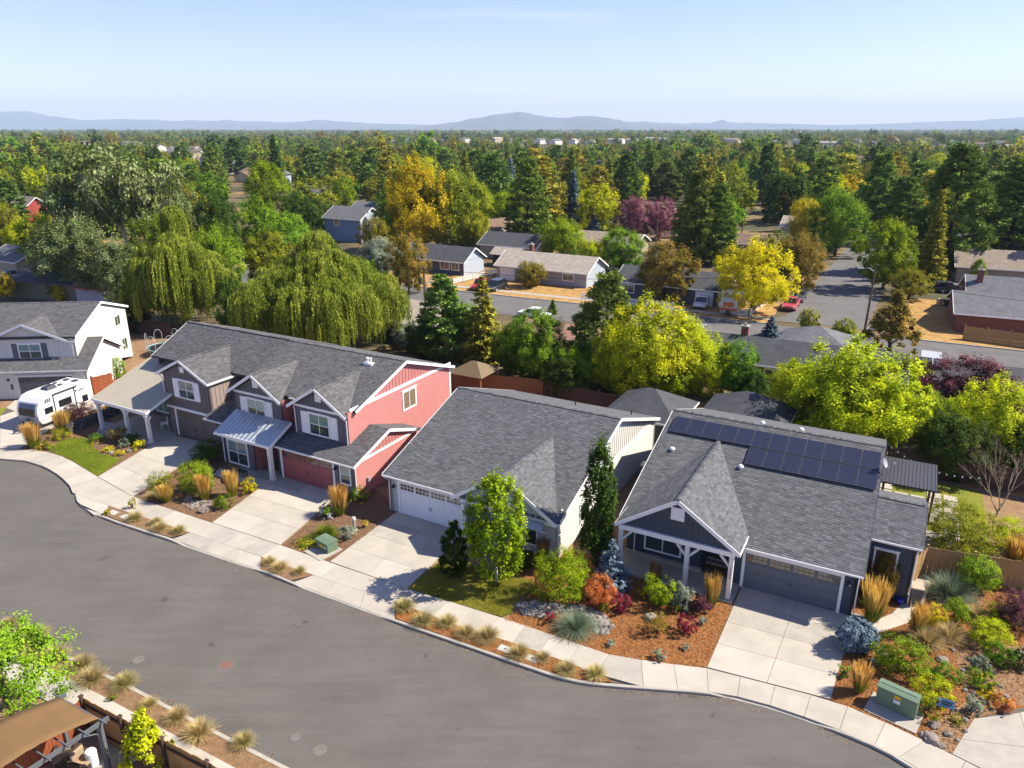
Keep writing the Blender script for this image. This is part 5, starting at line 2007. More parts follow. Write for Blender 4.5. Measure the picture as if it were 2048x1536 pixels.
# crown_mesh works in unit space; leaf size must then be scaled: simple wrapper
def crown_at(name, mat, seed, w, h, leaf, clumps, per, cr=0.24, shape='round', up=0.5, inner=0.28, aspect=0.6, zlow=-0.9, z0=0.0):
    rng = np.random.default_rng(seed)
    me = crown_mesh(name, mat, seed, 1, 1, clumps, per, cr, 1e-4, aspect, up, shape, inner, zlow)
    n = len(me.polygons)
    co = np.empty(n * 12, np.float32)
    me.vertices.foreach_get('co', co)
    co = co.reshape(n, 4, 3).astype(np.float64)
    c = co.mean(1)
    T = np.empty(n, np.float32)
    me.attributes['tone'].data.foreach_get('value', T)
    rr_ = np.percentile(np.hypot(c[:, 0], c[:, 1]), 97)
    zz_ = np.percentile(np.abs(c[:, 2]), 98.5)
    c /= np.array([rr_, rr_, zz_])
    c *= np.array([w / 2, w / 2, h / 2])
    c[:, 2] += h / 2 + z0
    lo = z0 + 0.02
    c[:, 2] = np.maximum(c[:, 2], lo)
    bpy.data.meshes.remove(me)
    u = c - np.array([0, 0, z0 + h * 0.45])
    u /= np.linalg.norm(u, axis=1, keepdims=True) + 1e-9
    nr = 0.55 * u + np.array([0, 0, up]) + 0.6 * unit_rand(rng, n)
    nr /= np.linalg.norm(nr, axis=1, keepdims=True)
    v, q = leaf_quads(c, nr, leaf * rng.uniform(0.6, 1.4, n), aspect, rng)
    return np_mesh(name, v, q, T, mat)


def shrub(px, py, top, wpx, mat, label, leaf=0.085, shape='round', name='shrub', cat='shrub', dens=1.0, hmin=0.25, group=None, extra=None, up=0.5, aspect=0.6, hscale=1.0):
    p = G(px, py)
    k = PXM(p)
    w = wpx / k
    p = p + Vector((0, w * 0.22, 0))
    h = max(hmin, (H_at(p, top)) * hscale)
    area = PI * w * max(h, w * .5)
    clumps = int(np.clip(area * 13, 24, 200))
    per = int(np.clip(area * 560 * dens * (0.085 / leaf) ** 2 / clumps * 1.9, 26, 260))
    me = crown_at(name, mat, int(px * 7 + py), w, h, leaf * .72, clumps, per, 0.27, shape, up, aspect=aspect)
    o = link(name, me)
    o.location = (p.x, p.y, -0.03)
    tag(o, label, cat, group)
    st = MB()
    rg = random.Random(int(px))
    for q in range(6):
        a = q * 1.05 + rg.random()
        st.tube([(0, 0, -0.03), (math.cos(a) * w * .15, math.sin(a) * w * .15, h * .35), (math.cos(a) * w * .32, math.sin(a) * w * .32, h * .7)], [0.03, 0.02, 0.006], 4)
    st.build('stems', 'bark', o)
    if extra:
        fm, fn, fs = extra
        rng = np.random.default_rng(int(px + py))
        u = unit_rand(rng, fn)
        u[:, 2] = np.abs(u[:, 2])
        c = u * np.array([w / 2, w / 2, h * 0.95]) * rng.uniform(0.8, 1.05, (fn, 1))
        V, T = [], []
        for rep in range(5):
            nr = u + 0.8 * unit_rand(rng, fn)
            nr /= np.linalg.norm(nr, axis=1, keepdims=True)
            v, _ = leaf_quads(c + 0.35 * fs * unit_rand(rng, fn), nr, np.full(fn, fs), 0.8, rng)
            V.append(v)
            T.append(rng.random(fn))
        V = np.concatenate(V)
        link('flowers', np_mesh('flowers', V, np.arange(len(V)).reshape(-1, 4), np.concatenate(T), fm), o)
    return o


TUFT = {}


def tuft(px, py, wpx, label, kind='tan', group=None, hs=1.0):
    p = G(px, py)
    w = wpx / PXM(p)
    if kind not in TUFT:
        mt = {'tan': 'grass_tan', 'blue': 'grass_blue', 'green': 'grass_green'}[kind]
        nb, bw = (900, 0.009) if kind == 'tan' else (1700, 0.0045)
        TUFT[kind] = [blades_mesh('ornamental_grass', mt, 100 + i + len(kind), nb, 0.66, 1.12, bw, 0.40 if kind == 'tan' else 0.75, 1.0, 0.12) for i in range(3)]
    o = link('ornamental_grass', TUFT[kind][int(px) % 3])
    o.location = (p.x, p.y + w * 0.2, -0.02)
    sc = w / 1.12
    o.scale = (sc, sc, sc * hs * 0.95)
    o.rotation_euler = (0, 0, px * 1.7)
    return tag(o, label, 'grass tuft', group)


FEATHER = []


def feather(px, py, top, wpx, label, tan=False, group='feather reed grasses in the front gardens'):
    """upright reed grass: green leaf fountain with tall plumes"""
    p = G(px, py)
    w = wpx / PXM(p)
    h = H_at(p, top)
    if not FEATHER:
        for i in range(2):
            FEATHER.append((blades_mesh('leaves', 'grass_green', 200 + i, 460, 0.70, 0.52, 0.011, 0.5, 1.0, 0.16),
                            blades_mesh('plumes', 'plume', 210 + i, 520, 1.0, 0.24, 0.013, 0.12, 1.0, 0.20, head=True)))
    lv, plm = FEATHER[int(px) % 2]
    t = thing('feather_grass', label, 'ornamental grass', (p.x, p.y, -0.02), px * 0.9, group)
    a = link('leaves', lv, t)
    b_ = link('plumes', plm, t, 'plume_tan' if tan else None)
    a.scale = (w / 0.8, w / 0.8, h * 0.85)
    b_.scale = (w / 0.72, w / 0.72, h * 1.0)
    # plumes start above the leaves: thick upper heads
    return t


def scatter_pts(poly, n, rng):
    xs, ys = [p[0] for p in poly], [p[1] for p in poly]
    out = []
    while len(out) < n:
        x, y = rng.uniform(min(xs), max(xs)), rng.uniform(min(ys), max(ys))
        if in_poly(x, y, poly):
            out.append((x, y))
    return np.array(out)


def lawn_blades(pts_px, n, mat, seed, dry=0.0):
    poly = [(p.x, p.y) for p in GP(pts_px)]
    rng = np.random.default_rng(seed)
    rr = random.Random(seed)
    c = scatter_pts(poly, n, rr)
    a = rng.uniform(0, 2 * PI, n)
    h = rng.uniform(0.03, 0.075, n)
    w = 0.012
    lean = rng.normal(0, 0.03, (n, 2))
    z = np.full(n, -0.006)
    b0 = np.stack([c[:, 0] - w * np.cos(a), c[:, 1] - w * np.sin(a), z], 1)
    b1 = np.stack([c[:, 0] + w * np.cos(a), c[:, 1] + w * np.sin(a), z], 1)
    t = np.stack([c[:, 0] + lean[:, 0], c[:, 1] + lean[:, 1], z + h], 1)
    V = np.stack([b0, b1, t], 1).reshape(-1, 3)
    from mathutils import noise as mn
    tn = np.array([0.5 + 0.55 * mn.noise(Vector((x * 0.6, y * 0.6, seed))) for x, y in c]) + rng.normal(0, 0.12, n)
    o = link('grass', np_mesh('grass', V, np.arange(3 * n).reshape(n, 3), np.clip(tn, 0, 1), mat))
    stuff(o)
    return o


# ---- tree prototypes (unit size: crown about 1 high from z = 0 to 1 and 1 wide; trunk included in the height)
def tree_proto(seed, clumps, per, leaf, shape='round', w=1.0, trunk=0.2, cr=0.22, up=0.5):
    crown = crown_at('crown', 'leaf_green', seed, w, 1 - trunk, leaf, clumps, per, cr * 0.92, shape, up, z0=trunk, zlow=-1.0)
    tr = limbs_mesh('trunk', 'bark', seed, 1.0, 0.022, 0.32 * w, n=9, top=0.8, fork=max(0.12, trunk * 0.8))
    return tr, crown


NEAR_D = [tree_proto(301, 210, 185, 0.024, 'round', 1.0, 0.02), tree_proto(302, 220, 180, 0.024, 'round', 1.0, 0.04), tree_proto(303, 220, 175, 0.024, 'round', 1.0, 0.0), tree_proto(304, 200, 190, 0.024, 'column', 0.95, 0.02, cr=0.26)]
MID_D = [tree_proto(311 + i, 110, 80, 0.043, 'round' if i < 3 else 'column', 1.0, 0.03, cr=0.24) for i in range(4)]
COL_D = [tree_proto(321, 150, 70, 0.030, 'column', 0.42, 0.06, cr=0.17), tree_proto(322, 130, 70, 0.034, 'cone', 0.62, 0.07, cr=0.2)]
FAR_D = [tree_proto(331 + i, 36, 24, 0.13, 'round', 1.0, 0.0, cr=0.3) for i in range(4)]


def con_proto(seed, style, whorls, per, leaf, R0, base, tufts, droop=-0.25, dens=1.0):
    return (conifer_trunk('trunk', 'bark_dark', seed, 0.016, style), conifer_mesh('crown', 'needle_fir' if style == 'fir' else 'needle_pine', seed, style, whorls, per, leaf, R0, base, tufts, droop, dens))


NEAR_P = [con_proto(401, 'pine', 36, 11, 0.044, 0.20, 0.06, 52), con_proto(402, 'pine', 32, 11, 0.048, 0.23, 0.05, 54)]
NEAR_F = [con_proto(411, 'fir', 50, 15, 0.050, 0.20, 0.02, 26), con_proto(412, 'fir', 44, 14, 0.052, 0.26, 0.02, 28)]
MID_P = [con_proto(421 + i, 'pine', 22, 9, 0.075, 0.20 + 0.03 * i, 0.08, 22) for i in range(3)]
MID_F = [con_proto(431 + i, 'fir', 30, 12, 0.075, 0.17 + 0.03 * i, 0.02, 16) for i in range(3)]
FAR_C = [con_proto(441 + i, 'fir', 12, 6, 0.14, 0.18 + 0.03 * i, 0.04, 7) for i in range(3)]


def plant(proto, name, label, cat, p, h, w=None, mat=None, tmat=None, rz=None, group=None):
    """a tree: Empty at its foot, trunk and crown as parts. h, w in metres"""
    t = thing(name, label, cat, (p[0], p[1], GZ), rz if rz is not None else random.uniform(0, 6.28), group)
    sx = h if w is None else w
    a, b_ = link('trunk', proto[0], t, tmat), link('crown', proto[1], t, mat)
    for o in (a, b_):
        o.scale = (sx, sx, h)
    return t


NAMED = []


def tree_px(proto, bx, by, top, wpx, mat, label, name='tree', cat='tree', unitw=1.0, tmat=None, group=None, rz=None):
    p = G(bx, by, GZ)
    h = H_at(p, top) - GZ
    NAMED.append((bx, p.y, wpx / 2))
    w = wpx / (FPX / (p.y * math.cos(PITCH) + (CAMH - h * .5) * math.sin(PITCH)))
    return plant(proto, name, label, cat, p, h, w / unitw, mat, tmat, rz, group)
# ------------------------------------------------------------------ front gardens
lawn_blades(LAWN_A, 26000, 'lawn_blade', 5)
lawn_blades(LAWN_B, 34000, 'lawn_blade_dry', 6)


def C8(x, y):
    return 760 + x * .3418, 1060 + y * .3418


def C7(x, y):
    return 180 + x * .30273, 880 + y * .30273


def C5(x, y):
    return 1600 + x * .34889, 1000 + y * .34889


# young street tree and conifers before the pale house
p = G(993, 1163)
h = H_at(p, 955)
t = thing('young_tree', 'young bright green tree with slim pale trunk on the lawn', 'tree', (p.x, p.y, 0), 0.4)
a = link('trunk', limbs_mesh('trunk', 'bark_pale', 9, 1.0, 0.011, 0.20, n=9, top=0.85, fork=0.22), t)
b_ = link('crown', crown_at('crown', 'leaf_lime', 91, 0.50, 0.84, 0.026, 150, 75, 0.24, 'column', 0.5, 0.35, 0.62, z0=0.15), t)
for o in (a, b_):
    o.scale = (h * 1.05, h * 1.05, h)
p = G(910, 1152)
h = H_at(p, 1045)
t = thing('dwarf_pine', 'narrow dark green pine in two tiers beside the garage drive', 'pine', (p.x, p.y, 0), 0.2)
a = link('trunk', conifer_trunk('trunk', 'bark_dark', 92, 0.03, 'pine'), t)
b_ = link('crown', conifer_mesh('crown', 'leaf_dark', 92, 'pine', 17, 8, 0.085, 0.22, 0.05, 30), t)
for o in (a, b_):
    o.scale = (h, h, h)
p = G(1192, 1128)
h = H_at(p, 892)
t = thing('columnar_tree', 'tall narrow dark green tree between the pale and navy houses', 'tree', (p.x, p.y, 0), 1.2)
a, b_ = link('trunk', COL_D[0][0], t), link('crown', crown_at('crown', 'leaf_green', 95, 0.26, 0.97, 0.020, 150, 100, 0.30, 'column', 0.5, 0.4, z0=0.03), t, 'leaf_dark')
for o in (a, b_):
    o.scale = (h, h, h)
p = G(1222, 1176)
h = H_at(p, 1078)
t = thing('blue_spruce', 'small conical blue spruce left of the navy porch', 'spruce', (p.x, p.y, 0))
a = link('trunk', conifer_trunk('trunk', 'bark_dark', 93, 0.03), t)
b_ = link('crown', conifer_mesh('crown', 'needle_blue', 93, 'fir', 26, 13, 0.075, 0.42, 0.02, 26, -0.1), t)
for o in (a, b_):
    o.scale = (h * 0.92, h * 0.92, h)
p = G(1722, 1312)
t = thing('globe_spruce', 'round silvery blue dwarf spruce beside the navy driveway', 'spruce', (p.x, p.y + 0.5, -0.03))
w = 82 / PXM(p)
link('foliage', crown_at('foliage', 'needle_blue', 94, w, w * 0.72, 0.10, 320, 70, 0.2, 'round', 0.35, 0.1, 0.5, z0=0.05), t)
m = MB()
m.tube([(0, 0, -0.05), (0, 0, 0.5)], [0.06, 0.03], 7)
m.build('trunk', 'bark_dark', t)

shrub(1125, 1208, 1105, 118, 'leaf_lime', 'large bright green shrub below the narrow tree', 0.10, dens=0.9)
shrub(1200, 1217, 1158, 70, 'leaf_orange', 'rounded orange maple shrub beside the blue spruce', 0.07, cat='shrub', dens=1.3)
shrub(1245, 1228, 1192, 46, 'leaf_crimson', 'dark red barberry in front of the orange shrub', 0.055)
shrub(1320, 1218, 1158, 62, 'leaf_lime', 'upright lime green shrub before the navy porch', 0.08, 'vase')
shrub(1287, 1198, 1177, 30, 'leaf_gold', 'small golden shrub left of the lime green shrub', 0.06)
shrub(1363, 1224, 1170, 52, 'leaf_greygreen', 'airy grey green shrub right of the lime green shrub', 0.06)
shrub(1400, 1230, 1192, 46, 'leaf_plum', 'dark maroon barberry under the porch edge', 0.055)
shrub(1371, 1270, 1231, 46, 'leaf_crimson', 'bright crimson barberry in the orange mulch', 0.055)
shrub(1312, 1272, 1226, 54, 'leaf_rust', 'thin brown green shrub left of the crimson barberry', 0.055, dens=0.4)
shrub(1100, 1247, 1226, 30, 'leaf_crimson', 'small crimson shrub beside the dry creek stones', 0.05)
shrub(1405, 1252, 1233, 22, 'leaf_greygreen', 'tiny leafy plant right of the crimson barberry', 0.07)
shrub(1207, 1226, 1205, 20, 'leaf_olive', 'small olive tuft under the orange shrub', 0.05)
shrub(1350, 1228, 1210, 26, 'leaf_green', 'low plant with red flowers in the mulch', 0.05, extra=('petal_pink', 16, 0.09))
tuft(1152, 1268, 84, 'wide blue green grass mound at the edge of the dry creek', 'blue', hs=0.8)
for (x, y, tp, w, lab) in ((1221, 1293, 1278, 22, 'tiny pale mound plant alone in the mulch, leftmost of three'), (1320, 1322, 1300, 30, 'pale green mound plant by the pavement, largest of three'), (1372, 1300, 1287, 19, 'smallest pale mound plant below the crimson barberry')):
    shrub(x, y, tp, w, 'leaf_greygreen', lab, 0.045, group='pale mound plants in the orange mulch', hmin=0.2)
feather(1422, 1212, 1152, 34, 'golden feather grass at the right end of the navy porch')
feather(1310, 1168, 1128, 28, 'tan feather grass against the navy porch step', tan=True)
feather(1080, 1198, 1147, 24, 'slim golden feather grass left of the large green shrub')
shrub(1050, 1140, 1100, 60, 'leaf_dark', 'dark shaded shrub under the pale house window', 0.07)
feather(1085, 1118, 1080, 26, 'tan feather grass against the pale house wall', tan=True)

for k, (x, y, w) in enumerate(((808, 1222, 42), (847, 1250, 44), (895, 1253, 40), (932, 1275, 40), (975, 1282, 48), (1039, 1316, 44), (1086, 1322, 32), (1134, 1347, 40), (1192, 1356, 42))):
    ordn = ['first', 'second', 'third', 'fourth', 'fifth', 'sixth', 'seventh', 'eighth', 'ninth'][k]
    tuft(x, y, w, 'tan grass tuft, %s from the left in the long planting strip' % ordn, group='tan grasses in the long planting strip')
for k, (x, y, w) in enumerate(((268, 1041, 32), (310, 1049, 26), (318, 1062, 32), (356, 1066, 28))):
    tuft(x, y, w, 'tan grass tuft, %s from the left in the leftmost planting strip' % ['first', 'second', 'third', 'fourth'][k], group='tan grasses in the leftmost planting strip')
for k, (x, y, w) in enumerate(((537, 1129, 28), (558, 1143, 36), (598, 1147, 26))):
    tuft(x, y, w, 'tan grass tuft, %s from the left in the short planting strip' % ['first', 'second', 'third'][k], group='tan grasses in the short planting strip')
shrub(212, 1029, 1019, 14, 'leaf_green', 'small yellow flower clump at the kerb', 0.05, extra=('petal_yellow', 30, 0.08), name='flower', cat='flower', hmin=0.2)
shrub(263, 1018, 996, 16, 'leaf_green', 'tall thin sunflower plant beside the leftmost strip', 0.08, extra=('petal_yellow', 6, 0.16), name='flower', cat='flower', dens=0.3)

# red house garden
shrub(390, 988, 926, 74, 'needle_bright', 'big bright green rounded conifer shrub before the red house', 0.09, dens=1.2)
shrub(316, 982, 945, 52, 'leaf_olive', 'mixed olive shrub left of the bright green conifer', 0.07, dens=0.6)
shrub(442, 1020, 991, 40, 'leaf_green', 'tight green ball shrub before the red house', 0.05, dens=1.4)
shrub(495, 988, 959, 36, 'leaf_gold', 'yellow green rounded shrub at the red house path', 0.065)
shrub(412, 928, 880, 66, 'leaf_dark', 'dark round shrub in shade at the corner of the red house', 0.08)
feather(334, 1002, 971, 34, 'golden feather grass left of the bright green conifer, low')
feather(410, 998, 952, 32, 'golden feather grass in front of the bright green conifer')
feather(466, 991, 944, 30, 'tall golden feather grass by the red house window')
tuft(301, 1000, 30, 'tan grass tuft at the left end of the red house bed')
# bed between red and pale houses
feather(680, 1029, 976, 38, 'tall golden feather grass at the corner of the red garage')
shrub(654, 1036, 1005, 36, 'leaf_green', 'green bush with white blossom beside the red driveway', 0.07, extra=('petal_white', 40, 0.14))
shrub(718, 1005, 972, 40, 'leaf_green', 'leafy sunflowers against the red side wall', 0.1, extra=('petal_yellow', 14, 0.16), dens=0.4, name='flower', cat='flower')
tuft(649, 1078, 52, 'bright green grass mound behind the small green utility box', 'green')
shrub(612, 1094, 1080, 58, 'leaf_olive', 'low yellow flower mat at the pavement left of the utility box', 0.05, extra=('petal_yellow', 50, 0.08), name='flower', cat='flower', hmin=0.22, dens=0.5)
shrub(695, 1080, 1052, 42, 'leaf_greygreen', 'pale leafy plant right of the utility box', 0.09, dens=0.5)
shrub(729, 1056, 1040, 16, 'leaf_gold', 'small yellow plant right of the vent pipe', 0.06)
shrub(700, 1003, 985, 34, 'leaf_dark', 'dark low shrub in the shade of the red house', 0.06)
# taupe and white house gardens
feather(69, 894, 850, 34, 'golden feather grass nearest the trailer hitch')
feather(127, 862, 824, 34, 'golden feather grass beside the dark red shrub')
shrub(152, 846, 806, 58, 'leaf_plum', 'dark red brown shrub beside the travel trailer', 0.075)
shrub(117, 878, 858, 42, 'leaf_olive', 'yellow flowering shrub between two feather grasses', 0.06, extra=('petal_yellow', 40, 0.09))
shrub(86, 899, 884, 34, 'leaf_olive', 'small yellow flower clump by the curved pavement', 0.05, extra=('petal_yellow', 36, 0.08), name='flower', cat='flower')
shrub(165, 850, 838, 20, 'leaf_lime', 'small lime green plant right of the dark red shrub', 0.06)
shrub(190, 884, 866, 34, 'leaf_green', 'leafy plant with yellow flowers at the lawn edge', 0.06, extra=('petal_yellow', 20, 0.08), dens=0.6)
shrub(213, 905, 893, 26, 'leaf_yellow', 'low yellow shrub at the lawn edge, left of three', 0.05)
shrub(245, 897, 878, 24, 'leaf_greygreen', 'grey green shrub between yellow shrubs by the taupe porch', 0.055)
shrub(277, 900, 880, 28, 'leaf_yellow', 'round bright yellow shrub by the right porch post', 0.05, dens=1.3)
shrub(236, 912, 900, 22, 'leaf_yellow', 'small yellow shrub next to the taupe driveway', 0.05)
shrub(232, 884, 856, 36, 'leaf_rust', 'brown feathery grass shrub before the taupe porch', 0.06, 'vase')
shrub(258, 888, 868, 40, 'leaf_dark', 'dark low shrub under the taupe porch', 0.06)
shrub(215, 822, 808, 22, 'leaf_yellow', 'small yellow plant behind the left porch post', 0.06)
shrub(236, 756, 715, 28, 'leaf_green', 'small tree like shrub against the white side wall', 0.1, 'column')
shrub(192, 838, 826, 30, 'leaf_rust', 'low rust coloured plant above the stone wall', 0.06)

# right hand garden
feather(1743, 1240, 1166, 54, 'large golden feather grass at the right corner of the navy garage')
shrub(1762, 1204, 1108, 66, 'leaf_rust', 'pink flowering bronze shrub against the navy wing wall', 0.085, extra=('petal_pink', 22, 0.16))
feather(1832, 1268, 1213, 36, 'golden feather grass at the bend of the path')
shrub(1869, 1259, 1216, 44, 'leaf_gold', 'rounded golden conifer shrub right of the path bend', 0.055, dens=1.3)
tuft(1860, 1296, 66, 'straw coloured grass tuft, lower of two right of the path', group='straw grass tufts in the right garden')
tuft(1904, 1284, 62, 'straw coloured grass tuft, upper of two right of the path', group='straw grass tufts in the right garden')
tuft(1956, 1240, 48, 'pale grass tuft left of the variegated shrubs', 'tan')
tuft(1893, 1160, 46, 'small blue green grass near the wooden fence', 'blue')
shrub(1809, 1352, 1282, 108, 'needle_bright', 'wide bright green conifer shrub in the right garden', 0.10, dens=1.0)
shrub(1893, 1370, 1330, 66, 'leaf_green', 'feathery green shrub right of the bright conifer', 0.06)
shrub(1872, 1408, 1359, 88, 'leaf_yellowgreen', 'yellow green variegated shrub behind the large utility cabinet', 0.075)
feather(1717, 1382, 1330, 38, 'golden feather grass left of the large utility cabinet')
shrub(1690, 1356, 1334, 30, 'leaf_green', 'small green grass clump by the navy driveway', 0.06, 'vase')
tuft(1910, 1203, 92, 'large blue green grass mound below the fence', 'blue', hs=1.1)
shrub(1959, 1190, 1117, 78, 'leaf_green', 'glossy green rhododendron against the wooden fence', 0.10)
shrub(1995, 1180, 1160, 34, 'leaf_gold', 'golden plant right of the rhododendron', 0.06)
shrub(1921, 1249, 1202, 56, 'leaf_lime', 'light green shrub under the blue grass mound', 0.075)
shrub(1984, 1300, 1243, 84, 'leaf_yellowgreen', 'large variegated shrub in the right garden', 0.08)
shrub(2005, 1248, 1215, 70, 'leaf_lime', 'variegated shrub behind the largest variegated one', 0.08)
shrub(2001, 1338, 1291, 58, 'leaf_green', 'dark green dome shrub at the right edge', 0.055, dens=1.3)
shrub(1965, 1346, 1315, 42, 'leaf_greygreen', 'grey green ball shrub on bare soil, upper of two', 0.05, dens=1.3)
shrub(1965, 1377, 1340, 54, 'leaf_green', 'green shrub with yellow flowers on bare soil', 0.06, extra=('petal_yellow', 26, 0.09))
shrub(1983, 1398, 1382, 58, 'leaf_gold', 'low spreading golden plant on bare soil', 0.05, hmin=0.22)
shrub(1952, 1430, 1394, 48, 'leaf_greygreen', 'grey green ball shrub on bare soil, lower of two', 0.05, dens=1.3)
shrub(2015, 1425, 1396, 52, 'leaf_orange', 'low orange shrub near the corner driveway', 0.055)
shrub(1858, 1440, 1405, 48, 'leaf_olive', 'loose green weeds between cabinet and blue sign', 0.06, dens=0.6)
shrub(1915, 1450, 1432, 30, 'leaf_olive', 'small green clump right of the blue sign', 0.05, dens=0.6)
shrub(2035, 1262, 1185, 80, 'leaf_plum', 'dark plum shrub cut by the right edge', 0.075)
shrub(2045, 1340, 1300, 50, 'leaf_dark', 'dark green shrub cut by the right edge', 0.07)
# behind the wooden fence
shrub(1935, 1112, 1010, 140, 'leaf_olive', 'large feathery green shrub behind the wooden fence', 0.10, dens=0.9)
shrub(2030, 1110, 1040, 90, 'leaf_yellowgreen', 'yellow green shrub behind the fence at the right edge', 0.09)
feather(2030, 1130, 1075, 50, 'golden feather grass just behind the fence at the right edge')

# stones: dry creek, boulders, retaining wall
def stone_mesh(seed, r=1.0, n=1):
    rng = random.Random(seed)
    bm = bmesh.new()
    bmesh.ops.create_icosphere(bm, subdivisions=1, radius=1.0)
    for v in bm.verts:
        v.co *= rng.uniform(0.8, 1.15)
        v.co.z *= 0.62
    me = bpy.data.meshes.new('stone')
    bm.to_mesh(me)
    bm.free()
    return me


STONES = []
for i in range(10):
    me = stone_mesh(i)
    a = me.attributes.new('tone', 'FLOAT', 'FACE')
    a.data.foreach_set('value', np.full(len(me.polygons), i / 9.0, np.float32))
    me.materials.append(MATS['stone'])
    STONES.append(me)
creek_px = [C8(*q) for q in ((790, 430), (830, 490), (950, 515), (1040, 480), (1130, 470), (1220, 520), (1250, 600), (1330, 615), (1368, 570), (1340, 520), (1290, 480), (1200, 440), (1050, 435), (900, 415))]
poly = [(p.x, p.y) for p in GP(creek_px)]
creek = sheet('dry_creek', poly, -0.02, 'stain_pale')
rr = random.Random(12)
for k in range(300):
    x, y = scatter_pts(poly, 1, rr)[0]
    o = link('stone', STONES[rr.randrange(10)], creek)
    sc = rr.uniform(0.06, 0.15)
    o.location = (x, y, 0.0)
    o.scale = (sc * rr.uniform(.9, 1.4), sc, sc)
    o.rotation_euler = (rr.uniform(-.3, .3), rr.uniform(-.3, .3), rr.uniform(0, 6))
V, F, T = [], [], []
for k in range(1100):
    x, y = scatter_pts(poly, 1, rr)[0]
    i = rr.randrange(10)
    sc = rr.uniform(0.03, 0.075)
    b0 = len(V)
    V += [(x + v.co.x * sc, y + v.co.y * sc, v.co.z * sc - 0.005) for v in STONES[i].vertices]
    F += [tuple(b0 + q for q in f.vertices) for f in STONES[i].polygons]
    T += [i / 9.0] * len(STONES[i].polygons)
me = bpy.data.meshes.new('pebbles')
me.from_pydata(V, [], F)
a = me.attributes.new('tone', 'FLOAT', 'FACE')
a.data.foreach_set('value', np.array(T, np.float32))
me.materials.append(MATS['stone'])
o = link('pebbles', me, creek)
o['kind'] = 'stuff'


def boulder(px, py, wpx, label, seed, hz=0.6, group=None):
    p = G(px, py)
    w = wpx / PXM(p)
    rng = random.Random(seed)
    bm = bmesh.new()
    bmesh.ops.create_icosphere(bm, subdivisions=3, radius=1.0)
    from mathutils import noise as mn
    for v in bm.verts:
        c = v.co.copy()
        v.co = c * (1 + 0.35 * mn.noise(c * 1.4 + Vector((seed, 0, 0))) + 0.12 * mn.noise(c * 4 + Vector((0, seed, 0))))
    me = bpy.data.meshes.new('boulder')
    bm.to_mesh(me)
    bm.free()
    a = me.attributes.new('tone', 'FLOAT', 'FACE')
    a.data.foreach_set('value', np.full(len(me.polygons), rng.random(), np.float32))
    me.materials.append(MATS['boulder'])
    o = link('boulder', me)
    o.location = (p.x, p.y, -0.02 + w * 0.1)
    o.scale = (w / 2, w / 2.4, w / 2 * hz)
    o.rotation_euler = (0, 0, rng.uniform(0, 6))
    return tag(o, label, 'boulder', group)


boulder(1760, 1300, 22, 'pale boulder right of the round blue spruce', 1)
boulder(1771, 1314, 20, 'second pale boulder under the round blue spruce', 2)
boulder(1752, 1325, 26, 'largest pale boulder behind the bright conifer', 3)
boulder(1868, 1450, 26, 'grey slab boulder below the blue sign', 4, 0.35)
boulder(1862, 1478, 34, 'large mossy boulder at the pavement corner', 5, 0.5)
boulder(1845, 1470, 16, 'small boulder left of the mossy boulder', 6)
boulder(1895, 1468, 18, 'brown boulder right of the mossy boulder', 7)
boulder(1880, 1490, 20, 'flat boulder at the corner of the bed', 8, 0.3)
boulder(1930, 1440, 14, 'small stone beside the corner driveway', 9)
boulder(1950, 1388, 14, 'small round stone below the yellow flowering shrub', 10)
boulder(2036, 1312, 34, 'pale boulder at the right edge', 11, 0.5)
boulder(1885, 1320, 26, 'flat pale stone left of the bare soil', 12, 0.3)
boulder(378, 999, 20, 'brown boulder in the red house bed', 13)
boulder(408, 1022, 24, 'flat pale boulder below the green ball shrub', 14, 0.35)
boulder(1300, 1236, 26, 'pale driftwood like stone in the orange mulch', 15, 0.6)
boulder(258, 902, 14, 'pale stone among the yellow shrubs', 16)
boulder(222, 906, 12, 'small pale stone at the lawn edge', 17)
boulder(690, 1058, 16, 'pale stone left of the vent pipe', 18)
boulder(78, 888, 10, 'small white stone by the feather grass', 19)
# cobbles in the red house bed
poly2 = [(p.x, p.y) for p in GP([C7(610, 420), C7(660, 400), C7(790, 395), C7(815, 430), C7(760, 465), C7(680, 460)])]
cb = sheet('cobble_patch', poly2, -0.02, 'mulch_tan')
for k in range(110):
    x, y = scatter_pts(poly2, 1, rr)[0]
    o = link('stone', STONES[rr.randrange(10)], cb)
    sc = rr.uniform(0.05, 0.12)
    o.location = (x, y, 0.0)
    o.scale = (sc * 1.3, sc, sc)
    o.rotation_euler = (0, 0, rr.uniform(0, 6))
# stones edging the bare soil path on the right
q = [(1905, 1300), (1925, 1340), (1930, 1380), (1940, 1400), (1985, 1345), (2000, 1372), (2012, 1392), (1930, 1462), (1915, 1480), (1900, 1470)]
for i, (x, y) in enumerate(q):
    boulder(x, y, 11, 'small edging stone beside the bare soil path', 40 + i, 0.6, 'edging stones of the soil path')
# bark chips on the mulch
def chips(pts, n, mat, seed):
    poly = [(p.x, p.y) for p in GP(pts)]
    rng = np.random.default_rng(seed)
    c = scatter_pts(poly, n, random.Random(seed))
    pth = [(q.x, q.y) for q in GP(A + B[::-1])]
    c = np.array([q for q in c if not in_poly(q[0], q[1], pth)])
    n = len(c)
    p = np.stack([c[:, 0], c[:, 1], rng.uniform(-0.015, 0.02, n)], 1)
    nr = np.array([0, 0, 1.0]) + 0.45 * unit_rand(rng, n)
    nr /= np.linalg.norm(nr, axis=1, keepdims=True)
    v, q = leaf_quads(p, nr, rng.uniform(0.05, 0.12, n), 0.4, rng)
    return stuff(link('bark_chips', np_mesh('bark_chips', v, q, rng.random(n), mat)))


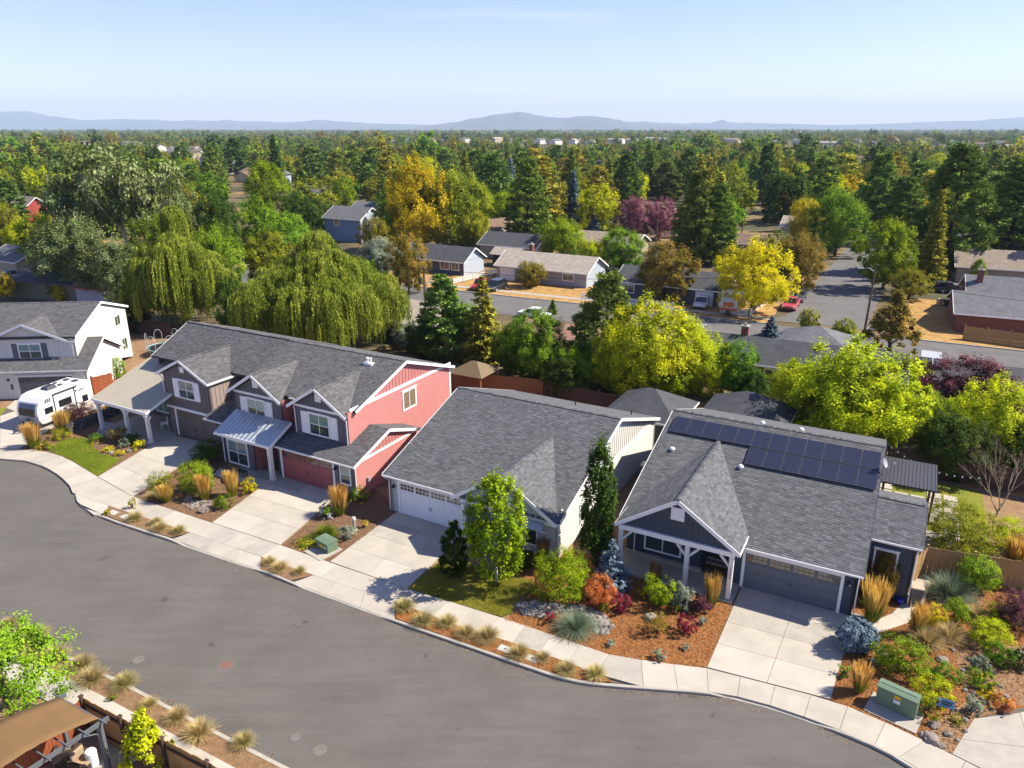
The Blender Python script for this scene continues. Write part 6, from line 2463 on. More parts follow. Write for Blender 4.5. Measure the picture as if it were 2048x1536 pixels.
tone_mat('chip', [(0, (0.10, 0.04, 0.014)), (0.5, (0.25, 0.112, 0.04)), (1.0, (0.42, 0.24, 0.10))], rough=0.95)
tone_mat('chip_brown', [(0, (0.06, 0.03, 0.018)), (0.5, (0.21, 0.12, 0.068)), (1.0, (0.38, 0.25, 0.15))], rough=0.95)
chips([(1006, 1240), (1112, 1272), (1215, 1308), (1303, 1323), (1413, 1335), (1466, 1208), (1400, 1190), (1260, 1150), (1062, 1165), (1045, 1205)], 14000, 'chip', 1)
chips([(1661, 1399), (1722, 1422), (1834, 1474), (1904, 1507), (1948, 1437), (2090, 1395), (2090, 1160), (1845, 1150), (1700, 1260)], 22000, 'chip', 2)
chips([(789, 1203), (914, 1251), (1027, 1286), (1136, 1325), (1230, 1363), (1165, 1363), (1027, 1319), (850, 1257)], 4000, 'chip', 3)
chips([(562, 1090), (658, 1124), (800, 1022), (720, 960), (690, 985)], 7000, 'chip_brown', 4)
chips([(266, 993), (422, 1045), (530, 978), (470, 950), (425, 890), (372, 915)], 7000, 'chip_brown', 5)
chips([(38, 899), (96, 904), (132, 915), (193, 952), (300, 892), (210, 850), (112, 852), (84, 868)], 6000, 'chip_brown', 6)


def litter(pts, n, seed, wid, side):
    """fallen leaves and grit drifted along a kerb"""
    rng = np.random.default_rng(seed)
    pl = poly_lerp(pts, n=400)
    idx = rng.integers(0, 400, n)
    keep_ = (np.sin(idx * .21 + seed) + np.sin(idx * .077)) > -0.3
    idx = idx[keep_]
    c = []
    for i in idx:
        a, b__ = pl[i], pl[i + 1]
        d = (b__ - a).normalized()
        q = a.lerp(b__, rng.random()) + Vector((-d.y, d.x, 0)) * side * abs(rng.normal(0, wid))
        c.append((q.x, q.y, RZ + 0.012))
    c = np.array(c)
    nr = np.array([0, 0, 1.0]) + 0.3 * unit_rand(rng, len(c))
    nr /= np.linalg.norm(nr, axis=1, keepdims=True)
    v, q = leaf_quads(c, nr, rng.uniform(0.03, 0.09, len(c)), 0.6, rng)
    stuff(link('leaf_litter', np_mesh('leaf_litter', v, q, rng.random(len(c)), 'chip_brown')))


litter(O[2:-3], 2600, 3, 0.22, -1)
litter(N[1:-1], 1500, 9, 0.25, 1)

# retaining wall with shade put into its stone colour, between the trailer pad and the taupe porch
a0, a1 = G(140, 866), G(246, 822)
rw = thing('retaining_wall', 'low stone retaining wall coloured as in shade beside the taupe porch', 'wall', a0, math.atan2(a1.y - a0.y, a1.x - a0.x))
Ln = (a1 - a0).length
rg = random.Random(4)
for row in range(4):
    x = -rg.random() * 0.3
    while x < Ln:
        w = rg.uniform(0.3, 0.6)
        m = MB()
        m.cur_t = rg.random()
        d = rg.uniform(-0.03, 0.03)
        m.box(x + 0.01, x + w - 0.01, -0.18 + d + row * 0.03, 0.2, row * 0.2 - 0.02, row * 0.2 + 0.175)
        m.build('stone', 'stone_shaded', rw, tone=True, bev=0.02)
        x += w
MB().box(0, Ln, 0.0, 0.22, -0.05, 0.78).build('core', 'dark_interior', rw)

# ------------------------------------------------------------------ utility cabinets, bin, sign, vent
def cabinet(px_l, px_r, depth, hgt, label, small=False):
    a, bq = G(*px_l), G(*px_r)
    rz = math.atan2(bq.y - a.y, bq.x - a.x)
    w = (bq - a).length
    t = thing('utility_cabinet', label, 'utility cabinet', a, rz)
    MB().box(0, w, 0, depth, 0.03, hgt * 0.86).build('body', 'util_green', t, bev=0.015)
    m = MB()
    rings = []
    for y, z in ((-0.04, hgt * 0.86), (-0.04, hgt * 0.93), (depth * 0.5, hgt), (depth + 0.04, hgt * 0.95), (depth + 0.04, hgt * 0.86)):
        rings.append([(-0.03, y, z), (w + 0.03, y, z)])
    vs = [p for r_ in rings for p in r_]
    fs = [(2 * i, 2 * i + 1, 2 * i + 3, 2 * i + 2) for i in range(4)] + [(0, 2, 4, 6, 8), (9, 7, 5, 3, 1), (0, 8, 9, 1)]
    m.add(vs, fs)
    m.build('lid', 'util_green', t, fix=True)
    if not small:
        MB().box(w / 2 - 0.008, w / 2 + 0.008, -0.006, 0.0, 0.1, hgt * 0.8).build('door_seam', 'black_metal', t)
        MB().box(0.1, w - 0.1, depth * 0.42, depth * 0.46, hgt * 0.985, hgt * 1.0).build('lid_seam', 'black_metal', t)
        MB().box(w * .44, w * .60, -0.012, 0, hgt * 0.66, hgt * 0.82).build('warning_label', 'label_yellow', t)
        MB().box(w * .43, w * .60, -0.013, 0, hgt * 0.44, hgt * 0.60).build('notice_label', 'label_white', t)
    else:
        MB().box(w * .3, w * .62, -0.012, 0, hgt * 0.35, hgt * 0.62).build('warning_label', 'label_yellow', t)
        MB().box(w * .72, w * .86, -0.012, 0, hgt * 0.42, hgt * 0.58).build('notice_label', 'label_white', t)
    MB().box(-0.25, w + 0.25, -0.75, depth + 0.15, -0.1, 0.03).build('pad', 'concrete_b', t)
    return t


cabinet((1749, 1406), (1828, 1442), 0.55, 1.05, 'large green utility cabinet on a concrete pad at the right')
cabinet((633, 1096), (656, 1109), 0.75, 0.72, 'small square green utility box between two driveways', True)
p = G(1884, 1425)
t = thing('plaque_sign', 'pale blue plaque sign leaning among the garden shrubs', 'sign', (p.x, p.y, 0), GRID)
m = MB()
m.slab([(-0.42, 0, 0.30), (0.42, 0, 0.30), (0.42, 0.16, 0.62), (0.05, 0.17, 0.64), (-0.42, 0.16, 0.62)], (0, 0.03, -0.03))
m.build('panel', 'sign_blue', t)
for x in (-0.3, 0.3):
    MB().box(x - .03, x + .03, 0.06, 0.1, -0.05, 0.4).build('post', 'metal_dark', t)
m = MB()
sw = Wall((0, -0.004, 0.0), X1, Vector((0, -0.9, 0.45)))
nrm = Vector((0, -0.9, 0.45)).normalized()
for k, (x0, x1_) in enumerate(((-0.1, 0.36), (-0.1, 0.30), (-0.1, 0.34), (-0.1, 0.2))):
    f = 0.25 + 0.17 * k
    c = Vector((0, 0.16 * (1 - f), 0.62 - 0.32 * f)) + nrm * 0.008
    m.beam(c + Vector((x0, 0, 0)), c + Vector((x1_, 0, 0)), 0.035, 0.006, up=nrm)
cc = Vector((-0.27, 0.08, 0.47)) + nrm * 0.008
m.tube([cc, cc + nrm * 0.006], 0.1, 16)
m.build('lettering', 'ink', t)

p = G(1828, 1205)
t = thing('waste_bin', 'grey wheeled bin with tan lid on the side path', 'bin', (p.x, p.y, 0), R(-20))
m = MB()
m.loft([[(-0.25, -0.27, 0.06), (0.25, -0.27, 0.06), (0.25, 0.27, 0.06), (-0.25, 0.27, 0.06)], [(-0.31, -0.36, 1.02), (0.31, -0.36, 1.02), (0.31, 0.36, 1.02), (-0.31, 0.36, 1.02)]])
m.build('body', 'grey_plastic', t, bev=0.02)
m = MB()
m.loft([[(-0.33, -0.40, 1.02), (0.33, -0.40, 1.02), (0.33, 0.38, 1.02), (-0.33, 0.38, 1.02)], [(-0.30, -0.36, 1.10), (0.30, -0.36, 1.10), (0.30, 0.36, 1.12), (-0.30, 0.36, 1.12)]])
m.build('lid', 'tan_plastic', t, bev=0.02)
for sx in (-1, 1):
    m = MB()
    m.lathe([(0.12, -0.03), (0.12, 0.03)], 14, (sx * 0.28, 0.27, 0.12), 'x')
    m.build('wheel', 'rubber', t)
p = G(1799, 1206)
m = MB()
m.lathe([(0.16, 0), (0.20, 0.05), (0.22, 0.2), (0.2, 0.34), (0.17, 0.36), (0.16, 0.3), (0.02, 0.28)], 18)
o = m.build('garden_pot', 'blue_plastic', smooth=True)
o.location = (p.x, p.y, -0.02)
tag(o, 'shiny cobalt blue pot beside the grey bin', 'pot')
p = G(709, 1060)
t = thing('vent_pipe', 'pale green vent pipe with cap standing in the mulch', 'pipe', (p.x, p.y, 0))
m = MB()
m.lathe([(0.10, -0.05), (0.10, 0.75)], 14)
m.build('pipe', 'leaf_greygreen' if False else 'rv_grey', t)
m = MB()
m.lathe([(0.13, 0.72), (0.14, 0.80), (0.12, 0.92), (0.05, 0.95)], 14)
m.build('cap', 'rv_cream', t)
m = MB()
m.lathe([(0.2, -0.05), (0.2, 0.02)], 16)
m.build('collar', 'concrete', t)
# bench by the red house door
p = G(484, 952)
t = thing('bench', 'small dark metal bench under the red house window', 'bench', (p.x, p.y, 0), R(-29))
MB().box(-0.45, 0.45, -0.18, 0.18, 0.42, 0.47).build('seat', 'black_metal', t)
for (x, y) in ((-.4, -.14), (.4, -.14), (-.4, .14), (.4, .14)):
    MB().box(x - .025, x + .025, y - .025, y + .025, 0, 0.42).build('leg', 'black_metal', t)
# white chair and planter at the taupe door
p = G(330, 856)
t = thing('porch_chair', 'pale chair in shade beside the taupe garage', 'chair', (p.x, p.y, 0.05), R(-60))
MB().box(-.28, .28, -.28, .28, 0.38, 0.44).build('seat', 'rv_white', t)
MB().box(-.28, .28, .24, .3, 0.44, 0.95).build('backrest', 'rv_white', t)
for (x, y) in ((-.25, -.25), (.25, -.25), (-.25, .25), (.25, .25)):
    MB().box(x - .03, x + .03, y - .03, y + .03, 0, 0.38).build('leg', 'rv_white', t)


# ------------------------------------------------------------------ fences
def board_fence(name, a, bq, hgt, mat, label, bw=0.145, posts=2.4, cap=False, post_mat=None, pm_h=0.12, side=1, rails=True, jit=0.012, group=None, dog=False):
    a, bq = Vector(a), Vector(bq)
    rz = math.atan2(bq.y - a.y, bq.x - a.x)
    Ln = (bq - a).length
    t = thing(name, label, 'fence', (a.x, a.y, 0), rz, group)
    rg = random.Random(int(a.x * 10))
    n = int(Ln / bw)
    me = {}
    for k in range(n):
        v = k % 5
        if v not in me:
            m = MB()
            h = hgt - 0.012 * v
            m.box(0.004, bw - 0.006, 0, 0.022, -0.05, h)
            me[v] = m.mesh('board', mat)
        o = link('board', me[v], t)
        o.location = (k * bw, rg.uniform(-jit, jit), 0)
    if rails:
        for z in (0.3, hgt - 0.3):
            MB().box(0, Ln, 0.03 * side - 0.0, 0.03 * side + 0.05 * side, z - 0.045, z + 0.045).build('rail', post_mat or mat, t)
    k = 0
    while k <= Ln + 0.01:
        m = MB()
        m.box(k - 0.06, k + 0.06, (0.03 if side > 0 else -0.13), (0.15 if side > 0 else -0.02), -0.1, hgt + pm_h)
        if cap:
            m.box(k - 0.085, k + 0.085, (0.0 if side > 0 else -0.16), (0.18 if side > 0 else 0.01), hgt + pm_h, hgt + pm_h + 0.05)
        m.build('post', post_mat or mat, t)
        k += posts
    return t


f0, f1 = G(1846, 1147), G(2120, 1190)
board_fence('board_fence', f0, f1, 1.75, 'oak', 'brown wooden board fence at the right of the navy house', side=1)
fz = hloc(8.3, 4.6)
board_fence('gate_fence', (fz.x, fz.y, 0), (f0.x, f0.y, 0), 1.75, 'oak', 'short wooden gate piece between navy wing and fence', posts=1.2)
# stained orange fence piece next to the travel trailer
a0, a1 = G(190, 790), G(232, 779)
board_fence('fence_panel', a0, a1, 1.8, 'stain_red', 'orange stained fence panel behind the travel trailer', side=1)
a0, a1 = G(246, 664), G(345, 676)
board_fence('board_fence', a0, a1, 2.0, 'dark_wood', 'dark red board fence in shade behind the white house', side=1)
# long rear fence
r0, r1 = G(890, 743, 1.8), G(1087, 760, 1.8)
r2, r3 = G(1196, 784, 1.8), G(1780, 893, 1.8)
board_fence('board_fence', (r0.x, r0.y, 0), (r1.x, r1.y, 0), 1.85, 'cedar', 'red brown board fence behind the gazebo')
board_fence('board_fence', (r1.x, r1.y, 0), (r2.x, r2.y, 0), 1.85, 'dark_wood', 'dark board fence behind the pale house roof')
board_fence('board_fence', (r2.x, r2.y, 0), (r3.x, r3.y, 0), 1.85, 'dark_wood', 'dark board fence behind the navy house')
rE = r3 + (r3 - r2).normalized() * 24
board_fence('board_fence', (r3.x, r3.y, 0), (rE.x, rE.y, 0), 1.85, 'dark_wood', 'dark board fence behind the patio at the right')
d_ = (r2 - r1).normalized()
rB = r0 - d_ * 26
board_fence('board_fence', (rB.x, rB.y, 0), (r0.x, r0.y, 0), 1.85, 'cedar', 'board fence hidden behind the red house under the willows')

# ------------------------------------------------------------------ gazebo
gz = G(952, 760)
gz = Vector((-3.6, 67.8, 0))
t = thing('gazebo', 'bronze hip roofed gazebo behind the red house', 'gazebo', gz, GRID)
m = MB()
e, z0, z1 = 1.95, 2.35, 3.3
m.add([(-e, -e, z0), (e, -e, z0), (e, e, z0), (-e, e, z0), (-0.25, 0, z1), (0.25, 0, z1)], [(0, 1, 5, 4), (1, 2, 5), (2, 3, 4, 5), (3, 0, 4), (3, 2, 1, 0)])
rf = m.build('roof', 'bronze_metal', t)
for sx in range(-7, 8):
    x = sx * 0.25
    fr_ = 1 - abs(x) / e
    zt = z0 + (z1 - z0) * min(1, fr_ * 1.0)
    for sy in (-1, 1):
        s_ = MB()
        s_.beam((x, sy * e, z0 + 0.02), (x, sy * e * (1 - min(1, fr_)), zt + 0.02), 0.03, 0.03)
        s_.build('seam', 'bronze_metal', rf)
for (x, y) in ((-1.6, -1.6), (1.6, -1.6), (1.6, 1.6), (-1.6, 1.6)):
    MB().box(x - .07, x + .07, y - .07, y + .07, -0.1, 2.35).build('post', 'cedar', t)
    for (dx, dy) in ((-1 if x > 0 else 1, 0), (0, -1 if y > 0 else 1)):
        m = MB()
        m.tube([(x, y, 1.6), (x + dx * .15, y + dy * .15, 2.0), (x + dx * .5, y + dy * .5, 2.3)], 0.05, 6)
        m.build('bracket', 'cedar', t)
for y in (-1.6, 1.6):
    MB().box(-1.65, 1.65, y - .05, y + .05, 2.2, 2.34).build('beam', 'cedar', t)
# trampoline behind the taupe house
tp = G(310, 712)
t = thing('trampoline', 'round trampoline frame with white hoops and blue rim', 'trampoline', (tp.x + .8, tp.y + 1.0, 0))
m = MB()
rr_ = 1.9
m.tube([(rr_ * math.cos(k * PI / 12), rr_ * math.sin(k * PI / 12), 0.8) for k in range(25)], 0.06, 6)
m.build('rim', 'sign_blue', t)
m = MB()
m.lathe([(rr_ - 0.1, 0.78), (0.01, 0.77)], 24)
m.build('mat', 'black_metal', t)
for k in range(6):
    a = k * PI / 3
    b2 = a + PI / 7
    m = MB()
    p0 = Vector((rr_ * math.cos(a), rr_ * math.sin(a), 0))
    p1_ = Vector((rr_ * math.cos(b2), rr_ * math.sin(b2), 0))
    m.tube([p0, p0 + Vector((0, 0, 2.0)), p0.lerp(p1_, .25) + Vector((0, 0, 2.45)), p0.lerp(p1_, .75) + Vector((0, 0, 2.45)), p1_ + Vector((0, 0, 2.0)), p1_], 0.028, 6)
    m.build('hoop', 'paint_silver', t)

# string lights from the navy house
m = MB()
a0, a1 = hloc(5.9, 18.4, 3.0), G(1975, 955, 2.6)
pts = [a0.lerp(a1, k / 14) - Vector((0, 0, 0.8 * math.sin(PI * k / 14))) for k in range(15)]
t = thing('string_lights', 'sagging string of white garden bulbs behind the navy house', 'string lights', a0)
m.tube([p_ - a0 for p_ in pts], 0.012, 4)
m.build('wire', 'ink', t)
for k in range(1, 14):
    m = MB()
    m.lathe([(0.02, 0), (0.05, -0.06), (0.045, -0.12), (0.01, -0.15)], 8, tuple(pts[k] - a0))
    m.build('bulb', 'label_white', t)
# bare tree at the right edge
bt = G(1985, 1068)
bh = H_at(bt, 870)
t = thing('bare_tree', 'leafless pale branched tree behind the wooden fence', 'tree', (bt.x, bt.y, 0))
m = MB()
rg = random.Random(8)


def twig(p, d, ln, r, lev):
    q = p + d * ln
    m.tube([p, p.lerp(q, .5) + Vector((rg.uniform(-1, 1), rg.uniform(-1, 1), 0)) * ln * .06, q], [r, r * .75, r * .5], 5 if lev > 2 else 4, cap=False)
    if lev == 0:
        return
    for k in range(3 if lev > 1 else 4):
        nd = (d + Vector((rg.uniform(-1, 1), rg.uniform(-1, 1), rg.uniform(-0.1, .5))) * 0.62).normalized()
        twig(p.lerp(q, rg.uniform(.55, 1)), nd, ln * rg.uniform(.6, .85), r * .55, lev - 1)


twig(Vector((0, 0, -0.1)), Vector((0.05, 0, 1)), bh * 0.33, 0.09, 5)
m.build('branches', 'bark_bare', t)
# ------------------------------------------------------------------ near left corner: pergola, fence, seats
def C6(x, y):
    return x * .1611, 1380 + y * .1611


fa, fb, fc = G(*C6(1020, 60), 1.95), G(*C6(1500, 310), 1.95), G(410, 1516, 1.95)
fd = (fc - fa).normalized()
fend = fa + fd * 22
board_fence('board_fence', (fa.x, fa.y, 0), (fend.x, fend.y, 0), 1.8, 'oak', 'brown capped fence along the near pavement', posts=(fb - fa).length, cap=True, post_mat='dark_wood', side=-1)
fn = Vector((-fd.y, fd.x, 0))
f2 = fa - fn * 14
board_fence('board_fence', (f2.x, f2.y, 0), (fa.x, fa.y, 0), 1.8, 'stain_red', 'orange fence running off the lower left corner behind the shade tree', posts=2.4, cap=True, post_mat='dark_wood', side=1)
PZ = 2.45
b1a, b1b = G(*C6(1350, 345), PZ), G(*C6(500, 905), PZ)
b2a, b2b = G(*C6(820, 55), PZ), G(*C6(0, 545), PZ)
base = G(*C6(1365, 940))
t = thing('pergola', 'dark metal pergola with arched tan canopy at the lower left', 'pergola', (base.x, base.y, 0))
bd = (b1b - b1a).normalized()
L0 = 6.2
off = Vector((base.x, base.y, 0))
rows = []
for (q, nm) in ((b1a, 1), (b2a, 2)):
    m = MB()
    e1 = q + bd * L0
    m.beam(q - off, e1 - off, 0.09, 0.18)
    m.build('beam', 'pergola_metal', t)
    for s_ in (0.4, L0 - 0.75):
        c = q + bd * s_ - off
        MB().box(c.x - .09, c.x + .09, c.y - .09, c.y + .09, -0.05, PZ - 0.09).build('post', 'pergola_metal', t)
        mm = MB()
        dd = bd if s_ < 2 else -bd
        mm.tube([c + Vector((0, 0, -0.75)), c + dd * .15 + Vector((0, 0, -0.35)), c + dd * .6 + Vector((0, 0, -0.12))], 0.03, 6)
        mm.build('brace', 'pergola_metal', t)
nr = 9
cross = (b2a - b1a)
for k in range(nr):
    s_ = 0.3 + (L0 - 0.6) * k / (nr - 1)
    p0_, p1_ = b1a + bd * s_ - off, b2a + bd * s_ - off
    ex = (p1_ - p0_).normalized() * 0.35
    m = MB()
    m.beam(p0_ - ex + Vector((0, 0, 0.12)), p1_ + ex + Vector((0, 0, 0.12)), 0.05, 0.06)
    m.build('rafter', 'pergola_metal', t)
# canopy: arched along the beams, with soft sag between battens
n_u, n_v = 24, 6
vs, fs = [], []
inn = cross.normalized() * 0.12
for i in range(n_u + 1):
    s_ = 0.3 + (L0 - 0.6) * i / n_u
    z = 0.16 + 0.55 * math.sin(PI * i / n_u) + 0.015 * math.sin(i * PI * 0.75)
    for j in range(n_v + 1):
        p_ = (b1a + inn).lerp(b2a - inn, j / n_v) + bd * s_ - off
        vs.append((p_.x, p_.y, PZ + z - 0.03 * math.sin(PI * j / n_v)))
for i in range(n_u):
    for j in range(n_v):
        a = i * (n_v + 1) + j
        fs.append((a, a + 1, a + n_v + 2, a + n_v + 1))
m = MB()
m.add(vs, fs)
o = m.build('canopy', 'canvas', t, smooth=True, fix=True)
md = o.modifiers.new('thickness', 'SOLIDIFY')
md.thickness = 0.02
# patio under it, paving, seats
c0 = (b1a + b2a) / 2 + bd * 2.2
pt = struct(MB().prism([(p_.x, p_.y) for p_ in (b1a - bd * .6 - cross * .1, b1a + bd * 7, b1a + bd * 7 + cross * 1.1, b1a - bd * .6 + cross * 1.1)], -0.12, -0.03).build('patio', 'concrete_b'))
sx, sy = bd, Vector((-bd.y, bd.x, 0))
q0 = b1a + bd * 1.0 - sy * 2.2
for i in range(7):
    for j in range(6):
        a = Vector((q0.x, q0.y, 0)) + sx * (i * 0.62 + (0.31 if j % 2 else 0)) + sy * (j * 0.42)
        pl = [a, a + sx * 0.58, a + sx * 0.58 + sy * 0.38, a + sy * 0.38]
        MB().prism([(p_.x, p_.y) for p_ in pl], -0.1, -0.005).build('paver', rs.choice(('box_lid', 'tan_plastic', 'concrete_b')), pt)


def armchair(p_, rz, label):
    t_ = thing('patio_chair', label, 'armchair', (p_.x, p_.y, -0.02), rz, 'wicker seats under the pergola')
    MB().box(-.42, .42, -.4, .4, 0.05, 0.32).build('base', 'wicker', t_, bev=0.02)
    MB().box(-.30, .30, -.38, .30, 0.32, 0.46).build('seat_cushion', 'cushion', t_, bev=0.04)
    MB().box(-.40, .40, .28, .42, 0.32, 0.82).build('backrest', 'wicker', t_, bev=0.03)
    MB().box(-.30, .30, .14, .28, 0.46, 0.86).build('back_cushion', 'cushion', t_, bev=0.05)
    for s_ in (-1, 1):
        MB().box(s_ * .36 - .06, s_ * .36 + .06, -.4, .3, 0.32, 0.6).build('arm', 'wicker', t_, bev=0.02)
    return t_


ga = GRID + PI / 2
armchair(G(*C6(830, 880)), ga + 2.4, 'dark wicker armchair with tan cushion nearest the pergola post')
armchair(G(*C6(1040, 960)), ga + 0.2, 'tan cushioned armchair at the bottom edge beside the white drum')
armchair(G(*C6(640, 720)), ga + 2.4, 'wicker armchair half under the canopy')
p_ = G(*C6(1160, 930))
m = MB()
m.lathe([(0.2, 0), (0.22, 0.03), (0.22, 0.68), (0.19, 0.74), (0.02, 0.76)], 18)
o = m.build('side_drum', 'rv_white', smooth=False)
o.location = (p_.x, p_.y, 0)
tag(o, 'white drum side table at the bottom edge', 'side table')
# near planting strip grasses and near trees
for k, (x, y, w) in enumerate(((14, 1255, 34), (10, 1290, 46), (66, 1283, 52), (160, 1338, 46), (180, 1368, 54), (108, 1320, 46), (246, 1376, 48), (296, 1416, 34), (350, 1444, 46), (394, 1478, 58), (485, 1494, 44), (62, 1312, 40))):
    tuft(x, y, w, 'pale grass tuft, number %s counted from the left along the near strip' % ['one', 'three', 'four', 'seven', 'eight', 'six', 'nine', 'ten', 'eleven', 'twelve', 'thirteen', 'five'][k] if k else 'pale grass tuft at the left edge on the near kerb', 'tan', 'pale grasses in the near strip')
shrub(224, 1401, 1388, 18, 'grass_green', 'small yellow green clump on the near strip', 0.06, 'vase')
p = G(60, 1478)
t = thing('shade_tree', 'loose bronze green tree at the lower left corner', 'tree', (p.x, p.y, 0))
hh = 4.9
a, b_ = link('trunk', NEAR_D[0][0], t), link('crown', crown_at('crown', 'leaf_rust', 511, 1.05, 0.85, 0.026, 120, 110, 0.26, 'column', 0.4, 0.35, 0.6, z0=0.15), t, 'leaf_green')
for o in (a, b_):
    o.scale = (hh, hh, hh)
t.location = (G(40, 1455).x - 0.2, G(40, 1455).y, 0)
p = G(305, 1560)
t = thing('small_tree', 'small yellow green tree inside the near fence', 'tree', (p.x, p.y, 0))
hh = H_at(p, 1428)
a, b_ = link('trunk', NEAR_D[1][0], t), link('crown', crown_at('crown', 'leaf_yellowgreen', 502, 0.95, 0.95, 0.05, 90, 60, 0.2, 'cone', 0.4, 0.3, 0.62, z0=0.05), t)
for o in (a, b_):
    o.scale = (hh * .8, hh * .8, hh)
# ------------------------------------------------------------------ travel trailer
q0, q1, qb = G(79, 851, 0.5), G(29, 838, 0.5), G(186, 807, 0.5)
ax = (qb - q0)
LT = ax.length
ax.normalize()
WT = 2.35
t = thing('travel_trailer', 'white travel trailer with dark stripes parked before the white house', 'trailer', (q0.x, q0.y, 0), math.atan2(ax.y, ax.x))
TH = 2.85
prof = [(0.55, 0.42), (LT, 0.42), (LT, TH - 0.1), (LT - 0.1, TH), (1.3, TH), (0.75, TH - 0.12), (0.35, TH - 0.5), (0.12, TH - 1.0), (0.05, 1.5), (0.1, 0.9), (0.25, 0.55)]
m = MB()
m.loft([[(x, y, z) for x, z in prof] for y in (0.0, WT)])
m.build('body', 'rv_white', t, fix=True, bev=0.05)
m = MB()
for y0, y1 in ((-0.012, 0.0), (WT, WT + 0.012)):
    m.slab([(0.3, y0, 0.5), (LT - 0.02, y0, 0.5), (LT - 0.02, y0, 0.82), (0.14, y0, 0.82)], (0, y1 - y0, 0))
m.build('skirt', 'rv_cream', t)
m = MB()
for (xa_, za_), (xb_, zb_) in (((.05, 1.2), (.03, 1.52)), ((.03, 1.52), (.10, 1.86)), ((.10, 1.86), (.27, 2.25))):
    m.slab([(xa_, .3, za_), (xa_, WT - .3, za_), (xb_, WT - .3, zb_), (xb_, .3, zb_)], (-0.045, 0, 0))
m.build('front_window', 'car_glass', t)
m = MB()
m.slab([(0.22, 0.15, 0.5), (0.22, WT - .15, 0.5), (0.03, WT - .15, 1.2), (0.03, .15, 1.2)], (-0.04, 0, 0))
m.build('front_cap', 'rv_grey', t)


def side_panel(x0, x1, z0, z1, mat, nm, d=0.025):
    m_ = MB()
    m_.slab([(x0, -0.001, z0), (x1, -0.001, z0), (x1, -0.001, z1), (x0, -0.001, z1)], (0, -d, 0))
    return m_.build(nm, mat, t)


for (x0, x1, z0, z1) in ((0.75, 1.55, 1.2, 1.75), (2.2, 3.5, 1.35, 1.95), (4.6, 5.2, 1.0, 1.6)):
    side_panel(x0, min(x1, LT - .4), z0, z1, 'car_glass', 'window')
side_panel(1.72, 1.82, 0.55, 2.6, 'ink', 'stripe')
side_panel(3.85, 3.95, 0.55, 2.6, 'ink', 'stripe')
side_panel(0.5, 1.5, 0.52, 0.8, 'rv_white', 'hatch', 0.03)
side_panel(0.2, LT - 0.05, 0.84, 0.87, 'ink', 'stripe', 0.015)
side_panel(0.35, LT - 0.05, 1.98, 2.0, 'ink', 'stripe', 0.015)
tw_ = Wall((0, 0, 0), X1, -Y1)
text_part(t, 'APEX', tw_, min(4.75, LT - 0.9), 2.1, 0.3, out=0.015, name='lettering')
m = MB()
for k in range(3):
    m.slab([(0.85 + k * .2, -0.001, 2.15), (0.98 + k * .2, -0.001, 2.15), (1.1 + k * .2, -0.001, 2.5), (0.97 + k * .2, -0.001, 2.5)], (0, -0.015, 0))
m.slab([(4.0, -0.001, 2.32), (4.25, -0.001, 2.32), (4.05, -0.001, 2.1)], (0, -0.015, 0))
m.build('emblem', 'ink', t)
m = MB()
m.slab([(1.72, -0.02, 2.62), (4.2, -0.02, 2.62), (4.2, -0.14, 2.68), (1.72, -0.14, 2.68)], (0, 0, 0.1))
m.build('awning', 'metal_dark', t)
m = MB()
m.loft([[(2.0, 0.75, TH), (3.0, 0.75, TH), (3.0, 1.6, TH), (2.0, 1.6, TH)], [(2.1, 0.85, TH + .25), (2.9, 0.85, TH + .3), (2.9, 1.5, TH + .3), (2.1, 1.5, TH + .25)]])
m.build('air_conditioner', 'metal_dark', t)
for (x, y, w) in ((3.4, 0.9, .3), (4.6, 1.5, .4), (4.6, 0.5, .45), (3.6, 1.7, .25)):
    MB().box(x, x + w, y, y + w, TH, TH + 0.1).build('roof_hatch', 'metal_dark', t)
for x in (LT * .52, LT * .52 + 0.8):
    for y in (0.08, WT - .08):
        m = MB()
        m.lathe([(0.33, -.1), (0.36, -.06), (0.36, .06), (0.33, .1)], 18, (x, y, 0.34), 'y')
        m.build('wheel', 'rubber', t)
m = MB()
m.beam((0.5, 0.3, 0.45), (-1.1, WT / 2, 0.5), 0.08, 0.12)
m.beam((0.5, WT - .3, 0.45), (-1.1, WT / 2, 0.5), 0.08, 0.12)
m.tube([(-1.0, WT / 2, 0.9), (-1.0, WT / 2, 0.05)], 0.04, 8)
m.build('hitch', 'metal_dark', t)
m = MB()
m.lathe([(0.26, 0.5), (0.28, 0.7), (0.24, 0.95), (0.1, 1.0)], 14, (-0.25, WT / 2, 0))
m.build('gas_cover', 'metal_dark', t)


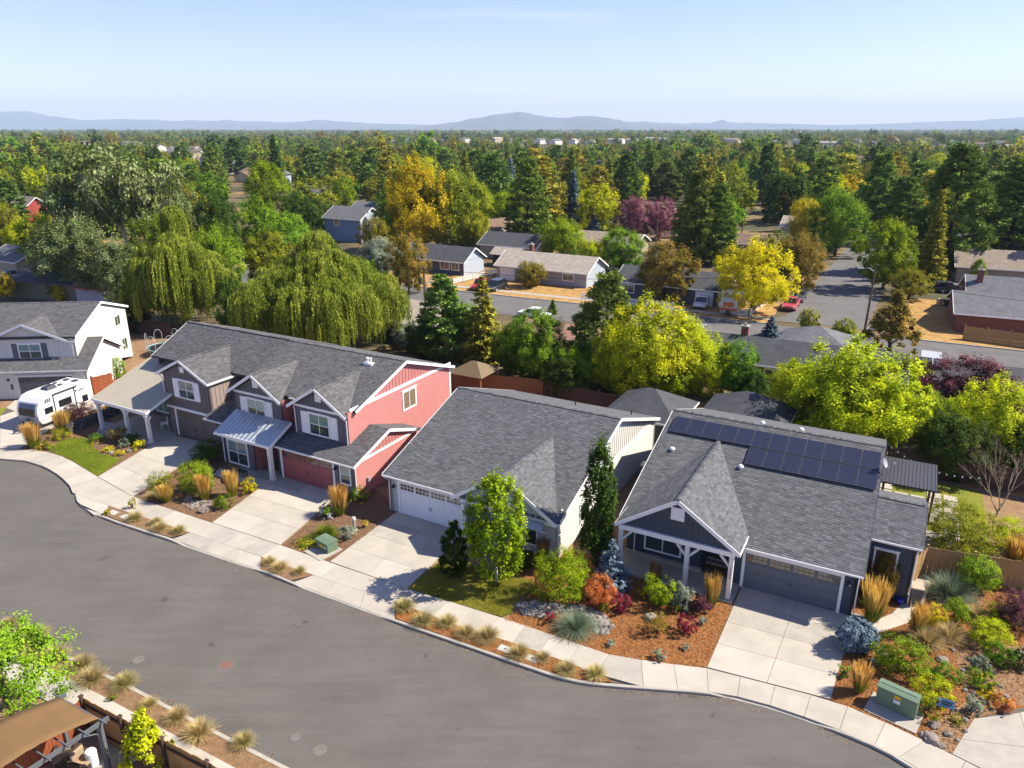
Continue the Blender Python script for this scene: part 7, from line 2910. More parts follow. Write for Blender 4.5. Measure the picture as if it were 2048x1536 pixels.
# ------------------------------------------------------------------ vehicles
def vehicle(kind, p, rz, paint, label, group=None):
    spec = {'sedan': (4.6, 1.8, 0.78, 1.42, 0.26, 0.34, 0.62, 0.80), 'suv': (4.7, 1.9, 0.95, 1.72, 0.24, 0.33, 0.78, 0.97), 'pickup': (5.5, 1.95, 0.98, 1.75, 0.24, 0.33, 0.50, 0.58)}[kind]
    Lc, Wc, zs, zt, c0, c1, c2, c3 = spec
    t_ = thing('parked_' + kind, label, 'car' if kind != 'pickup' else 'pickup', (p.x, p.y, RZ - .01), rz, group)
    m_ = MB()
    rings = []
    for f, hw, zb, zz in ((0.0, 0.80, 0.42, zs * 0.80), (0.03, 0.93, 0.30, zs * 0.88), (0.12, 1.0, 0.24, zs * 0.94), (c0, 1.0, 0.22, zs), (0.55, 1.0, 0.22, zs), (c3 if c3 < .99 else .9, 1.0, 0.22, zs), (0.96, 0.97, 0.28, zs * 0.98), (1.0, 0.86, 0.40, zs * 0.88)):
        x = (f - 0.5) * Lc
        w_ = hw * Wc / 2
        rings.append([(x, -w_ * .94, zb), (x, w_ * .94, zb), (x, w_, zb + .18), (x, w_, zz - .12), (x, w_ * .92, zz), (x, -w_ * .92, zz), (x, -w_, zz - .12), (x, -w_, zb + .18)])
    m_.loft(rings)
    m_.build('body', paint, t_, smooth=False, fix=True, bev=0.03)
    m_ = MB()
    rings = []
    for f, sc, z in ((c0, 0.90, zs - .02), (c1, 0.80, zt - .06), (c2, 0.80, zt - .06), (c3, 0.88, zs - .02)):
        x = (f - .5) * Lc
        rings.append((x, sc * Wc / 2, z))
    (xa, wa, za), (xb, wb, zb), (xc, wc_, zc), (xd, wd, zd) = rings
    lo, hi = zs - .02, zt - .06
    m_.loft([[(xa, -wa, lo), (xd, -wd, lo), (xd, wd, lo), (xa, wa, lo)], [(xb, -wb, hi), (xc, -wc_, hi), (xc, wc_, hi), (xb, wb, hi)]])
    m_.build('windows', 'car_glass', t_, fix=True)
    m_ = MB()
    m_.loft([[(xb - .08, -wb - .01, hi - .01), (xc + .08, -wc_ - .01, hi - .01), (xc + .08, wc_ + .01, hi - .01), (xb - .08, wb + .01, hi - .01)], [(xb + .08, -wb * .88, hi + .06), (xc - .08, -wc_ * .88, hi + .06), (xc - .08, wc_ * .88, hi + .06), (xb + .08, wb * .88, hi + .06)]])
    for sy in (-1, 1):
        m_.beam((xa, sy * wa, lo), (xb, sy * wb, hi), 0.07, 0.07)
        m_.beam((xd, sy * wd, lo), (xc, sy * wc_, hi), 0.10, 0.08)
        xm = (xa + xd) / 2
        m_.beam((xm, sy * (wa + .005), lo), ((xb + xc) / 2, sy * (wb + .005), hi), 0.06, 0.05)
    m_.build('roof', paint, t_, fix=True)
    if kind == 'pickup':
        MB().box(Lc * .10, Lc * .47, -Wc * .40, Wc * .40, zs - .35, zs + .004).build('cargo_bed', 'dark_interior', t_)
    for x in (-Lc * .31, Lc * .30):
        for y in (-Wc / 2 + .09, Wc / 2 - .09):
            m_ = MB()
            m_.lathe([(0.28, -.11), (0.33, -.08), (0.33, .08), (0.28, .11)], 16, (x, y, 0.33), 'y')
            w_ = m_.build('wheel', 'rubber', t_)
            m_ = MB()
            m_.lathe([(0.20, -.125), (0.20, .125)], 12, (x, y, 0.33), 'y')
            m_.build('rim', 'paint_silver', w_)
    for y in (-Wc * .34, Wc * .34):
        MB().box(-Lc / 2 - .005, -Lc / 2 + .12, y - .16, y + .16, zs * .68, zs * .84).build('headlight', 'label_white', t_)
        MB().box(Lc / 2 - .12, Lc / 2 + .005, y - .14, y + .14, zs * .70, zs * .9).build('tail_light', 'paint_red', t_)
    MB().box(-Lc / 2 - .02, -Lc / 2 + .1, -Wc * .40, Wc * .40, 0.36, 0.52).build('bumper', 'metal_dark', t_)
    return t_


vehicle('pickup', G(966, 576), R(-118 + 180), 'paint_red', 'red pickup parked on the drive beside the white rail fence')
vehicle('suv', G(992, 578), R(-118 + 180), 'paint_black', 'dark suv parked right of the red pickup on the drive')
vehicle('sedan', G(1068, 633), R(-27 + 180), 'paint_white', 'white sedan parked on the back street behind the conifers')
vehicle('suv', G(1405, 612), R(-118 + 180), 'paint_white', 'white suv parked before the charcoal house garage')
vehicle('pickup', G(1581, 614), R(62), 'paint_crimson', 'crimson pickup parked on the side street kerb')
vehicle('pickup', G(1596, 598), R(62), 'paint_darkgreen', 'dark pickup parked behind the crimson pickup')
vehicle('sedan', G(1373, 655), R(-27 + 180), 'paint_blue', 'blue car on the back street behind the yellow green tree')
vehicle('sedan', G(752, 545), R(-20), 'paint_white', 'white car beside the back street at the left of the autumn tree')
vehicle('suv', G(1895, 537), R(-25), 'paint_silver', 'silver suv in the drive of the tan roofed house')
vehicle('suv', G(1880, 582), R(-25), 'paint_black', 'black suv beside the brick house')
vehicle('sedan', G(1905, 584), R(-25), 'paint_blue', 'blue car right of the black suv by the brick house')
vehicle('sedan', G(20, 556), R(-25), 'paint_blue', 'blue car at the far left edge near the dark carport')


def camper(p, rz, Lc, label, stripe):
    t_ = thing('camper', label, 'camper', (p.x, p.y, GZ), rz)
    m_ = MB()
    pr = [(0.2, 0.5), (Lc, 0.5), (Lc, 2.5), (Lc - .2, 2.65), (0.5, 2.65), (0.1, 2.2), (0.0, 1.4)]
    m_.loft([[(x, y, z) for x, z in pr] for y in (-1.15, 1.15)])
    m_.build('body', 'rv_cream', t_, fix=True, bev=0.06)
    m_ = MB()
    m_.box(-0.03, Lc + .02, -1.17, 1.17, 0.95, 1.25)
    m_.build('stripe', stripe, t_)
    for (x0, x1) in ((0.8, 1.7), (Lc - 1.9, Lc - .9)):
        MB().box(x0, x1, -1.19, 1.19, 1.5, 2.1).build('window', 'car_glass', t_)
    MB().box(-0.02, 0.12, -.7, .7, 1.45, 2.05).build('front_window', stripe if stripe == 'rv_orange' else 'car_glass', t_)
    for y in (-1.05, 1.05):
        m_ = MB()
        m_.lathe([(0.34, -.1), (0.34, .1)], 14, (Lc * .55, y, 0.34), 'y')
        m_.build('wheel', 'rubber', t_)
    m_ = MB()
    m_.beam((0.2, 0, .5), (-1.0, 0, .5), .1, .1)
    m_.lathe([(0.3, -.05), (0.3, .05)], 14, (-.1, 0, .75), 'x')
    m_.build('hitch', 'metal_dark', t_)


camper(G(1455, 632), R(62), 5.2, 'old cream camper with orange stripe beside the yellow tree', 'rv_orange')
camper(G(1128, 490), R(10), 6.0, 'white camper parked behind the blue spruce on the back lots', 'rv_grey')


# ------------------------------------------------------------------ houses beyond the rear fence
def bg_house(p, rz, Lh, D, ze, zr, wmat, rmat, label, wins=(), rwins=(), chim=None, gw=None, ov=0.45, garage=None, hip=False, trim='white_trim', group=None, name='house', detail=True):
    """p: front left ground corner; gable or hip roof with its ridge along local x"""
    t_ = thing(name, label, 'house', (p[0], p[1], GZ), rz, group)
    m_ = MB()
    m_.box(0, Lh, 0, D, -0.1, ze)
    m_.build('wall', wmat, t_)
    zo = ze - (zr - ze) / (D / 2) * ov
    m_ = MB()
    if hip:
        i = min(D / 2, Lh / 2 - 0.3)
        c = [(-ov, -ov, zo), (Lh + ov, -ov, zo), (Lh + ov, D + ov, zo), (-ov, D + ov, zo), (i, D / 2, zr), (Lh - i, D / 2, zr)]
        m_.add(c, [(0, 1, 5, 4), (1, 2, 5), (2, 3, 4, 5), (3, 0, 4), (3, 2, 1, 0)])
        m_.build('roof', rmat, t_)
        m_ = MB()
        for a_, b__ in ((c[0], c[1]), (c[1], c[2])):
            m_.beam(Vector(a_) - Vector((0, 0, .06)), Vector(b__) - Vector((0, 0, .06)), .04, .16)
        m_.build('fascia', trim, t_)
    else:
        m_.slab([(-ov, -ov, zo), (Lh + ov, -ov, zo), (Lh + ov, D / 2, zr), (-ov, D / 2, zr)], (0, 0, .12))
        m_.slab([(-ov, D + ov, zo), (Lh + ov, D + ov, zo), (Lh + ov, D / 2, zr), (-ov, D / 2, zr)], (0, 0, .12))
        m_.build('roof', rmat, t_)
        for x, nm in ((Lh, 1), (0, -1)):
            g_ = MB()
            g_.slab([(x, 0, ze - .05), (x, D, ze - .05), (x, D / 2, zr - .06)], (-nm * .1, 0, 0))
            g_.build('gable', gw or wmat, t_)
        if detail:
            m_ = MB()
            for x in (-ov - .02, Lh + ov + .02):
                m_.beam((x, -ov, zo + .04), (x, D / 2, zr + .04), .05, .2)
                m_.beam((x, D + ov, zo + .04), (x, D / 2, zr + .04), .05, .2)
            m_.beam((-ov, -ov - .02, zo + .04), (Lh + ov, -ov - .02, zo + .04), .04, .16)
            m_.build('fascia', trim, t_)
    if gw:
        g_ = MB()
        g_.box(Lh, Lh + .03, 0, D, 0, ze - .05)
        g_.build('side_wall', gw, t_)
    W_ = Wall((0, 0, 0), X1, -Y1)
    for (a0, a1, z0, z1) in wins:
        window(t_, W_, a0, a1, z0, z1, 2, 1, panes=('pane_warm',) if int(a0 * 10) % 3 == 0 else ('pane_dark',), tw=0.12)
    W_ = Wall((Lh + (.03 if gw else 0), 0, 0), Y1, X1)
    for (a0, a1, z0, z1) in rwins:
        window(t_, W_, a0, a1, z0, z1, 2, 1, panes=('pane_dark',), tw=0.12)
    if garage:
        W_ = Wall((0, -.01, 0), X1, -Y1)
        g_ = MB()
        W_.bx(g_, garage[0], garage[1], 0, 2.2, 0, .04)
        d_ = g_.build('garage_door', 'white_trim', t_)
        for k in range(1, 4):
            g_ = MB()
            W_.bx(g_, garage[0] + .05, garage[1] - .05, k * .55 - .015, k * .55 + .015, .04, .055)
            g_.build('door_rib', 'box_lid', d_)
    if chim:
        x, y, zt_ = chim
        g_ = MB()
        g_.box(x - .35, x + .35, y - .3, y + .3, ze, zt_)
        g_.build('chimney', 'brick', t_)
        g_ = MB()
        g_.box(x - .42, x + .42, y - .37, y + .37, zt_, zt_ + .12)
        g_.box(x - .12, x + .12, y - .12, y + .12, zt_ + .12, zt_ + .4)
        g_.build('chimney_cap', 'concrete_b', t_)
    return t_


HOUSES = []


def back_from(p, L_):
    return p - GU * L_


# roof vents helper not needed: far roofs
pm('paint_slate', (0.085, 0.095, 0.12), rough=0.7)
pm('paint_and_lit_paleblue', (0.42, 0.47, 0.53), rough=0.7)  # pale blue paint, also the sunlit colour of the slate house gable
pm('paint_lilac', (0.37, 0.36, 0.40), rough=0.7)
pm('paint_tanwall', (0.40, 0.33, 0.24), rough=0.7)
pm('paint_greenwall', (0.035, 0.10, 0.075), rough=0.7)
pm('paint_olivewall', (0.13, 0.125, 0.085), rough=0.7)
pm('paint_bluehouse', (0.20, 0.29, 0.42), rough=0.7)
pm('paint_barnred', (0.38, 0.055, 0.045), rough=0.7)
pm('brick_wall', (0.20, 0.085, 0.06), c2=(0.15, 0.06, 0.045), scale=2, rough=0.9)
gr = GRID
a = G(927.5, 551)
bg_house(back_from(a, 13), gr, 13, 6.8, 2.6, 4.5, 'paint_slate', 'roof_charcoal', 'slate blue house with gable coloured sunlit pale beyond the back street, behind the rail fence', [(4.0, 5.6, 1.0, 2.1), (8.2, 10.0, 1.0, 2.2), (10.6, 12.0, 1.0, 2.2)], gw='paint_and_lit_paleblue')  # sunlight on the right gable is put into its paler colour
a = G(1172, 576)
bg_house(back_from(a, 16.5), gr, 16.5, 8.0, 2.6, 4.5, 'paint_lilac', 'roof_lighttan', 'pale lilac house with long tan roof and brick chimney beyond the back street', [(8.2, 9.6, 1.1, 2.1), (12.4, 14.2, 1.1, 2.1)], gw='paint_and_lit_paleblue', chim=(4.0, 5.0, 5.6), garage=(0.6, 3.4))
a = G(1232, 592)
bg_house(a, gr, 15.5, 8.0, 2.6, 4.3, 'paint_slate', 'roof_charcoal', 'charcoal house with white garage door behind the white picket fence', [(0.8, 2.8, 1.0, 2.0)], garage=(12.2, 14.8))
a = Vector((19.8, 74.5, 0)) - GV * 2.4
bg_house(a, R(-26), 19.0, 6.6, 2.7, 4.35, 'paint_slate', 'roof_charcoal', 'long dark roofed house with brick chimney on the near side of the back street', [(7, 8.4, 1, 2.1)], chim=(4.2, 3.6, 5.3))
a = G(1625, 670, 3.6)
bg_house(a - GU * 3, R(-26), 6.5, 6.5, 2.6, 4.0, 'paint_slate', 'roof_grey', 'hip roofed grey wing behind the long dark roofed house', hip=True)
a = G(1040, 680, 2.6)
bg_house(a - GU * 1.0, gr, 12.0, 8.5, 2.5, 4.0, 'paint_tanwall', 'roof_pink', 'house with pinkish brown roof hidden behind the conifers')
a = G(795, 640, 2.5)
bg_house(a - GU * 4.0, gr, 9.0, 9.0, 2.5, 4.1, 'paint_greenwall', 'roof_lighttan', 'dark green house with pale tan roof behind the right willow', [(6.0, 7.2, 1.4, 2.0)])
bg_house((8.0, 57.6), gr, 5.6, 5.6, 2.4, 3.9, 'paint_slate', 'roof_charcoal', 'small hip roofed outbuilding behind the pale house', hip=True)
bg_house((15.6, 56.6), gr, 6.2, 5.6, 2.4, 4.0, 'paint_slate', 'roof_charcoal', 'small hip roofed outbuilding behind the solar panels', hip=True)
a = G(1908, 662)
bg_house(a, R(-24), 22, 9.5, 2.6, 4.4, 'brick_wall', 'roof_grey', 'brick house with grey roof behind the wooden fence on the right', gw='brick_wall')
bg_house(a + GV * 9.0 + GU * 1.5, R(-24), 20, 9, 3.0, 5.2, 'brick_wall', 'roof_grey', 'upper wing of the brick house with a wide brick chimney', chim=(1.2, 3.2, 6.2))
a = G(1910, 560)
bg_house(a, R(-24), 22, 9.5, 2.6, 4.9, 'paint_tanwall', 'roof_tan', 'tan roofed house at the right edge beyond the brick house', [(2.0, 3.6, 1, 2)])
a = G(1915, 520)
bg_house(a, R(-24), 18, 9.0, 2.8, 5.0, 'paint_olivewall', 'roof_grey', 'grey roofed house at the right edge under tall conifers')
a = G(1885, 718, 4.0) - GV * 4.0
bg_house((a.x, a.y), R(-24), 16, 8, 2.6, 4.0, 'paint_slate', 'roof_charcoal', 'dark roofed house behind the purple plum tree at right')
a = G(960, 512)
bg_house(a, gr, 12.5, 8, 2.7, 4.6, 'paint_tanwall', 'roof_charcoal', 'dark roofed house behind the slate blue house', gw='rv_cream')
a = G(978, 485)
bg_house(a + GU * 1, R(35), 10, 9, 2.8, 4.8, 'paint_olivewall', 'roof_brown', 'olive gabled house under the tall pine')
a = G(652, 478)
bg_house(a, gr, 10.5, 8, 5.2, 7.4, 'paint_bluehouse', 'roof_grey', 'blue two storey house left of the golden trees', [(3, 4.4, 3.6, 4.8)], gw='paint_and_lit_paleblue')
a = G(700, 440)
bg_house(a, gr, 9, 8, 3.0, 5.0, 'rv_cream', 'roof_grey', 'cream house with grey roof behind the blue house')
a = G(18, 447)
bg_house(a, R(-35), 9, 8, 4.0, 7.2, 'paint_barnred', 'roof_tan', 'red barn like house at the far left', gw='paint_barnred')
a = G(72, 432)
bg_house(a, gr, 11, 9, 3, 5.2, 'paint_tanwall', 'roof_grey', 'grey roofed house right of the red barn')
a = G(20, 592)
bg_house(a, R(-16), 19, 8, 2.6, 3.6, 'paint_olivewall', 'roof_charcoal', 'long low dark roofed carport behind the white house', detail=False)
a = G(155, 604)
bg_house(a, R(-16), 7, 6, 2.5, 3.9, 'paint_lilac', 'roof_brown', 'small shed with red roof edge behind the white house', trim='paint_barnred')
a = G(-20, 545)
bg_house(a, gr, 9, 8, 2.8, 4.6, 'paint_tanwall', 'roof_grey', 'low grey house at the left edge among yellow green trees')
a = G(1560, 475)
bg_house(a, R(-30), 10, 8, 2.8, 4.8, 'rv_cream', 'roof_lighttan', 'small cream house with pale roof above the orange tree')
a = G(1440, 510)
bg_house(a, gr, 11, 8, 2.8, 4.2, 'paint_tanwall', 'roof_brown', 'brown roofed house behind the bright yellow tree')
a = G(1150, 505)
bg_house(a, gr, 13, 8, 2.6, 4.2, 'paint_tanwall', 'roof_tan', 'tan roofed house between blue spruce and plum trees')
a = G(720, 360)
bg_house(a, gr, 14, 9, 3, 5.0, 'rv_cream', 'roof_tan', 'pale roofed house glimpsed among the middle distance trees')
a = G(590, 400)
bg_house(a, gr, 13, 9, 3, 5.0, 'paint_tanwall', 'roof_grey', 'grey roofed house behind the willows')
a = G(1062, 545)
# shed and canopy behind the lilac house
bg_house(G(985, 530), gr, 5, 3.5, 2.4, 3.3, 'dark_wood', 'roof_lighttan', 'small wooden shed with white roof beside the lilac house', detail=False)

# far houses scattered in the trees, and the bigger blocks on the right
pos = [(345, 300), (366, 303), (330, 308), (385, 310), (300, 300), (250, 317), (360, 318), (415, 300), (245, 292), (160, 287), (810, 283), (850, 285), (880, 283), (775, 284), (930, 283), (990, 282), (1035, 284), (1080, 285), (1110, 287),
       (1150, 286), (1185, 288), (1215, 284), (1250, 285), (1290, 281), (1330, 284), (1365, 282), (1420, 282), (1445, 284), (1475, 287), (1510, 283), (1545, 285), (1585, 287), (1640, 287), (1665, 286), (1720, 283), (1750, 287), (1790, 284), (1830, 283), (1850, 290),
       (1880, 288), (1915, 284), (1950, 291), (1990, 286), (2010, 296), (2035, 290), (480, 352), (500, 362), (455, 345), (540, 372), (1690, 330), (1730, 335), (1800, 330), (610, 330), (420, 330)]
rg = random.Random(77)
FARH = []
for k, (x, y) in enumerate(pos):
    p = G(x, y + 3)
    Lh, D = rg.uniform(11, 18), rg.uniform(8, 11)
    big = y < 300
    if big:
        Lh *= 1.5
        D *= 1.2
    ze_ = rg.choice((3.0, 5.2, 5.4)) * (1.25 if big else 1)
    wm = rg.choice(('rv_cream', 'white_siding', 'paint_and_lit_paleblue', 'paint_tanwall', 'rv_cream', 'white_siding'))
    rm = rg.choice(('roof_grey', 'roof_tan', 'roof_lighttan', 'roof_grey', 'roof_brown'))
    o = bg_house((p.x, p.y), gr + rg.choice((0, PI / 2)) + rg.uniform(-.2, .2), Lh, D, ze_, ze_ + rg.uniform(1.6, 2.4), wm, rm, 'small pale house far off among the trees near the horizon' if big else 'small house half hidden in the distant trees', (), detail=False, group='far houses near the horizon' if big else 'distant houses in the trees', trim='white_trim')
    FARH.append(p)

# ------------------------------------------------------------------ poles, lamp, fences, bins of the back street
p = G(852, 652, GZ)
t = thing('utility_pole', 'brown wooden utility pole with transformer between the willow and pines', 'utility pole', (p.x, p.y, GZ))
hp = H_at(p, 533) - GZ
m = MB()
m.tube([(0, 0, -.3), (0, 0, hp)], [0.17, 0.12], 10)
m.build('pole', 'pole_wood', t)
m = MB()
m.lathe([(0.02, 0), (0.26, .03), (0.26, .8), (0.2, .9), (.02, .92)], 14, (-0.5, 0, hp - 2.3))
m.build('transformer', 'metal_dark', t)
m = MB()
m.beam((-.9, .2, hp - .4), (.9, -.2, hp - .4), .1, .1)
for x in (-.8, 0, .8):
    m.lathe([(.04, 0), (.04, .18)], 8, (x, -.22 * x, hp - .36))
m.build('cross_arm', 'pole_wood', t)
P1 = Vector((p.x, p.y, GZ + hp - .2))
p = G(1728, 668, GZ)
hp = H_at(p, 540) - GZ
t = thing('street_light', 'wooden pole street light at the side street corner', 'street light', (p.x, p.y, GZ), R(0))
m = MB()
m.tube([(0, 0, -.3), (.15, 0, hp)], [0.16, 0.10], 10)
m.build('pole', 'pole_wood', t)
m = MB()
m.tube([(.14, 0, hp - .3), (-.6, 0, hp + .25), (-1.4, 0, hp + .2)], 0.04, 6)
m.build('arm', 'paint_silver', t)
m = MB()
m.loft([[(-1.3, -.12, hp + .17), (-1.3, .12, hp + .17), (-1.3, .12, hp + .28), (-1.3, -.12, hp + .28)], [(-2.0, -.16, hp + .15), (-2.0, .16, hp + .15), (-2.0, .1, hp + .26), (-2.0, -.1, hp + .26)]])
m.build('lamp_head', 'paint_silver', t, fix=True)
P2 = Vector((p.x, p.y, GZ + hp))
for (x, y, tp, lab) in ((675, 480, 437, 'distant utility pole beside the blue house'), (1312, 490, 440, 'distant utility pole among the plum trees'), (470, 370, 330, 'far utility pole above the willows'), (1120, 560, 520, 'short pole between lilac house and trees'), (1480, 500, 445, 'pale metal pole behind the bright yellow tree'), (1985, 510, 470, 'pole by the grey roofed house on the right')):
    p = G(x, y, GZ)
    hp = H_at(p, tp) - GZ
    t = thing('utility_pole', lab, 'utility pole', (p.x, p.y, GZ))
    m = MB()
    m.tube([(0, 0, -.3), (0, 0, hp)], [0.16, 0.11], 8)
    m.build('pole', 'pole_wood', t)
    m = MB()
    m.beam((-1, .3, hp - .5), (1, -.3, hp - .5), .1, .1)
    m.build('cross_arm', 'pole_wood', t)


def wire(a, b__, sag, label, r=0.03):
    t_ = MB()
    t_.tube([a.lerp(b__, k / 16) - Vector((0, 0, sag * 4 * (k / 16) * (1 - k / 16))) for k in range(17)], r, 4)
    tag(t_.build('power_line', 'ink'), label, 'power line')


wire(P1, P1 - GU * 45 + Vector((0, 0, .5)), 1.2, 'power line running left from the wooden utility pole')
wire(P1, Vector((42, 84, 9.5)), 1.5, 'power line running right from the wooden utility pole')
wire(P2 - Vector((0, 0, 1)), P2 + bu * 45 - Vector((0, 0, 1.5)), 1.2, 'power line running right from the street light')
wire(G(675, 437, 9), G(430, 470, 9), 1.5, 'power line running left from the blue house')


def rail_fence(pts, label, picket=False, hgt=1.05):
    a = pts[0]
    t_ = thing('picket_fence' if picket else 'rail_fence', label, 'fence', (a.x, a.y, GZ))
    for p0_, p1_ in zip(pts, pts[1:]):
        Ln_ = (p1_ - p0_).length
        d_ = (p1_ - p0_) / Ln_
        n = max(1, int(Ln_ / 2.2))
        for k in range(n + 1):
            q = p0_ + d_ * (Ln_ * k / n) - a
            MB().box(q.x - .07, q.x + .07, q.y - .07, q.y + .07, 0, hgt + .1).build('post', 'white_trim', t_)
        for z in ((.3, hgt - .15) if picket else (.35, .65, .95)):
            m_ = MB()
            m_.beam(p0_ - a + Vector((0, 0, z)), p1_ - a + Vector((0, 0, z)), .05, .1 if picket else .14)
            m_.build('rail', 'white_trim', t_)
        if picket:
            k = 0.1
            while k < Ln_:
                q = p0_ + d_ * k - a
                o = link('picket', unit_box('white_trim'), t_)
                o.location = (q.x, q.y, .08)
                o.scale = (.09, .03, hgt - .08)
                o.rotation_euler = (0, 0, math.atan2(d_.y, d_.x))
                k += .18
    return t_


rail_fence([G(859, 566, GZ), G(900, 570, GZ), G(905, 570, GZ), G(1000, 548, GZ)], 'white rail fence beside the red pickup')
rail_fence([G(1255, 610, GZ), G(1345, 620, GZ)], 'white picket fence before the charcoal house', True)
rail_fence([G(1464, 632, GZ), G(1497, 634, GZ), G(1530, 610, GZ)], 'white picket fence at the corner under the yellow tree', True)
rail_fence([G(1164, 600, GZ), G(1185, 600, GZ), G(1215, 590, GZ)], 'short white fence right of the lilac house', True)
a0, a1 = G(1925, 680, GZ), G(2110, 705, GZ)
board_fence('board_fence', (a0.x, a0.y, 0), (a1.x, a1.y, 0), 1.6, 'oak', 'weathered wooden fence before the brick house', side=1)
for (x, y, mt, lab) in ((1878, 612, 'tan_plastic', 'tan bin beside the brick house drive'), (1892, 614, 'paint_black', 'black bin beside the tan bin at the brick house')):
    p = G(x, y, GZ)
    m = MB()
    m.loft([[(-.28, -.3, .05), (.28, -.3, .05), (.28, .3, .05), (-.28, .3, .05)], [(-.34, -.38, 1.0), (.34, -.38, 1.0), (.34, .38, 1.0), (-.34, .38, 1.0)], [(-.3, -.34, 1.1), (.3, -.34, 1.1), (.3, .34, 1.1), (-.3, .34, 1.1)]])
    o = m.build('waste_bin', mt)
    o.location = (p.x, p.y, GZ)
    tag(o, lab, 'bin')
p = G(1860, 722)
m = MB()
m.loft([[(-1.1, -.9, 0), (1.1, -.9, 0), (1.1, .9, 0), (-1.1, .9, 0)], [(-1.0, -.9, .8), (1.0, -.9, .8), (1.0, .9, 1.1), (-1.0, .9, 1.1)]])
o = m.build('trailer_top', 'paint_silver', bev=0.03)  # low box standing for the top of a trailer
o.location = (p.x, p.y, GZ)
o.rotation_euler = (0, 0, GRID)
tag(o, 'small white trailer top above the purple plum tree', 'shed')
# ------------------------------------------------------------------ trees, one by one
uw = {id(NEAR_P[0]): 0.44, id(NEAR_P[1]): 0.50, id(NEAR_F[0]): 0.42, id(NEAR_F[1]): 0.54}
TP = tree_px
TP(NEAR_P[0], 888, 716, 553, 100, 'needle_pine', 'bushy pine behind the red house, left of two', 'pine_tree', 'pine', 0.44)
TP(NEAR_F[1], 966, 722, 550, 104, 'needle_gold', 'olive conifer behind the gazebo', 'conifer_tree', 'conifer', 0.5)
TP(NEAR_D[0], 1078, 770, 628, 135, 'leaf_green', 'dense dark green tree behind the pale house', 'broadleaf_tree')
TP(NEAR_P[1], 1208, 766, 550, 135, 'needle_pine', 'large pine rising behind the pale house', 'pine_tree', 'pine', 0.50)
TP(NEAR_D[1], 1290, 792, 608, 190, 'leaf_yellowgreen', 'big yellow green maple behind the pale house', 'maple_tree')
TP(NEAR_D[2], 1400, 790, 672, 120, 'leaf_yellowgreen', 'lower yellow green maple left of the small outbuilding', 'maple_tree')
TP(NEAR_D[0], 1466, 800, 688, 95, 'leaf_green', 'medium green tree above the small hip roofed outbuilding', 'broadleaf_tree')
TP(NEAR_D[1], 1690, 892, 694, 255, 'leaf_yellowgreen', 'largest yellow green maple above the solar panels', 'maple_tree')
TP(NEAR_D[2], 1580, 850, 730, 110, 'leaf_yellowgreen', 'yellow tinged maple left of the largest maple', 'maple_tree')
TP(NEAR_D[2], 1805, 800, 712, 95, 'leaf_olive', 'olive tree right of the largest maple', 'broadleaf_tree')
TP(NEAR_D[0], 1925, 850, 722, 190, 'leaf_plum', 'dark purple plum tree at the right', 'plum_tree')
TP(NEAR_D[1], 1975, 930, 765, 175, 'leaf_yellowgreen', 'yellow green tree in front of the purple plum at right', 'broadleaf_tree')
TP(NEAR_D[0], 1890, 955, 838, 150, 'leaf_dark', 'dark shaded tree behind the patio cover', 'broadleaf_tree')
TP(NEAR_D[2], 2040, 960, 850, 110, 'leaf_dark', 'dark green tree at the right edge above the bare tree', 'broadleaf_tree')
TP(NEAR_D[1], 928, 708, 612, 90, 'leaf_green', 'green tree between the bushy pine and the olive conifer', 'broadleaf_tree')
TP(NEAR_D[0], 1040, 748, 640, 95, 'leaf_green', 'leafy tree left of the dense dark green tree', 'broadleaf_tree')
TP(NEAR_D[2], 1238, 792, 655, 110, 'leaf_yellowgreen', 'yellow green maple under the large pine', 'maple_tree')
for x, y, tp, w, mt, lab in ((1150, 782, 690, 100, 'leaf_green', 'leafy tree at the foot of the large pine'), (330, 575, 430, 110, 'leaf_green', 'green tree behind the left willow'), (450, 605, 455, 100, 'leaf_green', 'fresh green tree between the two willows'),
        (1640, 880, 760, 120, 'leaf_olive', 'olive tree under the left side of the largest maple'), (1760, 900, 770, 120, 'leaf_yellowgreen', 'yellow green tree under the right side of the largest maple'),
        (1850, 880, 790, 110, 'leaf_lime', 'light green tree left of the purple plum'), (1355, 770, 640, 120, 'leaf_yellowgreen', 'tall yellow green maple right of the biggest rear maple'),
        (150, 592, 440, 140, 'leaf_silver', 'silver leaved tree under the left poplar'), (255, 610, 490, 110, 'leaf_silver', 'silver leaved tree left of the smaller willow'), (752, 520, 440, 70, 'leaf_olive', 'olive tree right of the blue house'),
        (545, 585, 470, 110, 'leaf_olive', 'olive tree right behind the top of the wide willow'), (640, 470, 400, 70, 'leaf_dark', 'dark tree above the blue house'), (730, 590, 520, 70, 'leaf_green', 'green tree touching the right side of the wide willow'), (1500, 810, 740, 80, 'leaf_dark', 'dark tree behind the second outbuilding'), (850, 720, 640, 70, 'leaf_dark', 'dark bush below the utility pole')):
    TP(NEAR_D[int(x) % 4], x, y, tp, w, mt, lab, 'broadleaf_tree')
TP(NEAR_D[2], 1015, 745, 655, 70, 'leaf_green', 'small green tree right of the gazebo', 'broadleaf_tree')
TP(NEAR_D[1], 1330, 800, 720, 110, 'leaf_lime', 'lime green tree behind the outbuilding roof', 'broadleaf_tree')
TP(NEAR_D[0], 1130, 800, 722, 90, 'leaf_dark', 'dark shrubby tree along the rear fence', 'broadleaf_tree')
TP(COL_D[1], 1776, 708, 588, 108, 'leaf_rust', 'autumn tinted tree beside the street light', 'broadleaf_tree', unitw=0.62)
TP(NEAR_F[1], 1540, 672, 630, 44, 'needle_blue', 'small blue green spruce on the back street corner', 'spruce_tree', 'spruce', 0.54)
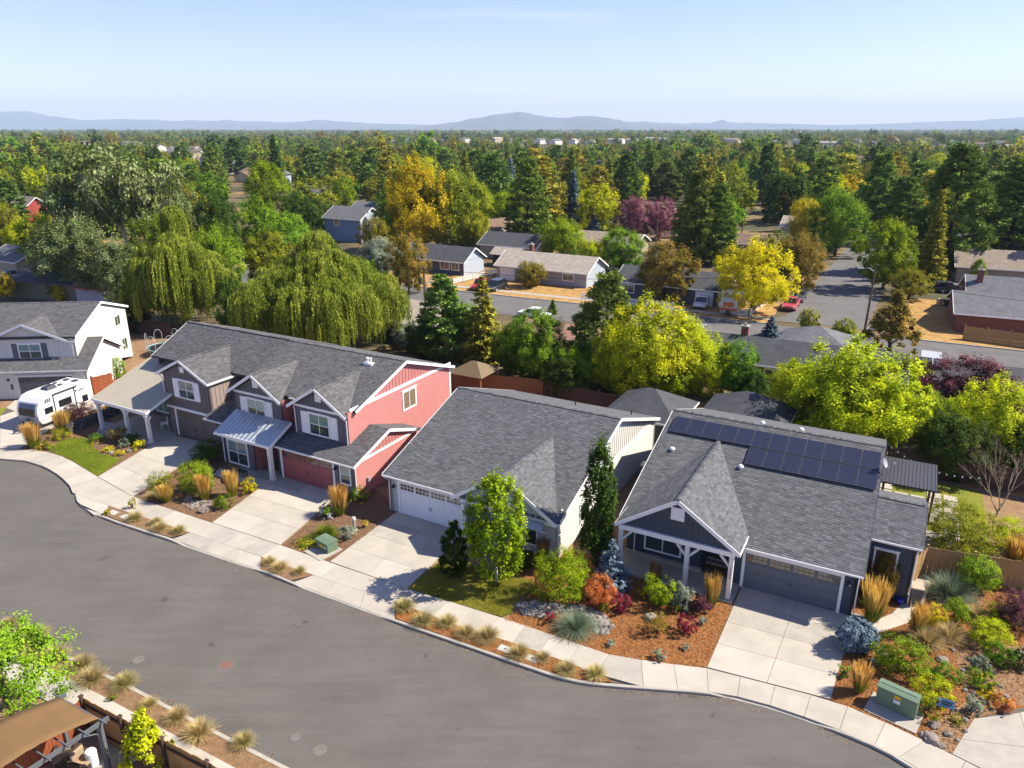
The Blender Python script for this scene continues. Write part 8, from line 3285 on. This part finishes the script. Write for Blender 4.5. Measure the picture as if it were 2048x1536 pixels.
TP(NEAR_D[0], 1614, 668, 620, 46, 'leaf_olive', 'small olive tree behind the grey hip roof, left of two', 'broadleaf_tree')
TP(NEAR_D[1], 1684, 682, 640, 50, 'leaf_olive', 'small olive tree behind the grey hip roof, right of two', 'broadleaf_tree')
TP(MID_F[0], 1105, 628, 598, 26, 'needle_fir', 'little dark conifer beside the white sedan', 'conifer_tree', 'conifer', 0.4)
# poplars and trees on the left
pop = [(185, 555, 318, 150), (262, 560, 302, 150), (318, 560, 330, 130)]
for k, (x, y, tp, w) in enumerate(pop):
    p = G(x, y, GZ)
    hh = H_at(p, tp) - GZ
    ww = w / (FPX / p.y)
    t = thing('poplar_tree', ['tall silver poplar with white trunk, left of three', 'tallest silver poplar with white trunk, middle of three', 'silver poplar with white trunk, right of three'][k], 'poplar', (p.x, p.y, GZ))
    cr = crown_at('crown', 'leaf_silver', 600 + k, 1.0, 0.62, 0.040, 120, 70, 0.2, 'round', 0.4, 0.3, 0.6, z0=0.38)
    a = link('trunk', limbs_mesh('trunk', 'bark_pale', 60 + k, 1.0, 0.017, 0.3, n=9, top=0.85, fork=0.35, lean=(-0.06, 0.02, 0.05)[k]), t)
    b_ = link('crown', cr, t)
    a.scale = (hh, hh, hh)
    b_.scale = (ww, ww, hh)
for k, (x, y, tp, w, mt, lab) in enumerate((
        (210, 602, 470, 130, 'leaf_silver', 'lower silver poplar thicket behind the white house'), (375, 520, 380, 90, 'leaf_silver', 'silver topped tree right of the poplars'),
        (110, 545, 425, 110, 'leaf_lime', 'bright green tree left of the poplars'), (60, 520, 445, 90, 'leaf_yellowgreen', 'yellow green tree at the far left'),
        (20, 505, 410, 80, 'leaf_olive', 'olive tree before the red barn'), (10, 600, 545, 50, 'leaf_gold', 'golden tree at the left edge above the white roof'),
        (447, 530, 385, 85, 'leaf_dark', 'tall dark evergreen between poplars and right willow'), (545, 470, 330, 95, 'leaf_lime', 'light green poplar crowned tree in the middle distance'),
        (600, 480, 388, 90, 'leaf_dark', 'dark round tree above the right willow'), (520, 520, 405, 110, 'leaf_green', 'green tree behind the right willow'),
        (575, 520, 425, 100, 'leaf_green', 'leafy green tree left of the blue house'), (765, 560, 480, 90, 'leaf_greygreen', 'grey green tree right of the right willow'),
        (818, 588, 474, 95, 'leaf_rust', 'olive brown tree before the slate blue house'), (840, 505, 326, 130, 'leaf_gold', 'golden topped willow like tree in the middle'),
        (910, 500, 345, 135, 'leaf_olive', 'tall olive tree right of the golden tree'), (790, 500, 405, 90, 'leaf_green', 'green tree below the golden tree'),
        (835, 500, 400, 70, 'leaf_gold', 'low golden tree in the middle clump'), (940, 505, 420, 80, 'leaf_olive', 'olive tree right end of the golden clump'),
        (1063, 575, 524, 60, 'leaf_rust', 'red tinged small tree before the lilac house'), (1240, 545, 462, 100, 'leaf_green', 'green tree behind the charcoal house'),
        (1325, 605, 490, 125, 'leaf_rust', 'golden brown apple tree before the charcoal house'), (1500, 628, 488, 155, 'leaf_yellow', 'bright yellow tree at the street corner'),
        (1595, 580, 470, 95, 'leaf_rust', 'orange green tree beside the side street'), (1668, 512, 392, 120, 'leaf_green', 'large round green tree at the end of the side street'),
        (1765, 580, 448, 125, 'leaf_lime', 'bright lime green tree right of the side street'), (1815, 598, 540, 80, 'leaf_olive', 'olive bush tree right of the side street'),
        (1125, 520, 440, 90, 'leaf_lime', 'light green tree above the lilac house'), (1010, 470, 390, 80, 'leaf_lime', 'bright green tree left of the tall pine'),
        (1270, 480, 400, 95, 'leaf_plumbright', 'left half of the purple plum row'), (1318, 480, 402, 70, 'leaf_plumbright', 'right half of the purple plum row'),
        (1180, 545, 480, 60, 'leaf_yellowgreen', 'small yellow green tree right of the lilac house roof'), (700, 690, 640, 60, 'leaf_greygreen', 'grey green bush under the right willow'),
        (820, 700, 650, 80, 'leaf_greygreen', 'grey green shrub behind the red house roof'), (1540, 560, 470, 80, 'leaf_olive', 'olive tree behind the bright yellow tree'),
        (1610, 480, 400, 70, 'leaf_gold', 'gold tree above the side street'), (1950, 575, 520, 30, 'leaf_green', 'slim green tree before the tan roof'),
        (270, 665, 600, 80, 'leaf_dark', 'dark bushes under the left willow'), (480, 680, 560, 90, 'leaf_dark', 'dark shaded tree between the two willows'), (125, 602, 570, 32, 'leaf_gold', 'little golden conifer before the dark carport'),
        (1455, 560, 500, 60, 'leaf_olive', 'olive tree left of the bright yellow tree'), (600, 555, 470, 90, 'leaf_green', 'green tree behind the right willow top'), (420, 600, 470, 90, 'leaf_olive', 'olive tree right behind the left willow'))):
    nb = lab
    TP(NEAR_D[k % 4], x, y, tp, w, mt, nb, 'broadleaf_tree')
# willows
for k, (x, y, tp, w, hsc) in enumerate(((372, 655, 412, 215, 1), (650, 702, 462, 350, 1))):
    p = G(x, y, GZ)
    hh = H_at(p, tp) - GZ
    ww = w / PXM(Vector((p.x, p.y, hh / 2)))
    t = thing('willow_tree', ['smaller weeping willow behind the taupe house', 'wide weeping willow behind the red house'][k], 'willow', (p.x, p.y, GZ))
    link('trunk', limbs_mesh('trunk', 'bark', 70 + k, hh, 0.45, ww * .3, n=9, top=0.8, fork=0.25), t)
    link('crown', willow_mesh('crown', 'leaf_willow', 80 + k, ww * 0.5, hh, 22 + 16 * k, 0.26), t)
# conifers
for k, (pr, x, y, tp, w, mt, lab, nm, u_) in enumerate((
        (NEAR_P[0], 1055, 490, 318, 85, 'needle_pine', 'tall pine with bare dark trunk in the middle', 'pine_tree', .44),
        (NEAR_F[1], 1186, 482, 428, 52, 'needle_blue', 'blue spruce left of the purple plum row', 'spruce_tree', .54),
        (NEAR_P[1], 1385, 530, 345, 85, 'needle_pine', 'dark pine left of two behind the charcoal house', 'pine_tree', .5),
        (NEAR_P[0], 1425, 528, 370, 80, 'needle_pine', 'dark pine right of two behind the charcoal house', 'pine_tree', .44),
        (NEAR_P[1], 1885, 545, 294, 140, 'needle_fir', 'tallest dark conifer at the right', 'pine_tree', .5),
        (NEAR_F[0], 1855, 560, 378, 66, 'needle_gold', 'slim olive conifer before the tallest dark conifer', 'conifer_tree', .42),
        (NEAR_P[0], 2010, 530, 318, 150, 'needle_pine', 'broad pine at the right edge', 'pine_tree', .44),
        (NEAR_P[1], 1745, 470, 310, 90, 'needle_pine', 'pine left of the tallest dark conifer', 'pine_tree', .5),
        (NEAR_P[0], 1790, 490, 355, 90, 'needle_pine', 'olive pine between lime tree and tallest conifer', 'pine_tree', .44),
        (NEAR_F[0], 1145, 445, 340, 44, 'needle_blue', 'slender blue spruce far behind the tall pine', 'spruce_tree', .42),
        (NEAR_F[0], 556, 380, 268, 46, 'needle_fir', 'pointed dark fir rising above the left skyline', 'conifer_tree', .42),
        (NEAR_F[1], 318, 335, 285, 30, 'needle_fir', 'dark fir beside the distant houses on the left', 'conifer_tree', .54),
        (NEAR_P[0], 475, 350, 275, 50, 'needle_fir', 'dark pine pair above the silver poplars', 'pine_tree', .44),
        (NEAR_P[1], 1330, 400, 325, 70, 'needle_pine', 'pine above the purple plum row', 'pine_tree', .5),
        (NEAR_P[0], 1250, 420, 310, 60, 'needle_fir', 'dark conifer above the green tree', 'pine_tree', .44),
        (NEAR_P[1], 1525, 410, 290, 55, 'needle_fir', 'dark conifer above the bright yellow tree', 'pine_tree', .5),
        (NEAR_P[0], 30, 460, 360, 60, 'needle_fir', 'dark conifer at the left edge', 'pine_tree', .44),
        (NEAR_F[1], 12, 520, 470, 50, 'needle_blue', 'blue green spruce at the left edge', 'spruce_tree', .54))):
    TP(pr, x, y, tp, w, mt, lab, nm, 'conifer', u_)
# dead tree behind the gazebo
p = G(1005, 730, GZ)
m = MB()
hh = H_at(p, 632)
rg = random.Random(5)
m.tube([(0, 0, -.1), (0.1, 0, hh * .5), (0, 0.1, hh)], [.11, .08, .02], 6)
for k in range(26):
    z = hh * (.25 + .72 * k / 26)
    a = rg.uniform(0, 6.28)
    ln = 1.5 * (1 - z / hh * .6) * rg.uniform(.5, 1)
    m.tube([(0.05, 0, z), (math.cos(a) * ln * .6, math.sin(a) * ln * .6, z - .05), (math.cos(a) * ln, math.sin(a) * ln, z - .35)], [.03, .015, .004], 4, cap=False)
o = m.build('dead_tree', 'bark_bare')
o.location = (p.x, p.y, GZ)
tag(o, 'bare dead conifer right of the olive conifer', 'tree')

# ------------------------------------------------------------------ middle distance wood: trees still told apart
keep = []
for ob in C.objects:
    if ob.parent is None and ob.get('category') == 'house':
        keep.append((ob.location.x, ob.location.y))
road_c = [(c0 + c1) / 2 + cu * k for k in range(0, 112, 4)]
rg = random.Random(21)
spots = []


def free(x, y):
    for hx, hy in keep:
        if y < 700 and (x - hx) ** 2 + (y - hy) ** 2 < 12 ** 2:
            return False
        # keep the line of sight to a house open before it
        if 0 < hy - y < 45 and -4 < (x - hx * y / hy) < 13 and y < 330:
            return False
    X = 1024 + FPX * x / (y * math.cos(PITCH) + 18 * math.sin(PITCH))
    for nx, ny, nh in NAMED:
        if y < ny + 3 and abs(X - nx) < nh + 5.0 * FPX / y * .6:
            return False
    for q in road_c:
        if (x - q.x) ** 2 + (y - q.y) ** 2 < 8.0 ** 2:
            return False
    return True


def vcoord(x, y):
    return (Vector((x, y, 0)) - B0).dot(bv)


tries = 0
dec, con = [], []
while tries < 40000 and (len(dec) < 280 or len(con) < 280):
    tries += 1
    y = 118 + (430 - 118) * rg.random() ** 0.75
    x = rg.uniform(-0.74, 0.74) * y
    if vcoord(x, y) < 16:
        continue
    if not free(x, y):
        continue
    dmin = 5.2 + y / 55
    if any((x - a) ** 2 + (y - b__) ** 2 < dmin * dmin for a, b__ in spots):
        continue
    isc = rg.random() < 0.5
    if isc and len(con) >= 280 or (not isc and len(dec) >= 280):
        continue
    spots.append((x, y))
    (con if isc else dec).append((x, y))
for (x, y) in dec:
    mt = rg.choices(['leaf_green', 'leaf_olive', 'leaf_lime', 'leaf_dark', 'leaf_gold', 'leaf_yellowgreen', 'leaf_rust', 'leaf_silver'], [30, 26, 10, 16, 4, 8, 5, 2])[0]
    hh = rg.uniform(6.5, 12.5)
    lab = {'leaf_green': 'green broadleaf tree in the middle distance wood', 'leaf_olive': 'olive broadleaf tree in the middle distance wood', 'leaf_lime': 'light green broadleaf tree in the middle distance wood', 'leaf_dark': 'dark broadleaf tree in the middle distance wood',
           'leaf_gold': 'golden autumn tree in the middle distance wood', 'leaf_yellowgreen': 'yellow green tree in the middle distance wood', 'leaf_rust': 'rust tinted tree in the middle distance wood', 'leaf_silver': 'silvery tree in the middle distance wood'}[mt]
    plant(rg.choice(MID_D), 'broadleaf_tree', lab, 'tree', (x, y), hh, hh * rg.uniform(.8, 1.15), mt, group='broadleaf trees of the middle distance')
for (x, y) in con:
    mt = rg.choices(['needle_pine', 'needle_fir', 'needle_gold', 'needle_blue'], [46, 34, 18, 2])[0]
    hh = rg.uniform(9, 18)
    lab = {'needle_pine': 'green pine in the middle distance wood', 'needle_fir': 'dark fir in the middle distance wood', 'needle_gold': 'olive conifer in the middle distance wood', 'needle_blue': 'blue spruce in the middle distance wood'}[mt]
    plant(rg.choice(MID_P + MID_F), 'conifer_tree', lab, 'conifer', (x, y), hh, hh * rg.uniform(1.0, 1.45), mt, group='conifers of the middle distance')

# ------------------------------------------------------------------ far wood: one mass of trees to the horizon
def far_wood(name, protos, n_list, seed):
    """points with instances of real tree crowns; reads as one mass"""
    rng = np.random.default_rng(seed)
    pts, sc, idx = [], [], []
    fh = np.array([(p.x, p.y) for p in FARH])
    for (y0, y1, n, hs) in n_list:
        y = np.sqrt(rng.uniform(y0 ** 2, y1 ** 2, n))
        x = rng.uniform(-0.80, 0.80, n) * y
        ok = np.ones(n, bool)
        for hx, hy in fh:
            ok &= ~(((x - hx) ** 2 + (y - hy) ** 2 < 15 ** 2) | ((hy - y > 0) & (hy - y < 0.22 * hy) & (np.abs(x - hx * y / hy) < 11)))
        val = np.sin(x / 90 + 1.3 * np.sin(y / 130)) * np.cos(y / 110 + 1.1 * np.sin(x / 70))
        ok &= (val > -0.62) | (rng.random(n) < .25)
        x, y, val = x[ok], y[ok], val[ok]
        pts.append(np.stack([x, y, np.full(len(x), GZ)], 1))
        sc.append(rng.uniform(0.55, 1.1, len(x)) ** 1.2 * hs * (1 + .3 * val) * np.where(rng.random(len(x)) < .06, 1.7, 1.0))
    P = np.concatenate(pts)
    S_ = np.concatenate(sc)
    me = bpy.data.meshes.new(name)
    me.vertices.add(len(P))
    me.vertices.foreach_set('co', P.astype(np.float32).ravel())
    a = me.attributes.new('size', 'FLOAT', 'POINT')
    a.data.foreach_set('value', S_.astype(np.float32))
    o = link(name, me)
    ng = bpy.data.node_groups.new(name, 'GeometryNodeTree')
    ng.interface.new_socket('Geometry', in_out='INPUT', socket_type='NodeSocketGeometry')
    ng.interface.new_socket('Geometry', in_out='OUTPUT', socket_type='NodeSocketGeometry')
    N_ = ng.nodes
    gi, go = N_.new('NodeGroupInput'), N_.new('NodeGroupOutput')
    join = N_.new('GeometryNodeJoinGeometry')
    for ob in protos:
        oi = N_.new('GeometryNodeObjectInfo')
        oi.transform_space = 'ORIGINAL'
        oi.inputs['Object'].default_value = ob
        oi.inputs['As Instance'].default_value = True
        ng.links.new(oi.outputs['Geometry'], join.inputs['Geometry'])
    iop = N_.new('GeometryNodeInstanceOnPoints')
    iop.inputs['Pick Instance'].default_value = True
    ng.links.new(gi.outputs[0], iop.inputs['Points'])
    ng.links.new(join.outputs['Geometry'], iop.inputs['Instance'])
    rv = N_.new('FunctionNodeRandomValue')
    rv.data_type = 'INT'
    rv.inputs['Min'].default_value = 0
    rv.inputs['Max'].default_value = len(protos) - 1
    ng.links.new(rv.outputs['Value'], iop.inputs['Instance Index'])
    rr2 = N_.new('FunctionNodeRandomValue')
    rr2.data_type = 'FLOAT'
    rr2.inputs['Min'].default_value = 0
    rr2.inputs['Max'].default_value = 6.28
    cmb = N_.new('ShaderNodeCombineXYZ')
    ng.links.new(rr2.outputs['Value'], cmb.inputs['Z'])
    ng.links.new(cmb.outputs['Vector'], iop.inputs['Rotation'])
    na = N_.new('GeometryNodeInputNamedAttribute')
    na.data_type = 'FLOAT'
    na.inputs['Name'].default_value = 'size'
    ng.links.new(na.outputs['Attribute'], iop.inputs['Scale'])
    ng.links.new(iop.outputs['Instances'], go.inputs[0])
    md = o.modifiers.new('far trees', 'NODES')
    md.node_group = ng
    return stuff(o)


# the last row of single trees also serves as the pattern for the mass behind it
pat = []
mats_far = ['leaf_green', 'leaf_olive', 'leaf_dark', 'leaf_rust', 'leaf_green', 'leaf_olive', 'leaf_green', 'leaf_dark']
for k in range(8):
    t = plant(FAR_D[k % 4], 'broadleaf_tree', {'leaf_green': 'green', 'leaf_olive': 'olive', 'leaf_dark': 'dark', 'leaf_rust': 'rust tinted'}[mats_far[k]] + ' broadleaf tree at the edge of the far wood', 'tree', (-330 + k * 90, 445 + (k % 3) * 8), 10, 10, mats_far[k], group='broadleaf trees at the edge of the far wood')
    pat.append([c for c in t.children if c.name.startswith('crown')][0])
patc = []
for k in range(5):
    mt = ['needle_fir', 'needle_pine', 'needle_fir', 'needle_gold', 'needle_pine'][k]
    t = plant(FAR_C[k % 3], 'conifer_tree', {'needle_fir': 'dark fir', 'needle_pine': 'green pine', 'needle_gold': 'olive conifer'}[mt] + ' at the edge of the far wood', 'conifer', (-300 + k * 150, 470), 14, 16, mt, group='conifers at the edge of the far wood')
    patc.append([c for c in t.children if c.name.startswith('crown')][0])
far_wood('far_wood', pat + patc + patc + patc, [(320, 650, 2600, 9.5), (650, 1300, 8000, 9.5), (1300, 3000, 16000, 9.5), (3000, 7500, 18000, 10)], 3)

# ------------------------------------------------------------------ mountains and haze
def ridge(name, prof, D, depth, mat, seed):
    from mathutils import noise as mn
    n = 220
    xs = np.linspace(prof[0][0], prof[-1][0], n)
    ys = np.interp(xs, [p[0] for p in prof], [p[1] for p in prof])
    rows = 13
    vs, fs = [], []
    for j in range(rows):
        f = j / (rows - 1)                 # 0 front foot, .5 crest, 1 back foot
        prf = math.sin(PI * f) ** 1.15
        for i in range(n):
            y = D + (f - .5) * 2 * depth
            x = (xs[i] - 1024) / FPX * D * 1.0 / (math.cos(PITCH)) * 1.0
            x *= y / D
            zc = H_at(Vector((0, D, 0)), ys[i])
            k = mn.noise(Vector((xs[i] * .03, f * 5, seed)))
            k2 = mn.noise(Vector((xs[i] * .09, f * 11, seed + 3)))
            edge = 1 - abs(f - .5) * 2
            vs.append((x, y, max(-5, zc * (prf * (1 + (.32 * k + .14 * k2) * (1 - edge ** 6))) - 2)))
    for j in range(rows - 1):
        for i in range(n - 1):
            a = j * n + i
            fs.append((a, a + 1, a + n + 1, a + n))
    m_ = MB()
    m_.add(vs, fs)
    return struct(m_.build(name, mat, smooth=True))


pm('mountain', (0.095, 0.10, 0.085), c2=(0.05, 0.062, 0.06), scale=0.0012, rough=1.0)
ridge('mountain', [(-300, 252), (-100, 250), (0, 246), (40, 239), (85, 232), (115, 225), (150, 222), (175, 224), (200, 232), (260, 240), (330, 238), (430, 242), (520, 241), (620, 245), (680, 240), (760, 246), (860, 249), (1000, 251),
                   (1250, 243), (1330, 247), (1380, 246), (1396, 238), (1412, 245), (1500, 247), (1600, 250), (1700, 247), (1780, 243), (1850, 241), (1930, 234), (2000, 232), (2060, 236), (2300, 246)], 18000, 3000, 'mountain', 1)
ridge('mountain', [(800, 260), (850, 256), (880, 250), (930, 243), (990, 230), (1030, 224), (1060, 228), (1085, 233), (1115, 236), (1140, 233), (1165, 231), (1200, 237), (1240, 246), (1320, 252), (1400, 257), (1460, 261)], 13500, 2200, 'mountain', 5)
hz = MB()
hz.box(-24000, 24000, -300, 22000, GZ - 1.2, 620)
hm_ = bpy.data.materials.new('haze')
hm_.use_nodes = True
nt = hm_.node_tree
nt.nodes.clear()
ho = nt.nodes.new('ShaderNodeOutputMaterial')
pv_ = nt.nodes.new('ShaderNodeVolumePrincipled')
pv_.inputs['Color'].default_value = (0.66, 0.82, 1.0, 1)
pv_.inputs['Density'].default_value = 7.5e-5
pv_.inputs['Anisotropy'].default_value = 0.0
nt.links.new(pv_.outputs['Volume'], ho.inputs['Volume'])
MATS['haze'] = hm_
stuff(hz.build('haze', 'haze'))
